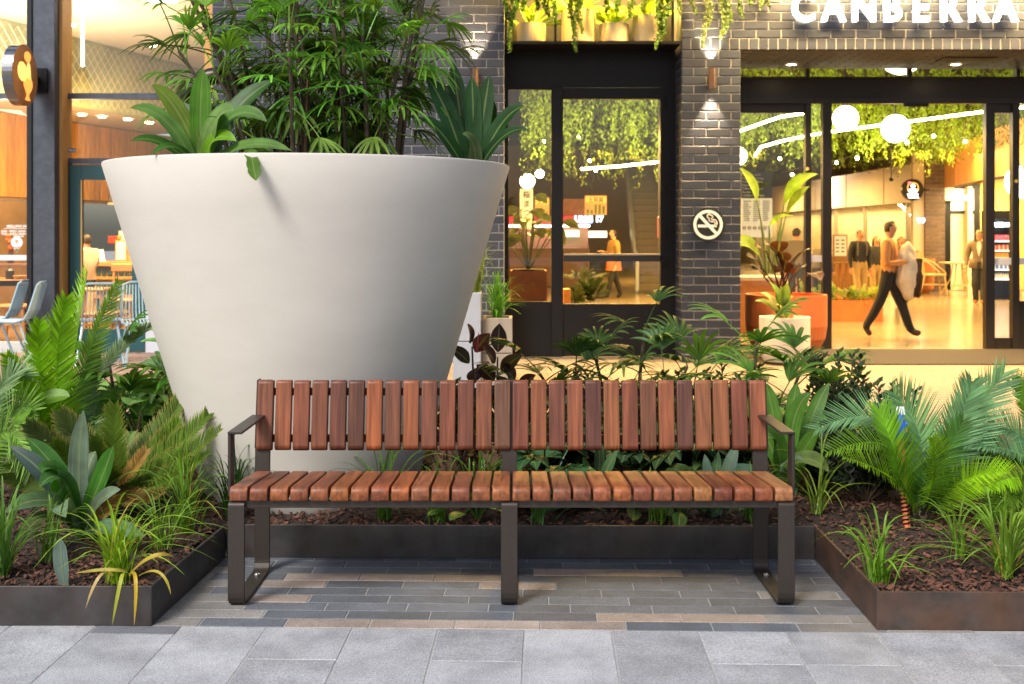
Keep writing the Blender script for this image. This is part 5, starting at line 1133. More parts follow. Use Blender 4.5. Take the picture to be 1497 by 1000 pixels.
# ================================================================== PEOPLE
def person(lab, loc, rz, J, H, cols, hairc, group=None, extras=None, hair='short'):
    """one continuous skinned body; J: joint overrides in units of body height (x right of the body, y forward negative, z up)"""
    B = dict(pelvis=(0,0,.52), waist=(0,.0,.60), chest=(0,.005,.72), neck=(0,.0,.825), head0=(0,-.008,.865), head=(0,-.012,.925), crown=(0,-.004,.972),
      hipl=(-.050,0,.50), kneel=(-.055,-.01,.28), anklel=(-.055,.01,.045), toel=(-.06,-.085,.018),
      hipr=(.050,0,.50), kneer=(.055,-.01,.28), ankler=(.055,.01,.045), toer=(.06,-.085,.018),
      shl=(-.105,0,.79), ell=(-.135,.01,.62), wrl=(-.135,-.03,.475), hal=(-.135,-.04,.43), shr=(.105,0,.79), elr=(.135,.01,.62), wrr=(.135,-.03,.475), har=(.135,-.04,.43))
    B.update(J); yaw = B.pop('_yaw', 0)
    rad = dict(pelvis=(.096,.070), waist=(.088,.064), chest=(.102,.070), neck=(.030,.032), head0=(.036,.042), head=(.048,.056), crown=(.030,.034), hipl=(.056,.060), hipr=(.056,.060), kneel=(.043,.046), kneer=(.043,.046),
      anklel=(.034,.038), ankler=(.034,.038), toel=(.022,.018), toer=(.022,.018), shl=(.046,.048), shr=(.046,.048), ell=(.035,.036), elr=(.035,.036), wrl=(.018,.020), wrr=(.018,.020), hal=(.020,.012), har=(.020,.012))
    edges = [('pelvis','waist'),('waist','chest'),('chest','neck'),('neck','head0'),('head0','head'),('head','crown')]
    for s in 'lr': edges += [('pelvis','hip'+s),('hip'+s,'knee'+s),('knee'+s,'ankle'+s),('ankle'+s,'toe'+s),('chest','sh'+s),('sh'+s,'el'+s),('el'+s,'wr'+s),('wr'+s,'ha'+s)]
    # five fingers from each palm
    for s in 'lr':
        h, wv = Vector(B['ha'+s]), Vector(B['wr'+s]); d = (h-wv).normalized(); sd_ = d.cross(Vector((0,0,1)) if abs(d.z) < .8 else Vector((0,1,0))); sd_.normalize(); nn = d.cross(sd_)
        for i, (o_, ln) in enumerate(((-.017,.034),(-.006,.040),(.006,.038),(.016,.030))):
            k = 'f%s%d' % (s, i); B[k] = tuple(h+sd_*o_+d*.008); B[k+'b'] = tuple(h+sd_*o_*1.1+d*(.008+ln*.6)+nn*.006); B[k+'c'] = tuple(h+sd_*o_*1.1+d*(.008+ln*.9)+nn*.017)
            rad[k] = (.0062,.0062); rad[k+'b'] = (.0056,.0056); rad[k+'c'] = (.0045,.0045); edges += [('ha'+s, k), (k, k+'b'), (k+'b', k+'c')]
        m = (h+wv)/2; k = 't'+s; B[k] = tuple(m+sd_*-.024); B[k+'b'] = tuple(m+sd_*-.032+d*.022); rad[k] = (.0065,.0065); rad[k+'b'] = (.005,.005); edges += [('ha'+s, k), (k, k+'b')]
    names = list(B); ix = {n_: i for i, n_ in enumerate(names)}
    me = bpy.data.meshes.new('body'); me.from_pydata([Vector(B[n_])*H for n_ in names], [(ix[a], ix[b]) for a, b in edges], [])
    o = bpy.data.objects.new('body', me); COL.objects.link(o); sk_ = o.modifiers.new('s', 'SKIN'); sk_.use_smooth_shade = True
    for n_ in names: v = me.skin_vertices[0].data[ix[n_]]; v.radius = (rad[n_][0]*H, rad[n_][1]*H); v.use_root = (n_ == 'pelvis')
    ss = o.modifiers.new('u', 'SUBSURF'); ss.levels = 2; ss.render_levels = 2
    dg = bpy.context.evaluated_depsgraph_get(); m2 = bpy.data.meshes.new_from_object(o.evaluated_get(dg)); bpy.data.objects.remove(o)
    # face: nose, brow ridge, ears by pushing vertices
    hd = Vector(B['head'])*H
    keys = [(a, b, Vector(B[a])*H, Vector(B[b])*H) for a, b in edges]
    part_of = {}
    def reg(a, b):
        n_ = {a, b}
        if any(k.startswith(('head','crown')) for k in n_): return 'skin'
        if any(k[:1] in 'ft' and k[1:2] in 'lr' and (k[2:3].isdigit() or k in ('tl','tr','tlb','trb')) for k in n_) or any(k.startswith('ha') for k in n_): return 'skin'
        if any(k.startswith(('ankle','toe')) for k in n_) and any(k.startswith('toe') for k in n_): return 'shoe'
        if any(k.startswith(('knee','hip','ankle')) for k in n_): return 'leg'
        if any(k.startswith(('el','wr')) for k in n_): return 'arm'
        return 'top'
    ml = ['top','leg','skin','shoe','arm']
    for k in ml: m2.materials.append(cols[k])
    m2.materials.append(cols.get('mouth') or M('lip_tone', (.28,.10,.07), .5)); m2.materials.append(M('eye_dark', (.02,.015,.012), .3))
    fwd = Vector((math.sin(yaw), -math.cos(yaw), 0)); rt = Vector((math.cos(yaw), math.sin(yaw), 0))
    for v in m2.vertices:
        d = v.co-hd; a, b_, z = d.dot(rt)/H, d.dot(fwd)/H, d.z/H
        if abs(z) < .06 and b_ > .02:
            if abs(a) < .012 and -.022 < z < .006: v.co += fwd*(.016*(1-abs(a)/.012))*H
            elif abs(abs(a)-.02) < .011 and -.002 < z < .014: v.co -= fwd*.004*H
            elif abs(a) < .02 and -.042 < z < -.030: v.co += fwd*.003*H
        if b_ < .012 and b_ > -.02 and abs(a) > .036 and -.018 < z < .016: v.co += rt*(.010*H*(1 if a > 0 else -1))
    def hairy(d):
        a, b_, z = d.dot(rt)/H, d.dot(fwd)/H, d.z/H
        return z > .034+.004*math.sin(a*300) or (b_ < .012 and z > .004) or (b_ < -.012 and z > -.042)
    hmat = M('hair_%d' % int(hairc[0]*1e4), hairc, .55, 0, 120, .4); m2.materials.append(hmat)
    for v in m2.vertices:
        d = v.co-hd
        if d.length < .085*H and d.z > -.05*H and hairy(d): v.co += d.normalized()*H*(.007+.004*noise.noise(d*(60/H)))
    for p in m2.polygons:
        c = p.center; best = None
        for a, b_, A_, B_ in keys:
            ab = B_-A_; t_ = max(0, min(1, (c-A_).dot(ab)/max(1e-9, ab.length_squared))); dd = (A_+ab*t_-c).length/(rad[a][0]*(1-t_)+rad[b_][0]*t_)
            if best is None or dd < best[0]: best = (dd, reg(a, b_), a, b_, t_)
        k = best[1]
        if {'neck','chest'} == {best[2], best[3]} and c.z > (B['neck'][2]-.022)*H: k = 'skin'
        if {'neck','head0'} == {best[2], best[3]}: k = 'skin'
        if {'pelvis','waist'} == {best[2], best[3]}: k = 'leg' if c.z < (B['pelvis'][2]+.035)*H else 'top'
        i = ml.index(k)
        d = c-hd; a, b_, z = d.dot(rt)/H, d.dot(fwd)/H, d.z/H
        if k == 'skin' and b_ > .03:
            if abs(a) < .017 and -.040 < z < -.030: i = 5
            if abs(abs(a)-.019) < .008 and .000 < z < .010: i = 6
        if k == 'skin' and d.length < .09*H and d.z > -.05*H and hairy(d): i = 7
        p.material_index = i; p.use_smooth = True
    for v in m2.vertices:      # folds in the cloth
        q = v.co/H
        if q.z < B['neck'][2]-.04: v.co += v.normal*H*(.0065*noise.noise((q.x*14, q.y*14, q.z*9))+.0035*noise.noise((q.x*34, q.y*34, q.z*20)))
    m2.name = 'person'
    root = place('person', m2, None, (0,0,0)); tag(root, lab, 'person', group)
    if hair == 'long':
        hm = MB()
        for k in range(26):
            q = PI*(1.05+.9*k/25); a0 = hd+(rt*math.cos(q)*.05+fwd*math.sin(q)*.055+Vector((0,0,.01)))*H; hm.tube([a0, a0+Vector((0,0,-.07))*H+fwd*-.008*H, a0+Vector((0,0,-.16))*H], .012*H, 5)
        hm.build('hair', hmat, root, origin=(0,0,0), smooth=True)
    if extras: extras(root, {k: Vector(v)*H for k, v in B.items() if isinstance(v, tuple)}, H)
    root.location = loc; root.rotation_euler = (0,0,rz); return root
SKIN = M('skin', (.50,.27,.16), .5); SKIN2 = M('skin_pale', (.58,.33,.20), .5)
BLK = M('black_cloth', (.010,.010,.011), .8); TAN = M('tan_knit', (.55,.26,.085), .8, 0, 40, .12); DSH = M('brown_leather', (.05,.022,.012), .45)
# walking woman, facing right, holding a pale coat
def ex_front(root, B, H):
    cl = M('cream_cloth', (.74,.64,.48), .85, 0, 14, .12, .3, 20)
    me = bmesh.new(); bmesh.ops.create_icosphere(me, subdivisions=4, radius=1)
    for v in me.verts:
        p = v.co.copy(); n_ = noise.noise(p*2.2)*.22+noise.noise(p*5)*.08; top = max(0, p.z)
        v.co = Vector((p.x*(.105+.02*top)*(1+n_), p.y*.085*(1+n_), p.z*.24*(1+n_*.5)-.05+.0*top))*H+Vector((.05*H, -.135*H, .60*H))
    m = bpy.data.meshes.new('carried_coat'); me.to_mesh(m); me.free(); m.materials.append(cl)
    for p in m.polygons: p.use_smooth = True
    o = place('carried_coat', m); o.location = root.location; root['_bag'] = o.name
    q = MB()  # darker coat lining hanging behind
    for i in range(9):
        u = -.05+.0125*i; q.tube([Vector((.06+u*.6,-.225+.02*math.sin(i*1.7),.66))*H, Vector((.07+u,-.22+.015*math.sin(i*2.1),.50))*H, Vector((.08+u,-.20+.02*math.cos(i*1.3),.36-.01*(i % 3)))*H], [.014*H,.017*H,.015*H], 6)
    q.build('lining', M('dark_brown_cloth', (.05,.025,.012), .8), o, origin=(0,0,0), smooth=True)
    # identity card at the hip
    MB().cbox(.055*H, .062*H+.004, -.035*H, .030*H, .47*H, .535*H, .002).build('id_card', M('card_white', (.72,.70,.68), .4), root, origin=(0,0,0))
    # apron neckline
    MB().add([Vector(p)*H for p in ((-.03,-.066,.80),(.03,-.066,.80),(.035,-.074,.72),(0,-.076,.69),(-.035,-.074,.72))], [(0,1,2,3,4)]).build('apron_bib', M('rust_cloth', (.30,.10,.03), .8), root, origin=(0,0,0))
wl_ = dict(top=TAN, leg=BLK, skin=SKIN2, shoe=DSH, arm=TAN)
p1 = person('woman in a tan top and black trousers striding through the doorway carrying a pale coat', (XP(1300,15.4), 15.4, 0), math.radians(62), dict(
   hipl=(-.052,.0,.50), kneel=(-.050,.075,.285), anklel=(-.045,.185,.085), toel=(-.05,.135,.022), hipr=(.052,0,.50), kneer=(.052,-.085,.29), ankler=(.050,-.165,.06), toer=(.055,-.245,.045),
   shl=(-.100,.005,.785), ell=(-.135,.0,.62), wrl=(-.045,-.135,.635), hal=(-.005,-.165,.64), shr=(.100,.0,.785), elr=(.135,-.03,.63), wrr=(.070,-.150,.60), har=(.035,-.175,.61), _yaw=.25), 1.60, wl_, (.035,.022,.014), extras=ex_front)
bag = bpy.data.objects[p1['_bag']]; bag.location = p1.location; bag.rotation_euler = p1.rotation_euler; tag(bag, 'bundled cream coat with dark lining carried by the striding woman', 'coat'); del p1['_bag']
NAVY = M('navy_vest', (.014,.015,.022), .7); KHA = M('khaki', (.45,.31,.13), .85); DK2 = M('charcoal_cloth', (.03,.03,.033), .8); GSUIT = M('grey_suit', (.17,.135,.095), .8); WSH = M('white_shirt', (.75,.70,.62), .7)
def ex_pack(root, B, H):
    for s in (-1, 1): MB().tube([(s*.06*H,-.055*H,.83*H),(s*.066*H,-.068*H,.74*H),(s*.062*H,-.06*H,.64*H)], .011*H, 6).build('strap', M('strap_grey', (.12,.10,.08), .7), root, origin=(0,0,0))
person('man in a dark jacket with backpack straps and khaki trousers in the mall', (XP(1257,22.6), 22.6, 0), math.radians(12), dict(kneel=(-.055,-.03,.28), anklel=(-.05,-.05,.045), toel=(-.05,-.13,.02), ankler=(.055,.05,.05), toer=(.06,-.03,.018)), 1.49, dict(top=NAVY, leg=KHA, skin=SKIN, shoe=DSH, arm=NAVY), (.04,.022,.012), extras=ex_pack)
person('person in a dark checked coat half hidden behind the striding woman', (XP(1281,23.2), 23.2, 0), math.radians(5), {}, 1.36, dict(top=DK2, leg=KHA, skin=SKIN2, shoe=DSH, arm=DK2), (.03,.012,.01), hair='long')
person('auburn haired person almost hidden behind the carried coat', (XP(1318,22.0), 22.0, 0), math.radians(-10), {}, 1.36, dict(top=DK2, leg=BLK, skin=SKIN2, shoe=DSH, arm=DK2), (.16,.05,.02), hair='long')
def ex_suit(root, B, H):
    MB().add([Vector(p)*H for p in ((-.02,-.066,.815),(.02,-.066,.815),(.028,-.072,.74),(0,-.074,.62),(-.028,-.072,.74))], [(0,1,2,3,4)]).build('shirt_front', WSH, root, origin=(0,0,0))
    q = MB()
    for s in (-1, 1): q.tube([B['waist']+Vector((s*.062*H,-.01*H,.0)), B['hip'+'lr'[s > 0]]+Vector((s*.02*H,-.01*H,-.03*H))], [.062*H,.066*H], 10)
    q.build('jacket_hem', GSUIT, root, origin=(0,0,0), smooth=True)
    MB().tube([(.0,-.052*H,.935*H),(.045*H,-.045*H,.935*H)], .004*H, 4).build('glasses', BLACK, root, origin=(0,0,0))
person('man in a grey brown suit jacket and white shirt walking beside the right door frame', (XP(1432,22.6), 22.6, 0), math.radians(-28), dict(kneel=(-.05,-.05,.28), anklel=(-.05,.04,.05), toel=(-.05,-.03,.018), kneer=(.05,-.02,.28), ankler=(.05,-.10,.045), toer=(.055,-.18,.03), ell=(-.15,.02,.62), wrl=(-.16,-.03,.50), hal=(-.16,-.045,.46), _yaw=-.5), 1.50, dict(top=GSUIT, leg=DK2, skin=SKIN, shoe=M('tan_shoe', (.30,.11,.03), .5), arm=GSUIT), (.03,.016,.01), extras=ex_suit)
person('person in a yellow brown jacket and orange skirt walking beyond the black door', (XP(897,24.6), 24.6, 0), math.radians(-70), dict(kneel=(-.05,.05,.28), anklel=(-.05,.14,.06), toel=(-.05,.08,.02), kneer=(.05,-.06,.28), ankler=(.05,-.12,.045), toer=(.055,-.20,.03), ell=(-.13,-.02,.64), wrl=(-.1,-.12,.66), hal=(-.09,-.16,.67)), 1.50, dict(top=M('mustard_cloth', (.30,.16,.03), .8), leg=BLK, skin=SKIN, shoe=BLK, arm=MATS['mustard_cloth']), (.02,.012,.01),
  extras=lambda root, B, H: MB().lathe([(.075*H,.60*H),(.10*H,.52*H),(.115*H,.40*H),(.11*H,.40*H)], 16, (0,0,0)).build('skirt', M('orange_skirt', (.45,.13,.04), .8), root, origin=(0,0,0)))
person('dark clothed person standing behind the left entrance pane', (XP(1164,20.5), 20.5, 0), math.radians(150), {}, 1.52, dict(top=M('smoke_cloth', (.16,.13,.10), .8), leg=DK2, skin=SKIN, shoe=BLK, arm=MATS['smoke_cloth']), (.02,.012,.01))
person('person in a grey coat bending near the left entrance pane', (XP(1196,21.5), 21.5, 0), math.radians(120), dict(chest=(0,-.05,.71), neck=(0,-.11,.79), head0=(0,-.135,.82), head=(0,-.15,.875), crown=(0,-.15,.92), shl=(-.1,-.06,.77), shr=(.1,-.06,.77), ell=(-.13,-.09,.62), elr=(.13,-.09,.62), wrl=(-.12,-.16,.50), wrr=(.12,-.16,.50), hal=(-.115,-.18,.46), har=(.115,-.18,.46)), 1.36, dict(top=M('grey_coat', (.14,.115,.09), .85), leg=DK2, skin=SKIN2, shoe=BLK, arm=MATS['grey_coat']), (.05,.02,.01))
person('customer in a pale striped top sitting at the shop counter behind the teal door', (XP(127,16.2), 16.2, .05), math.radians(-130), dict(pelvis=(0,0,.47), waist=(0,-.01,.55), kneel=(-.06,-.22,.44), kneer=(.06,-.22,.44), anklel=(-.06,-.22,.20), ankler=(.06,-.22,.20), toel=(-.06,-.29,.17), toer=(.06,-.29,.17), hipl=(-.05,-.02,.46), hipr=(.05,-.02,.46), ell=(-.13,-.06,.64), wrl=(-.08,-.18,.62), hal=(-.07,-.22,.625), elr=(.13,-.06,.64), wrr=(.08,-.18,.62), har=(.07,-.22,.625)), 1.36, dict(top=M('stripe_cloth', (.62,.42,.30), .8), leg=DK2, skin=SKIN, shoe=BLK, arm=MATS['stripe_cloth']), (.035,.028,.024))
def cook_apron(root, B, H):
    MB().add([Vector(p)*H for p in ((-.06,-.072,.76),(.06,-.072,.76),(.085,-.082,.55),(.085,-.085,.30),(-.085,-.085,.30),(-.085,-.082,.55))], [(0,1,2,3,4,5)]).build('apron', M('apron_tan', (.45,.30,.15), .8), root, origin=(0,0,0))

# ================================================================== THE BENCH
YF_, X0, X1 = 4.345, -1.061, 1.056
NSL = 28; PT = (X1-X0)/NSL; SW = PT-.0090
def slat_mesh(name, prof, wd, bev):
    bm = bmesh.new(); a = [bm.verts.new((-wd/2, y, z)) for y, z in prof]; b = [bm.verts.new((wd/2, y, z)) for y, z in prof]; n = len(prof)
    bm.faces.new(a[::-1]); bm.faces.new(b)
    for i in range(n): bm.faces.new((a[i], a[(i+1)%n], b[(i+1)%n], b[i]))
    bmesh.ops.recalc_face_normals(bm, faces=bm.faces)
    ed = [e for e in bm.edges if abs(e.verts[0].co.x-e.verts[1].co.x) < 1e-6]
    bmesh.ops.bevel(bm, geom=ed, offset=bev, segments=2, profile=.5, affect='EDGES')
    me = bpy.data.meshes.new(name); bm.to_mesh(me); bm.free(); me.materials.append(WOOD)
    for p in me.polygons: p.use_smooth = len(p.vertices) == 4 and p.area < .0022
    me.update(); return me
def arc(cy_, cz, r, a0, a1, n): return [(cy_+r*math.cos(math.radians(a0+(a1-a0)*i/n)), cz+r*math.sin(math.radians(a0+(a1-a0)*i/n))) for i in range(n+1)]
# seat slat: local y from the front edge, falling slightly to the back
SD = .452
sp_ = [(0,-.046),(.0,-.022)]+arc(.022,-.022,.022,170,90,5)[0:]+[(SD-.006,-.030),(SD,-.036),(SD,-.060),(SD-.006,-.066),(.055,-.040),(.040,-.048),(.012,-.054),(.004,-.052)]
seat_me = slat_mesh('seat_slat', sp_, SW, .0042)
# back slat: local z along its length, front face at y = 0
BH_ = .288
bp_ = [(.0,.020),(.004,.008),(.014,.000),(.030,.0),(.034,.006),(.034,BH_-.006),(.030,BH_),(.012,BH_),(.004,BH_-.004),(.0,BH_-.014)]
back_me = slat_mesh('back_slat', bp_, SW-.001, .0042); back_me.materials[0] = WOODZ
bench = thing('slatted_bench', 'long hardwood slatted bench with dark bronze metal legs', 'bench', ((X0+X1)/2, YF_, 0))
bc = [(140,82,65),(172,98,70),(150,82,62),(142,80,62),(126,70,60),(104,64,54),(185,100,60),(128,78,64),(176,100,66),(128,74,60),(142,78,60),(112,64,54),(150,90,68),(104,76,66),(132,72,62),(166,96,66),(126,72,64),(166,96,74),(104,64,64),(180,110,76),(146,80,64),(122,78,62),(160,92,66),(96,64,64),(176,112,82),(170,106,76),(142,78,66),(166,96,74)]
sc_c = [(176,108,88),(150,84,64),(172,100,66),(158,88,62),(160,92,66),(186,108,60),(170,96,62),(160,86,62),(180,98,58),(158,96,72),(168,96,62),(136,76,62),(162,94,64),(176,104,68),(170,100,68),(166,96,70),(148,90,72),(134,78,64),(166,92,66),(186,104,62),(140,74,60),(168,98,74),(160,92,68),(184,122,76),(130,66,56),(170,92,62),(168,92,66),(190,128,92)]
for i in range(NSL):
    x = X0+PT*(i+.5)
    k = 1.0
    cs = lin(sc_c[i]); cb = lin(bc[i]); ms, mb_ = lin((164,94,66)), lin((144,82,64))
    cs = tuple(v*.75+m_*.25 for v, m_ in zip(cs, ms)); cb = tuple(v*.72+m_*.28 for v, m_ in zip(cb, mb_))
    cs = (cs[0]*.58, cs[1]*.60, cs[2]*.47); cb = (cb[0]*.60, cb[1]*.61, cb[2]*.46)
    place('seat_slat', seat_me, bench, (x+R.uniform(-.0006,.0006), YF_+R.uniform(-.001,.001), .447+R.uniform(-.0006,.0006)), (0,0,R.uniform(-.002,.002)), color=cs)
    # texture runs along y: back slats are turned upright
    place('back_slat', back_me, bench, (x+R.uniform(-.0006,.0006), 4.788+R.uniform(-.001,.001), .503+R.uniform(-.0008,.0008)), (math.radians(-8.5),0,R.uniform(-.002,.002)), color=cb)
def strap_loop(name, xc, path, wd, th, parent, mat, r=.03):
    """flat bar bent along a path in the y-z plane, rounded corners"""
    pts = []; P = [Vector((0,)+p) for p in path]
    for i, p in enumerate(P):
        if i in (0, len(P)-1): pts.append(p); continue
        a, b = (P[i-1]-p), (P[i+1]-p); q = min(r, a.length*.45, b.length*.45); a.normalize(); b.normalize()
        pts += bez(p+a*q, p, p+b*q, 5)
    bm = bmesh.new(); L = []; n = len(pts)
    for i, p in enumerate(pts):
        t_ = (pts[min(i+1,n-1)]-pts[max(i-1,0)]).normalized(); nn = Vector((0, -t_.z, t_.y))
        L.append([bm.verts.new(Vector((xc+u*wd/2, p.y, p.z))+nn*v*th/2) for u, v in ((-1,-1),(1,-1),(1,1),(-1,1))])
    for i in range(n-1):
        for k in range(4): bm.faces.new((L[i][k], L[i][(k+1)%4], L[i+1][(k+1)%4], L[i+1][k]))
    bm.faces.new(L[0][::-1]); bm.faces.new(L[-1]); bmesh.ops.recalc_face_normals(bm, faces=bm.faces)
    ed = [e for e in bm.edges if len(e.link_faces) == 2 and e.calc_face_angle(0) > 1.2]
    bmesh.ops.bevel(bm, geom=ed, offset=.0018, segments=1, affect='EDGES')
    me = bpy.data.meshes.new(name); bm.to_mesh(me); bm.free(); me.materials.append(mat)
    for v in me.vertices: v.co -= wloc(parent)
    return place(name, me, parent, wloc(parent))
LW_ = .0625
for xc in (X0+LW_/2-.002, XP(744.5, 4.35), X1-LW_/2+.002):
    strap_loop('leg_frame', xc, [(4.372,.385),(4.352,.385),(4.352,.006),(4.806,.006),(4.806,.36),(4.815,.50),(4.862,.785)], LW_, .012, bench, BENCH, .045)
    for yb in (4.70,): MB().lathe([(.011,0),(.011,.006),(.006,.011),(0,.012)], 10, (xc, yb, .013)).build('bolt', M('steel_bolt', (.6,.58,.55), .25, .9), bench)
    MB().cbox(xc-.02, xc+.02, 4.375, 4.42, -.001, .004, .001).build('foot_pad', BLACK, bench)
MB().cbox(X0+.045, X1-.045, 4.366, 4.378, .366, .396, .002).build('front_rail', BENCH, bench)
q = MB(); q.cbox(X0+.03, X1-.03, 4.66, 4.70, .362, .380, .002); q.build('rear_rail', BENCH, bench)
for z, yy in ((.545, 4.830), (.735, 4.858)): MB().cbox(X0+.02, X1-.02, yy, yy+.010, z-.016, z+.016, .002).build('back_rail', BENCH, bench)
for xe in (X0+.002, X1-.002):  # thin end plates beside the last slats
    s = -1 if xe < 0 else 1
    q = MB(); q.add([(xe, 4.80,.51),(xe, 4.86,.51),(xe, 4.905,.785),(xe, 4.845,.785),(xe+s*.004, 4.80,.51),(xe+s*.004, 4.86,.51),(xe+s*.004, 4.905,.785),(xe+s*.004, 4.845,.785)], [(0,1,2,3),(4,7,6,5),(0,4,5,1),(1,5,6,2),(2,6,7,3),(3,7,4,0)]); q.build('end_plate', BENCH, bench)
    # arm rest: upright blade and flat top
    a = xe+s*.012; q = MB().cbox(min(a-.006,a+.006), max(a-.006,a+.006), 4.405, 4.468, .40, .636, .002); q.build('arm_post', BENCH, bench)
    q = MB(); i0, i1 = sorted((a+s*.006, a-s*.050)); q.cbox(i0, i1, 4.400, 4.815, .636, .646, .002); q.build('arm_rest', BENCH, bench)
    q = MB(); e0 = a-s*.006; e1 = a-s*.020; q.add([(e0,4.42,.636),(e1,4.42,.636),(e0,4.42,.618),(e0,4.45,.636),(e1,4.45,.636),(e0,4.45,.618)], [(0,1,2),(3,5,4),(0,3,4,1),(1,4,5,2),(2,5,3,0)]); q.build('gusset', BENCH, bench)

# ================================================================== THE BIG POT
PC = Vector((-1.013, 5.87, 0)); RB_, RT_, ZT_ = .508, 1.0, 1.735
pp_ = [(RB_-.02,.04),(RB_,.06)]+[(RB_+(RT_-RB_)*k/8, .06+(ZT_-.012-.06)*k/8) for k in range(1, 9)]+[(RT_-.001,ZT_-.002),(RT_-.004,ZT_),(RT_-.030,ZT_),(RT_-.034,ZT_-.004),(RT_-.085,ZT_-.12),(.0,ZT_-.10)]
pot = MB().lathe(pp_, 128, PC); po = pot.build('giant_pot', POT, origin=PC, smooth=True)
po.modifiers.new('e', 'EDGE_SPLIT').split_angle = math.radians(35)
tag(po, 'giant pale concrete tapered pot behind the left half of the bench', 'planter')
so_ = MB(); so_.lathe([(.0,ZT_-.085),(.4,ZT_-.08),(.92,ZT_-.095)], 48, PC); tag(so_.build('soil', SOIL, po, smooth=True))
# ================================================================== GARDEN PLANTS
G_BRIGHT=(.25,.46,.012); G_MID=(.14,.30,.016); G_DEEP=(.036,.105,.014); G_BLUE=(.150,.31,.140); G_YEL=(.20,.22,.03); G_OLD=(.36,.26,.05)
UPN = Vector((0,-.75,.65))
def gz(x, y): return bed_h(x, y)-.006
def frond(parent, b, c, t, ll=.13, col=G_MID, nrm=None, n=44, vee=.35, mat=None, wd=.0085, droop=.05, start=.10, sweep0=1.15, sweep1=.5):
    """cycad frond: a tapering rachis along a curve with two rows of narrow leaflets"""
    mb = MB(); pts = bez(b, c, t, 24); mb.tube(pts[::2], [.0065*(1-.8*i/12) for i in range(13)], 5)
    nrm = nrm or UPN
    for i in range(n):
        f = start+(1-start)*(i+.5)/n; k = f*24; j = min(23, int(k)); p = pts[j].lerp(pts[j+1], k-j); tg = (pts[j+1]-pts[j]).normalized()
        sd_ = tg.cross(nrm)
        if sd_.length < .05: sd_ = tg.cross(Vector((1,0,.2)))
        sd_.normalize(); up = sd_.cross(tg).normalized()
        L = ll*(.35+.65*math.sin(PI*min(1, .12+.80*f))**.7)*(1 if f < .93 else .75)
        a = sweep0+(sweep1-sweep0)*f
        for s in (-1, 1):
            aa = a+R.uniform(-.07,.07); d = (tg*math.cos(aa)+sd_*s*math.sin(aa)+up*(vee+R.uniform(-.06,.06))).normalized(); l = L*R.uniform(.9,1.06)
            q = [p, p+d*l*.5+Vector((0,0,-droop*l*.12)), p+d*l*.98+Vector((0,0,-droop*l*.6))]
            mb.blade(q, [wd*.8, wd, .0012], up, .18)
    return mb.build('frond', mat or LEAFC, parent, color=jit(col, .10), along=True)
def cyc(lab, base, list_, ll, col, mat=None, n=44, trunk=(.05,.10), wd=.0085):
    t = thing('cycad', lab, 'cycad', base); B0 = Vector(base)
    tb = MB(); r0, h0 = trunk
    for i in range(30):
        a = i*2.4; z = h0*i/30; p = B0+Vector((math.cos(a)*r0*(1-.5*i/30), math.sin(a)*r0*(1-.5*i/30), z)); d = Vector((math.cos(a)*.6, math.sin(a)*.6, .8)); tb.blade([p, p+d*.03, p+d*.055], [.022,.02,.004], Vector((-d.x,-d.y,.5)), .3)
    tb.lathe([(r0,0),(r0*.9,h0*.6),(r0*.35,h0)], 10, B0); tb.build('trunk', CANE, t)
    for it in list_:
        (cx, cy_, cd), (tx, ty, td_) = it[0], it[1]; o = it[2] if len(it) > 2 else {}
        f = B0+Vector((R.uniform(-.02,.02), R.uniform(-.02,.02), h0*.8)); frond(t, f, W(cx, cy_, base[1]+cd), W(tx, ty, base[1]+td_), o.get('ll', ll), o.get('col', col), o.get('nrm'), o.get('n', n), mat=mat, wd=o.get('wd', wd), vee=o.get('vee', .35))
    return t
def B_(px, Y): x = XP(px, Y); return (x, Y, gz(x, Y))

# -- right: blue green cycad
cyc('large blue green cycad with arching fronds in the right garden bed', B_(1345, 5.12), [
  ((1330,560,.25),(1192,628,.05),dict(ll=.17,col=G_BLUE,n=54)), ((1335,610,.1),(1208,662,-.20),dict(ll=.15,col=G_MID)), ((1370,640,.15),(1306,574,.10),dict(ll=.21,col=(.18,.35,.15),n=54,nrm=Vector((.25,-1,.25)))),
  ((1390,650,.2),(1468,545,.20),dict(ll=.20,col=G_BLUE,n=54,nrm=Vector((-.2,-1,.2)))), ((1400,650,.30),(1436,572,.45),dict(ll=.16,col=G_MID)), ((1318,690,-.1),(1232,668,-.32),dict(ll=.14,col=G_BRIGHT)),
  ((1305,650,-.15),(1285,600,-.05),dict(ll=.14,col=G_MID)), ((1400,690,-.1),(1475,690,-.35),dict(ll=.13,col=G_BRIGHT,nrm=Vector((.2,-1,.5)))), ((1368,690,-.15),(1408,615,-.1),dict(ll=.12,col=G_DEEP)),
  ((1330,725,-.1),(1296,660,-.15),dict(ll=.11,col=G_MID)), ((1410,610,.1),(1420,560,.1),dict(ll=.15,col=(.13,.26,.12),n=70,nrm=Vector((-.1,-1,.2)))), ((1375,690,-.25),(1362,640,-.35),dict(ll=.12,col=G_BRIGHT,nrm=Vector((0,-1,.3)))), ((1405,720,.1),(1450,640,.2),dict(ll=.13,col=G_DEEP))], .15, G_MID, n=46, trunk=(.05,.07), wd=.0085)
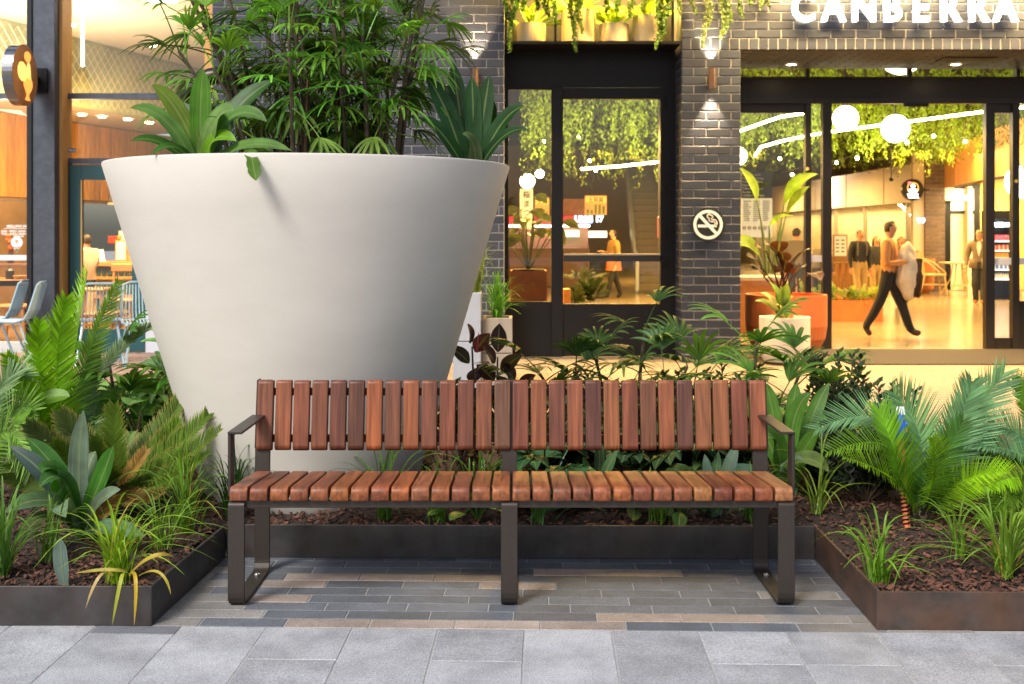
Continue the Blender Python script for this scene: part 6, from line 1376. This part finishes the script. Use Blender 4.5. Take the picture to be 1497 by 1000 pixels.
cyc('cycad cut by the right edge with fronds reaching in over the right bed', B_(1545, 5.4), [
  ((1490,590,.1),(1408,636,-.1),dict(ll=.13,col=G_BLUE)), ((1500,640,-.1),(1385,650,-.25),dict(ll=.11,col=G_BLUE)), ((1520,600,.1),(1480,560,.1),dict(col=G_MID)), ((1510,680,-.2),(1420,720,-.35),dict(col=G_BRIGHT,ll=.14)), ((1500,700,-.2),(1436,760,-.4),dict(col=G_MID)), ((1560,600,.1),(1600,560,0)), ((1500,650,.2),(1450,690,.2),dict(col=G_DEEP))], .14, G_MID, n=56, wd=.011)
# -- left: tall bright cycad
cyc('tall bright green cycad with upright fronds on the left', B_(92, 5.75), [
  ((98,560,0),(128,398,.05),dict(ll=.15,col=G_BRIGHT,n=66,nrm=Vector((-.8,-.7,.1)))), ((70,540,-.1),(96,436,-.1),dict(ll=.15,col=(.24,.44,.02),n=66,nrm=Vector((.6,-.9,.1)))), ((45,560,-.15),(58,470,-.2),dict(ll=.13,col=G_BRIGHT,n=60,nrm=Vector((.4,-1,.1)))), ((105,560,.1),(172,412,.1),dict(ll=.12,col=(.18,.33,.05),n=54,nrm=Vector((.7,-.7,.3)))),
  ((128,600,.15),(140,500,.15),dict(ll=.10,col=(.12,.20,.10),nrm=Vector((.3,-1,.2)))), ((110,540,.2),(232,470,.4),dict(ll=.09,col=(.13,.20,.09))), ((60,600,-.2),(10,520,-.3),dict(ll=.11,col=G_BRIGHT))], .13, G_BRIGHT, n=64, trunk=(.05,.12), wd=.011)
cyc('pale cycad frond cluster cut by the left edge', B_(-45, 5.3), [((10,560,.0),(45,690,-.1),dict(ll=.17,col=(.18,.32,.05),nrm=Vector((.3,-1,.3)))), ((-10,540,.1),(28,548,.15),dict(ll=.18,col=(.22,.34,.16))), ((10,570,.2),(52,600,.1),dict(ll=.18,col=(.18,.32,.06),nrm=Vector((.2,-1,.4)))), ((-30,560,0),(-40,480,0))], .16, G_BRIGHT, n=48)
# -- left middle: sago with yellow tips
cyc('low dark sago cycad with yellowing leaflet tips before the big pot', B_(172, 5.28), [
  ((225,690,.05),(314,598,.05),dict(n=54)), ((235,700,-.05),(322,628,-.15),dict(n=54)), ((225,660,.15),(264,586,.25),dict(ll=.11)), ((215,690,.1),(262,616,.1),dict(ll=.11)), ((240,720,-.1),(306,662,-.25),dict(ll=.10)), ((165,680,.0),(168,594,.0),dict(ll=.115,nrm=Vector((0,-1,.2)),n=50)), ((175,680,.1),(190,640,.2),dict(ll=.10)),
  ((130,670,.1),(88,604,.1),dict(ll=.12,col=(.07,.10,.02))), ((110,690,0),(40,622,-.1),dict(ll=.12,col=(.08,.11,.03))), ((90,700,.1),(10,640,.2),dict(ll=.11,col=(.07,.10,.03))), ((130,700,-.1),(78,650,-.2),dict(ll=.11)), ((160,720,-.1),(140,640,-.15),dict(ll=.10)), ((60,720,.2),(-5,690,.2),dict(ll=.10)),
  ((190,700,-.15),(214,660,-.1),dict(ll=.07,col=(.40,.24,.07))), ((165,740,-.2),(130,770,-.3),dict(ll=.08,col=(.36,.20,.06))), ((190,745,-.2),(240,720,-.3),dict(ll=.08,col=(.30,.19,.06)))], .105, (.10,.165,.018), n=68, trunk=(.06,.14), wd=.0105, mat=LEAFY)

# -- strap leaved plants
def strap(parent, b, c, t, wd, col, nrm=UPN, fold=.28, prof=None, n=14):
    return leafpath(parent, [b, c, t], wd, col, nrm, fold, prof or [.62,.70,.80,.9,.97,1,1,.99,.96,.88,.72,.45,.06], n)
def strap_plant(lab, base, Y, lst, col, wd, name='strap_leaf_plant', cat='plant'):
    b = Vector(base); t = thing(name, lab, cat, b)
    for it in lst:
        (cx, cy_, cd), (tx, ty, td_) = it[0], it[1]; o = it[2] if len(it) > 2 else {}
        strap(t, b+Vector((R.uniform(-.02,.02), R.uniform(-.015,.015), 0)), W(cx, cy_, Y+cd), W(tx, ty, Y+td_), o.get('w', wd), jit(o.get('col', col), .1), o.get('nrm', UPN))
    return t
strap_plant('big strap leaved lily plant with a grey upright leaf in the left bed', B_(118, 4.93), 4.93, [
  ((108,700,.05),(122,600,.0),dict(col=(.13,.19,.13),w=.085,nrm=Vector((.1,-1,.1)))), ((150,700,-.05),(166,652,-.08),dict(w=.085,col=(.045,.15,.018))), ((100,690,.05),(40,640,.05),dict(w=.085,col=(.04,.13,.018))), ((90,700,-.1),(14,652,-.05),dict(w=.08,col=(.035,.06,.05))),
  ((80,660,-.15),(60,690,-.25),dict(w=.09,col=(.05,.17,.02))), ((95,660,-.2),(58,712,-.3),dict(w=.085)), ((135,725,-.15),(176,716,-.2),dict(w=.07,col=(.13,.18,.12))), ((85,700,-.2),(6,750,-.3),dict(w=.085,col=(.07,.12,.05))), ((70,710,-.25),(96,756,-.35),dict(w=.085,col=(.12,.18,.10))),
  ((60,720,-.2),(28,800,-.4),dict(w=.07,col=(.09,.11,.03))), ((150,760,-.15),(210,784,-.35),dict(w=.075,col=(.10,.18,.10))), ((118,690,.1),(140,660,.15),dict(col=G_DEEP)), ((100,720,0),(70,690,.1),dict(col=G_DEEP))], (.04,.12,.02), .085)
t = strap_plant('upright cut strap leaf standing in the front corner of the left bed', B_(88, 4.30), 4.30, [((88,820,0),(88,786,.0),dict(w=.055,col=(.14,.20,.17),nrm=Vector((0,-1,.1))))], (.1,.15,.1), .05)
strap_plant('broad strap leaved plant behind the right end of the bench', B_(1150, 5.6), 5.6, [((1130,600,.1),(1120,560,.1)), ((1150,590,0),(1186,575,-.05)), ((1160,640,-.1),(1212,690,-.3),dict(w=.10,col=(.12,.17,.05))), ((1180,610,.1),(1212,560,.1)), ((1120,620,.1),(1080,580,.1)), ((1140,610,-.1),(1112,640,-.2),dict(w=.1)), ((1170,650,0),(1200,628,-.1)), ((1155,600,.2),(1165,560,.2)), ((1110,680,-.1),(1060,690,-.2),dict(col=(.10,.17,.12))), ((1140,660,-.15),(1175,672,-.3),dict(w=.05,col=(.12,.18,.11)))], (.065,.15,.02), .075)
strap_plant('low strap leaves rising behind the middle of the bench seat', B_(870, 5.45), 5.45, [((860,700,0),(852,668,-.1)), ((890,700,-.1),(940,690,-.2)), ((880,690,0),(902,660,0)), ((840,720,-.1),(770,760,-.3),dict(w=.04)), ((900,720,-.1),(960,740,-.2)), ((880,680,.1),(875,640,.1)), ((850,720,0),(815,690,0))], (.05,.11,.04), .05)
strap_plant('thin blue green strap leaves beside the right arm of the bench', B_(1042, 5.3), 5.3, [((1036,700,0),(1030,664,0),dict(col=(.11,.17,.13))), ((1060,690,-.05),(1078,650,-.05),dict(col=(.11,.17,.13),w=.06)), ((1030,720,0),(1000,690,-.1)), ((1055,730,-.1),(1090,745,-.2)), ((1045,700,.1),(1050,660,.1))], (.06,.12,.05), .045)

# -- grass tufts
def tuft(px, Y, h, sp, n, col, lab, cols=None, wd=.008, group=None, zoff=0, at=None):
    x = XP(px, Y) if at is None else at[0]; z = gz(x, Y) if at is None else at[1]; b = MB(); b2 = MB(); c = Vector((x, Y, z))
    t = thing('grass_tuft', lab, 'grass tuft', c, group)
    for i in range(int(n*.8)):
        a = R.uniform(0, 2*PI); L = h*R.uniform(.45, 1.12); lean = 1.25*sp*R.uniform(.12, 1.0)
        d = Vector((math.cos(a), math.sin(a)*.8, 0)); b0 = c+Vector((R.gauss(0,.018), R.gauss(0,.018), 0)); tip = b0+d*lean+Vector((0,0,L*(1-.75*(lean/sp/1.25)**2*.9))); m = b0+d*lean*.30+Vector((0,0,L*.95))
        w_ = wd*R.uniform(.7, 1.25); dead = cols and R.random() < .10
        (b2 if dead else b).blade(bez(b0, m, tip, 9), [w_*.8]+[w_]*6+[w_*.75,w_*.4,.0006], Vector((-d.x,-d.y,.6)), .3)
    b.build('blades', LEAF, t, color=col)
    if b2.v: b2.build('withered_blades', LEAF, t, color=cols)
    return t
LT = (.085,.17,.03); LTB = (.06,.135,.05)
t = tuft(172, 4.33, .36, .34, 80, (0.220,0.356,0.022), 'grass tuft with yellowing blades hanging over the left steel edging', G_OLD, .0085)
for (cx, cy_, tx, ty, cc, ww_) in ((190,830,164,914,(.30,.32,.03),.014), (208,812,196,914,(.45,.30,.02),.013), (158,830,125,890,(.42,.30,.12),.012), (235,818,250,870,(.42,.33,.05),.010), (205,800,255,814,(.36,.27,.03),.016), (215,826,110,838,(.34,.28,.04),.013)):
    strap(t, W((cx+172)/2, 842, 4.20), W((cx*2+tx)/3, 818 if ty > 840 else cy_, 4.02), W(tx, ty, 4.085 if ty > 840 else 4.15), ww_, cc)
tuft(6, 4.42, .36, .30, 64, (0.119,0.244,0.038), 'grass tuft at the left edge behind the front steel edging')
tuft(270, 4.98, .40, .30, 75, (0.126,0.244,0.022), 'upright grass tuft in the back corner of the left bed', G_OLD)
tuft(238, 4.72, .30, .26, 46, (0.151,0.259,0.038), 'thin grass tuft between the yellowing tuft and the corner tuft', G_OLD, .0075)
tuft(340, 5.25, .34, .26, 60, G_DEEP, 'dark grass tuft against the foot of the big pot behind the bench arm')
tuft(75, 4.62, .28, .22, 40, (0.119,0.211,0.030), 'short grass tuft below the big strap leaved lily')
tuft(560, 5.22, .40, .36, 60, (0.101,0.211,0.022), 'grass tuft behind the left half of the bench seat'); tuft(700, 5.4, .36, .30, 50, (0.085,0.179,0.022), 'grass tuft behind the bench left of its middle leg')
tuft(640, 5.16, .30, .26, 36, (0.092,0.194,0.022), 'small grass tuft at the base of the big pot under the seat')
tuft(790, 5.16, .24, .34, 34, (0.085,0.194,0.046), 'grass tuft arching over the back edging right of the middle leg'); tuft(965, 5.2, .24, .22, 46, (0.126,0.259,0.022), 'bright grass tuft under the right half of the seat'); tuft(1100, 5.2, .26, .24, 46, (0.085,0.179,0.022), 'grass tuft behind the right rear leg of the bench'); tuft(1195, 5.25, .36, .30, 36, (0.186,0.276,0.038), 'thin arching grass tuft right of the bench arm')
tuft(1282, 4.32, .30, .22, 44, (0.144,0.292,0.022), 'grass tuft in the front corner of the right bed', None, .010); tuft(1470, 4.42, .32, .36, 80, (0.169,0.292,0.030), 'wide grass tuft at the right edge behind the steel edging', G_OLD, .0095); tuft(1400, 4.62, .26, .30, 36, (0.151,0.259,0.030), 'sparse grass tuft left of the wide tuft in the right bed', G_OLD)
tuft(1500, 4.85, .34, .36, 60, (0.135,0.244,0.030), 'grass tuft under the fronds at the right edge')
tuft(727, 10.57, .50, .30, 130, (0.085,0.227,0.022), 'fine grass tuft growing in the beige block planter', None, .010, at=(XP(727,10.57), ZP(470,10.57)-.04)); tuft(695, 10.45, .55, .30, 110, (0.186,0.259,0.030), 'taller grass tuft in the pale block planter behind the big pot', None, .010, at=(XP(694,10.45), ZP(428,10.4)-.04))

# -- lady palms: canes with fan leaves
def fan(parent, b, hub, dirv, L, nseg, col, wd=.030, spread=1.9, droop=.35, up=None):
    mb = MB(); b = Vector(b); hub = Vector(hub); d = Vector(dirv).normalized(); m = (b+hub)/2+Vector((0,0,(hub-b).length*.10)); mb.tube(bez(b, m, hub, 5), [.0045,.004,.0035,.003,.003,.003], 4, cap=False)
    u = up or (Vector((0,0,1))-d*d.z)
    if u.length < .1: u = Vector((0,-1,.1))
    u = u.normalized(); s_ = d.cross(u).normalized()
    for i in range(nseg):
        a = spread*((i+.5)/nseg-.5)*1.0+R.uniform(-.05,.05); l = L*(1-.28*abs(a)/(spread/2))*R.uniform(.9,1.06); dd = (d*math.cos(a)+s_*math.sin(a)+u*.12*math.cos(a)).normalized(); g_ = Vector((0,0,-1))*droop*l
        tip = hub+dd*l+g_*.9; mid = hub+dd*l*.55+u*.02; w_ = wd*R.uniform(.75,1.15)
        mb.blade(bez(hub, mid, tip, 7), [w_*.25,w_*.75,w_,w_*1.02,w_*.98,w_*.85,w_*.6,w_*.22], u, .30)
    return mb.build('fan_leaf', LEAF, parent, color=col, along=True)
def lady_palm(lab, base, canes, L, col, seg=(5,8), wd=.030, petiole=(.16,.30), colvar=.35, els=(-.1,.95)):
    t = thing('lady_palm', lab, 'palm', base); B0 = Vector(base)
    for (dx_, dy_, h, nl, lean) in canes:
        a = B0+Vector((dx_, dy_, 0)); top = a+Vector((lean[0], lean[1], h)); pts = bez(a, a+Vector((lean[0]*.3, lean[1]*.3, h*.6)), top, 8); q = MB(); q.tube(pts, [.013-.005*i/8 for i in range(9)], 7); q.build('cane', CANE, t)
        for k in range(nl):
            f = 1-.62*(k/max(1, nl)); i = min(7, int(f*8)); p = pts[i].lerp(pts[i+1], f*8-i); az = k*2.4+R.uniform(-.5,.5)+dx_*9; el = els[1]-(els[1]-els[0])*(k/nl)+R.uniform(-.2,.2); d = Vector((math.cos(az)*math.cos(el), math.sin(az)*math.cos(el), math.sin(el))); pl = R.uniform(*petiole)
            hub = p+d*pl; fan(t, p, hub, d+Vector((0,0,-.22)), L*R.uniform(.8,1.12), R.randint(*seg), jit(col, colvar), wd)
    return t
# the clump filling the pot
RC = random.Random(11); cn = []
for i in range(33):
    a = RC.uniform(0, 2*PI); r = RC.uniform(.03, .44); h = RC.uniform(.45, 1.5); cn.append((math.cos(a)*r, math.sin(a)*r*.8, h, 14 if h > .8 else 12, (math.cos(a)*r*.55*h+RC.uniform(-.1,.1)-.10*h, math.sin(a)*r*.5*h-.05)))
lady_palm('tall dense lady palm clump growing in the giant pot', (PC.x, PC.y, ZT_-.10), cn, .215, (.105,.225,.028), (5,8), .0185, (.10,.32), .75, (-.8,1.25))
fib = MB()
for i in range(60):
    a = R.uniform(0, 2*PI); r = R.uniform(0,.30); p = PC+Vector((math.cos(a)*r, math.sin(a)*r, ZT_-.09)); fib.tube([p, p+Vector((R.gauss(0,.03), R.gauss(0,.03), R.uniform(.15,.5)))], [.010,.004], 4)
fo_ = fib.build('cane_sheaths', M('cane_fibre', (.10,.05,.03), .9, isl=.5), [o for o in bpy.data.objects if o.name == 'lady_palm'][0])
# lady palms in the bed
lady_palm('lady palm with dark fans behind the middle of the bench', B_(905, 6.5), [(-.05,0,.55,6,(-.08,0)), (.10,.1,.72,6,(.06,0)), (-.28,.1,.46,5,(-.16,-.05)), (.02,-.1,.40,5,(.02,-.1)), (.25,.05,.50,5,(.14,0)), (-.15,-.1,.5,6,(-.1,-.05)), (.14,-.08,.42,6,(.1,-.05)), (-.36,0,.3,5,(-.1,0))], .30, (.035,.085,.018), (6,9), .024, (.10,.22))
lady_palm('lady palm with long green fans behind the right end of the bench', B_(1098, 6.3), [(.0,0,.66,6,(.03,0)), (.16,.1,.5,5,(.14,0)), (-.18,.05,.42,5,(-.12,0)), (.05,-.12,.36,5,(.05,-.1)), (.28,-.05,.34,5,(.12,-.05)), (-.1,-.1,.3,5,(-.1,-.05))], .35, (.085,.19,.028), (6,9), .029, (.12,.24))
lady_palm('lady palm with open fans left of the big pot', B_(176, 6.1), [(.0,0,.58,5,(-.04,-.05)), (.20,.1,.50,5,(.10,0)), (.10,-.1,.36,4,(.06,-.05))], .34, (.10,.24,.028), (6,8), .032, (.10,.18))
lady_palm('low lady palm with pleated leaves against the left side of the pot', B_(238, 6.25), [(.0,0,.42,5,(.02,0)), (-.12,.05,.30,4,(-.1,0)), (.05,-.1,.22,4,(.0,-.05))], .30, (.09,.19,.04), (6,8), .04, (.10,.18))
# -- strap plants in the pot
zr = ZT_-.09
strap_plant('strap leaved plant arching over the left rim of the giant pot', (XP(296,5.25), 5.25, zr), 5.25, [
  ((290,160,0),(297,102,.0),dict(w=.095,col=(.075,.20,.015),nrm=Vector((.2,-1,.1)))), ((268,150,0),(222,124,-.05),dict(w=.085,col=(.12,.18,.02))), ((250,150,-.1),(190,158,-.15),dict(w=.07,col=(.09,.19,.04))), ((240,190,-.1),(191,206,-.15),dict(w=.055,col=G_DEEP)), ((262,190,-.15),(222,226,-.25),dict(w=.05,col=G_DEEP)), ((310,150,-.1),(342,162,-.15),dict(w=.10,col=(.13,.22,.06))), ((330,130,0),(390,178,-.1),dict(w=.085,col=(.09,.20,.04))),
  ((330,150,.15),(400,118,.2),dict(w=.10,col=(.035,.09,.018))), ((340,190,-.15),(425,220,-.30),dict(w=.07,col=(.10,.19,.04))), ((310,150,.05),(320,172,-.1),dict(w=.09,col=(.05,.13,.018))), ((300,180,-.1),(345,206,-.15),dict(w=.08,col=G_MID)), ((280,170,.1),(262,150,.15),dict(col=G_DEEP))], (.06,.13,.03), .08)
strap_plant('dark green strap leaved plant on the right side of the giant pot', (XP(690,5.75), 5.75, zr), 5.75, [
  ((660,160,-.05),(624,112,-.05),dict(w=.10)), ((672,160,.05),(662,92,.05),dict(w=.09)), ((692,160,0),(690,114,0),dict(w=.085)), ((706,170,0),(716,110,0),dict(w=.09)), ((716,190,.05),(722,148,.05),dict(w=.07)), ((728,165,-.05),(766,155,-.1),dict(w=.085)), ((730,180,-.1),(772,190,-.15),dict(w=.06)), ((640,170,-.1),(616,178,-.15),dict(w=.08)), ((680,180,.1),(648,140,.1),dict(w=.06)), ((700,200,-.1),(676,196,-.15),dict(w=.07,col=(.09,.13,.05))), ((704,170,.1),(700,130,.1),dict(w=.07))], (.014,.050,.012), .09)
lp_ = thing('drooping_leaf', 'single torn green leaf drooping over the front rim of the giant pot', 'leaf', (XP(366,4.9), 4.95, ZT_))
strap(lp_, Vector((XP(362,4.95), 4.97, ZT_+.02)), W(368, 222, 4.86), W(374, 264, 4.79), .058, (.075,.15,.02), Vector((.3,-1,.1)), .25, [.6,.7,.8,.95,.9,1,.8,.95,1,.9,1,.7,.1])
tb = MB(); tb.tube(bez(W(262,222,5.9), W(258,130,5.9), W(308,112,5.9), 10)+bez(W(308,112,5.9), W(340,104,5.9), W(352,150,5.9), 8)[1:], .045, 10); tag(tb.build('bent_tube', M('dark_tube', (.045,.03,.026), .35, .3), smooth=True), 'thick dark bent tube behind the strap leaves in the giant pot', 'tube')

# -- broad leaved plants
def broad(lab, name, base, n, h, sp, lw, ll, col, cat='plant', prof=BP, lobed=False, colvar=.25, tilt=.6):
    t = thing(name, lab, cat, base); b0 = Vector(base)
    for i in range(n):
        az = i*2.4+R.uniform(-.4,.4); f = (i+.5)/n; r = sp*R.uniform(.25,1); e = b0+Vector((math.cos(az)*r, math.sin(az)*r*.8, h*(1-.7*f)*R.uniform(.85,1.1))); d = Vector((math.cos(az), math.sin(az)-.25, R.uniform(-.25,.45))).normalized(); l = ll*R.uniform(.75,1.15); cc = jit(col, colvar)
        mb = MB(); mb.tube(bez(b0, (b0+e)/2+Vector((0,0,.06)), e, 4), .004, 4, cap=False)
        if lobed:
            s_ = d.cross(Vector((0,0,1))).normalized(); u = s_.cross(d).normalized()
            for k in range(-3, 4):
                a = k*.52; dd = d*math.cos(a)+s_*math.sin(a); L = l*(1-.12*abs(k)); w_ = lw*.42
                mb.blade(bez(e, e+dd*L*.55+u*.02, e+dd*L-Vector((0,0,L*.22)), 6), [w_*.5,w_*.8,w_*.95,w_,w_*.85,w_*.5,.003], u, .22)
        else:
            tip = e+d*l-Vector((0,0,l*.25)); mb.blade(bez(e, (e+tip)/2+Vector((0,0,l*.12)), tip, 8), [lw*prof[int(k*10/8)] for k in range(9)], Vector((R.uniform(-.3,.3),-.6,tilt)), .18)
        mb.build('leaf', LEAF, t, color=cc, along=True)
    return t
broad('glossy lobed leaved plant behind the seat right of the middle leg', 'fatsia', B_(800, 5.5), 11, .34, .20, .17, .18, (.035,.09,.035), lobed=True)
broad('wide lobed leaved plant behind the right half of the bench seat', 'fatsia', B_(930, 5.75), 13, .34, .30, .20, .22, (.04,.085,.035), lobed=True)
broad('lobed leaved plant low behind the right slats of the bench', 'fatsia', B_(1010, 5.6), 10, .32, .24, .18, .20, (.045,.085,.025), lobed=True)
rb0 = Vector(B_(712, 6.6)); rb = thing('rubber_plant', 'dark burgundy rubber plant between the big pot and the block planter', 'plant', rb0)
for (dx_, h, nl, lx_) in ((-.06,.62,8,-.05),(.05,.56,8,.02),(.12,.40,6,.10)):
    a0 = rb0+Vector((dx_,0,0)); e = a0+Vector((lx_*.5,0,h)); MB().tube([a0, (a0+e)/2, e], [.010,.008,.005], 6).build('stem', M('dark_stem', (.03,.018,.015), .5), rb)
    for k in range(nl):
        f = 1-.75*k/nl; p = a0+(e-a0)*f; az = k*2.4+dx_*30; el = 1.0-.9*k/nl; d = Vector((math.cos(az)*math.cos(el), math.sin(az)*math.cos(el)-.15, math.sin(el))).normalized(); l = R.uniform(.15,.21); tip = p+d*(l+.03)-Vector((0,0,l*.12))
        leafpath(rb, [p+d*.03, (p+tip)/2+Vector((0,0,.02)), tip], .095, jit(((.030,.015,.014),(.05,.014,.014),(.035,.035,.018))[k % 3], .3), Vector((R.uniform(-.3,.3),-.6,.6)), .22, BP)
for px, py, cc in ((700,492,(.35,.03,.05)),): q = MB(); q.tube([W(697,515,6.6), W(700,486,6.58)], [.010,.002], 5); q.build('new_shoot', M('pink_shoot', (.45,.06,.08), .4), rb)
broad('pale green broad leaved plant at the left edge of the bed', 'broad_leaf_plant', B_(40, 5.55), 16, .46, .18, .09, .20, (.15,.30,.03))
broad('broad leaved plant behind the sago cycad', 'broad_leaf_plant', B_(150, 6.3), 20, .46, .32, .14, .26, (.10,.21,.03))
broad('broad leaved plant beside the lower left of the big pot', 'broad_leaf_plant', B_(215, 6.0), 18, .44, .24, .13, .26, (.10,.20,.045))
broad('broad leaved plant at the back of the left bed', 'broad_leaf_plant', B_(60, 6.6), 16, .42, .3, .12, .26, (.11,.22,.03))
broad('small leafy plant under the seat right of the middle bench leg', 'broad_leaf_plant', B_(1000, 5.25), 9, .14, .14, .07, .12, (.055,.12,.025))
broad('small bright leafy plant at the back edging under the bench seat', 'broad_leaf_plant', B_(700, 5.2), 8, .16, .16, .06, .13, (.09,.17,.03))
broad('olive leaved plant low under the right bench end', 'broad_leaf_plant', B_(930, 5.3), 8, .15, .12, .07, .12, (.07,.10,.025))
broad('dark strap and leaf plant behind the bench left of the lady palm', 'broad_leaf_plant', B_(760, 6.4), 12, .42, .30, .07, .34, (.03,.065,.02))
# -- small leaved dark shrubs
def shrub(lab, base, h, wd, n, col, s=.045, group=None):
    t = thing('shrub', lab, 'shrub', base); b0 = Vector(base); st_m = MB(); mb = MB()
    tw = []
    for i in range(n):
        az = R.uniform(0, 2*PI); el = R.uniform(.35, 1.5); L = h*R.uniform(.6,1.05); d = Vector((math.cos(az)*math.cos(el)*wd/h*1.3, math.sin(az)*math.cos(el)*wd/h*1.3, math.sin(el))); e = b0+d*L; m = b0+d*L*.5+Vector((0,0,.05)); pts = bez(b0, m, e, 6); st_m.tube(pts, [.007,.006,.005,.004,.003,.003,.002], 4, cap=False)
        for k in range(30):
            f = .25+.75*k/30; j = min(5, int(f*6)); p = pts[j].lerp(pts[j+1], f*6-j); a = k*2.4; dd = (Vector((math.cos(a), math.sin(a), .35))+d.normalized()*.5).normalized(); l = s*R.uniform(.7,1.3); mb.blade([p, p+dd*l*.5, p+dd*l], [l*.12,l*.45,l*.02], Vector((R.uniform(-.5,.5),-.4,.8)), .2)
    st_m.build('stems', CANE, t); mb.build('foliage', LEAFM, t, color=col); return t
shrub('dark small leaved shrub behind the right bench arm', B_(1225, 6.2), .66, .34, 44, (.030,.055,.016), .05)
shrub('dark bluish shrub behind the large cycad', B_(1295, 6.0), .52, .30, 40, (.022,.045,.020), .045)
shrub('low dark shrub under the large cycad fronds', B_(1268, 5.5), .34, .30, 36, (.018,.034,.016), .045)
shrub('low dark shrub between the bench arm and the cycad', B_(1205, 5.75), .42, .26, 32, (.030,.050,.014), .05)
shrub('dark filler shrub behind the right bench slats', B_(1060, 6.7), .52, .36, 36, (.030,.055,.018), .05)
shrub('dark filler shrub behind the middle bench slats', B_(850, 7.0), .42, .44, 36, (.028,.050,.016), .05)
shrub('dark filler shrub at the back of the left bed beside the pot', B_(250, 6.9), .46, .34, 34, (.04,.08,.02), .055)
for i, (px, Y, h) in enumerate(((775,6.2,.46),(822,5.9,.44),(868,6.4,.48),(925,6.0,.46),(985,6.3,.50),(1035,5.9,.46),(1085,6.0,.52),(675,6.5,.40))):
    shrub('low dark leafy shrub behind the bench back, '+(nth(i)+' to the right of the middle leg' if i < 7 else 'just right of the big pot'), B_(px, Y), h, .30, 40, (.036,.070,.018), .055)
# dark fern like bark clumps behind the seat
for px, Y, lab in ((655, 5.5, 'shaggy bark covered stump at the foot of the big pot'), (722, 5.6, 'shaggy bark covered stump behind the middle leg of the bench')):
    b = Vector(B_(px, Y)); q = MB(); q.lathe([(.07,0),(.075,.15),(.06,.27),(.0,.30)], 10, b)
    for i in range(160):
        a = R.uniform(0, 2*PI); z = R.uniform(0,.29); p = b+Vector((math.cos(a)*.07, math.sin(a)*.07, z)); d = Vector((math.cos(a)*.5, math.sin(a)*.5, .8)); q.blade([p, p+d*.025, p+d*.045], [.014,.014,.003], Vector((d.x,d.y,-.3)), .2)
    tag(q.build('bark_stump', M('stump_bark', (.075,.036,.020), .9, isl=.5)), lab, 'stump')
# irrigation stake: orange bound riser with blue head
b = Vector(B_(1326, 5.02)); t = thing('irrigation_stake', 'orange and blue irrigation stake half hidden by the large cycad', 'stake', b)
q = MB(); top = W(1316, 640, 5.10); q.tube([b, (b+top)/2, top], .016, 10); q.build('riser', M('orange_plastic', (.55,.13,.04), .5, 0, 30, .2), t)
q = MB()
for k in range(9):
    f = .05+k*.045; p = b+(top-b)*f; q.tube([p+Vector((-.018,-.004,-.004)), p+Vector((0,-.019,.003)), p+Vector((.018,-.004,.010))], .004, 5)
q.build('binding', BLACK, t); q = MB(); d = W(1316, 606, 5.10)-top; q.tube([top, top+d*.25, top+d*.6, top+d], [.020,.026,.022,.014], 10); q.tube([top+d*.5+Vector((-.035,0,0)), top+d*.5+Vector((.03,0,.01))], .010, 8); q.build('head', M('blue_plastic', (.02,.12,.55), .35), t)
MB().tube([top+d*.28+Vector((-.028,0,0)), top+d*.28+Vector((.028,0,0))], .012, 8).build('orange_clip', MATS['orange_plastic'], t)
q = MB()
for k in range(4): p = top+d*1.0+Vector((-.02+.013*k,0,0)); q.tube([p, p+Vector((R.uniform(-.012,.012),0,.035))], .0035, 5)
q.build('nozzle', M('white_plastic', (.8,.8,.8), .4), t)
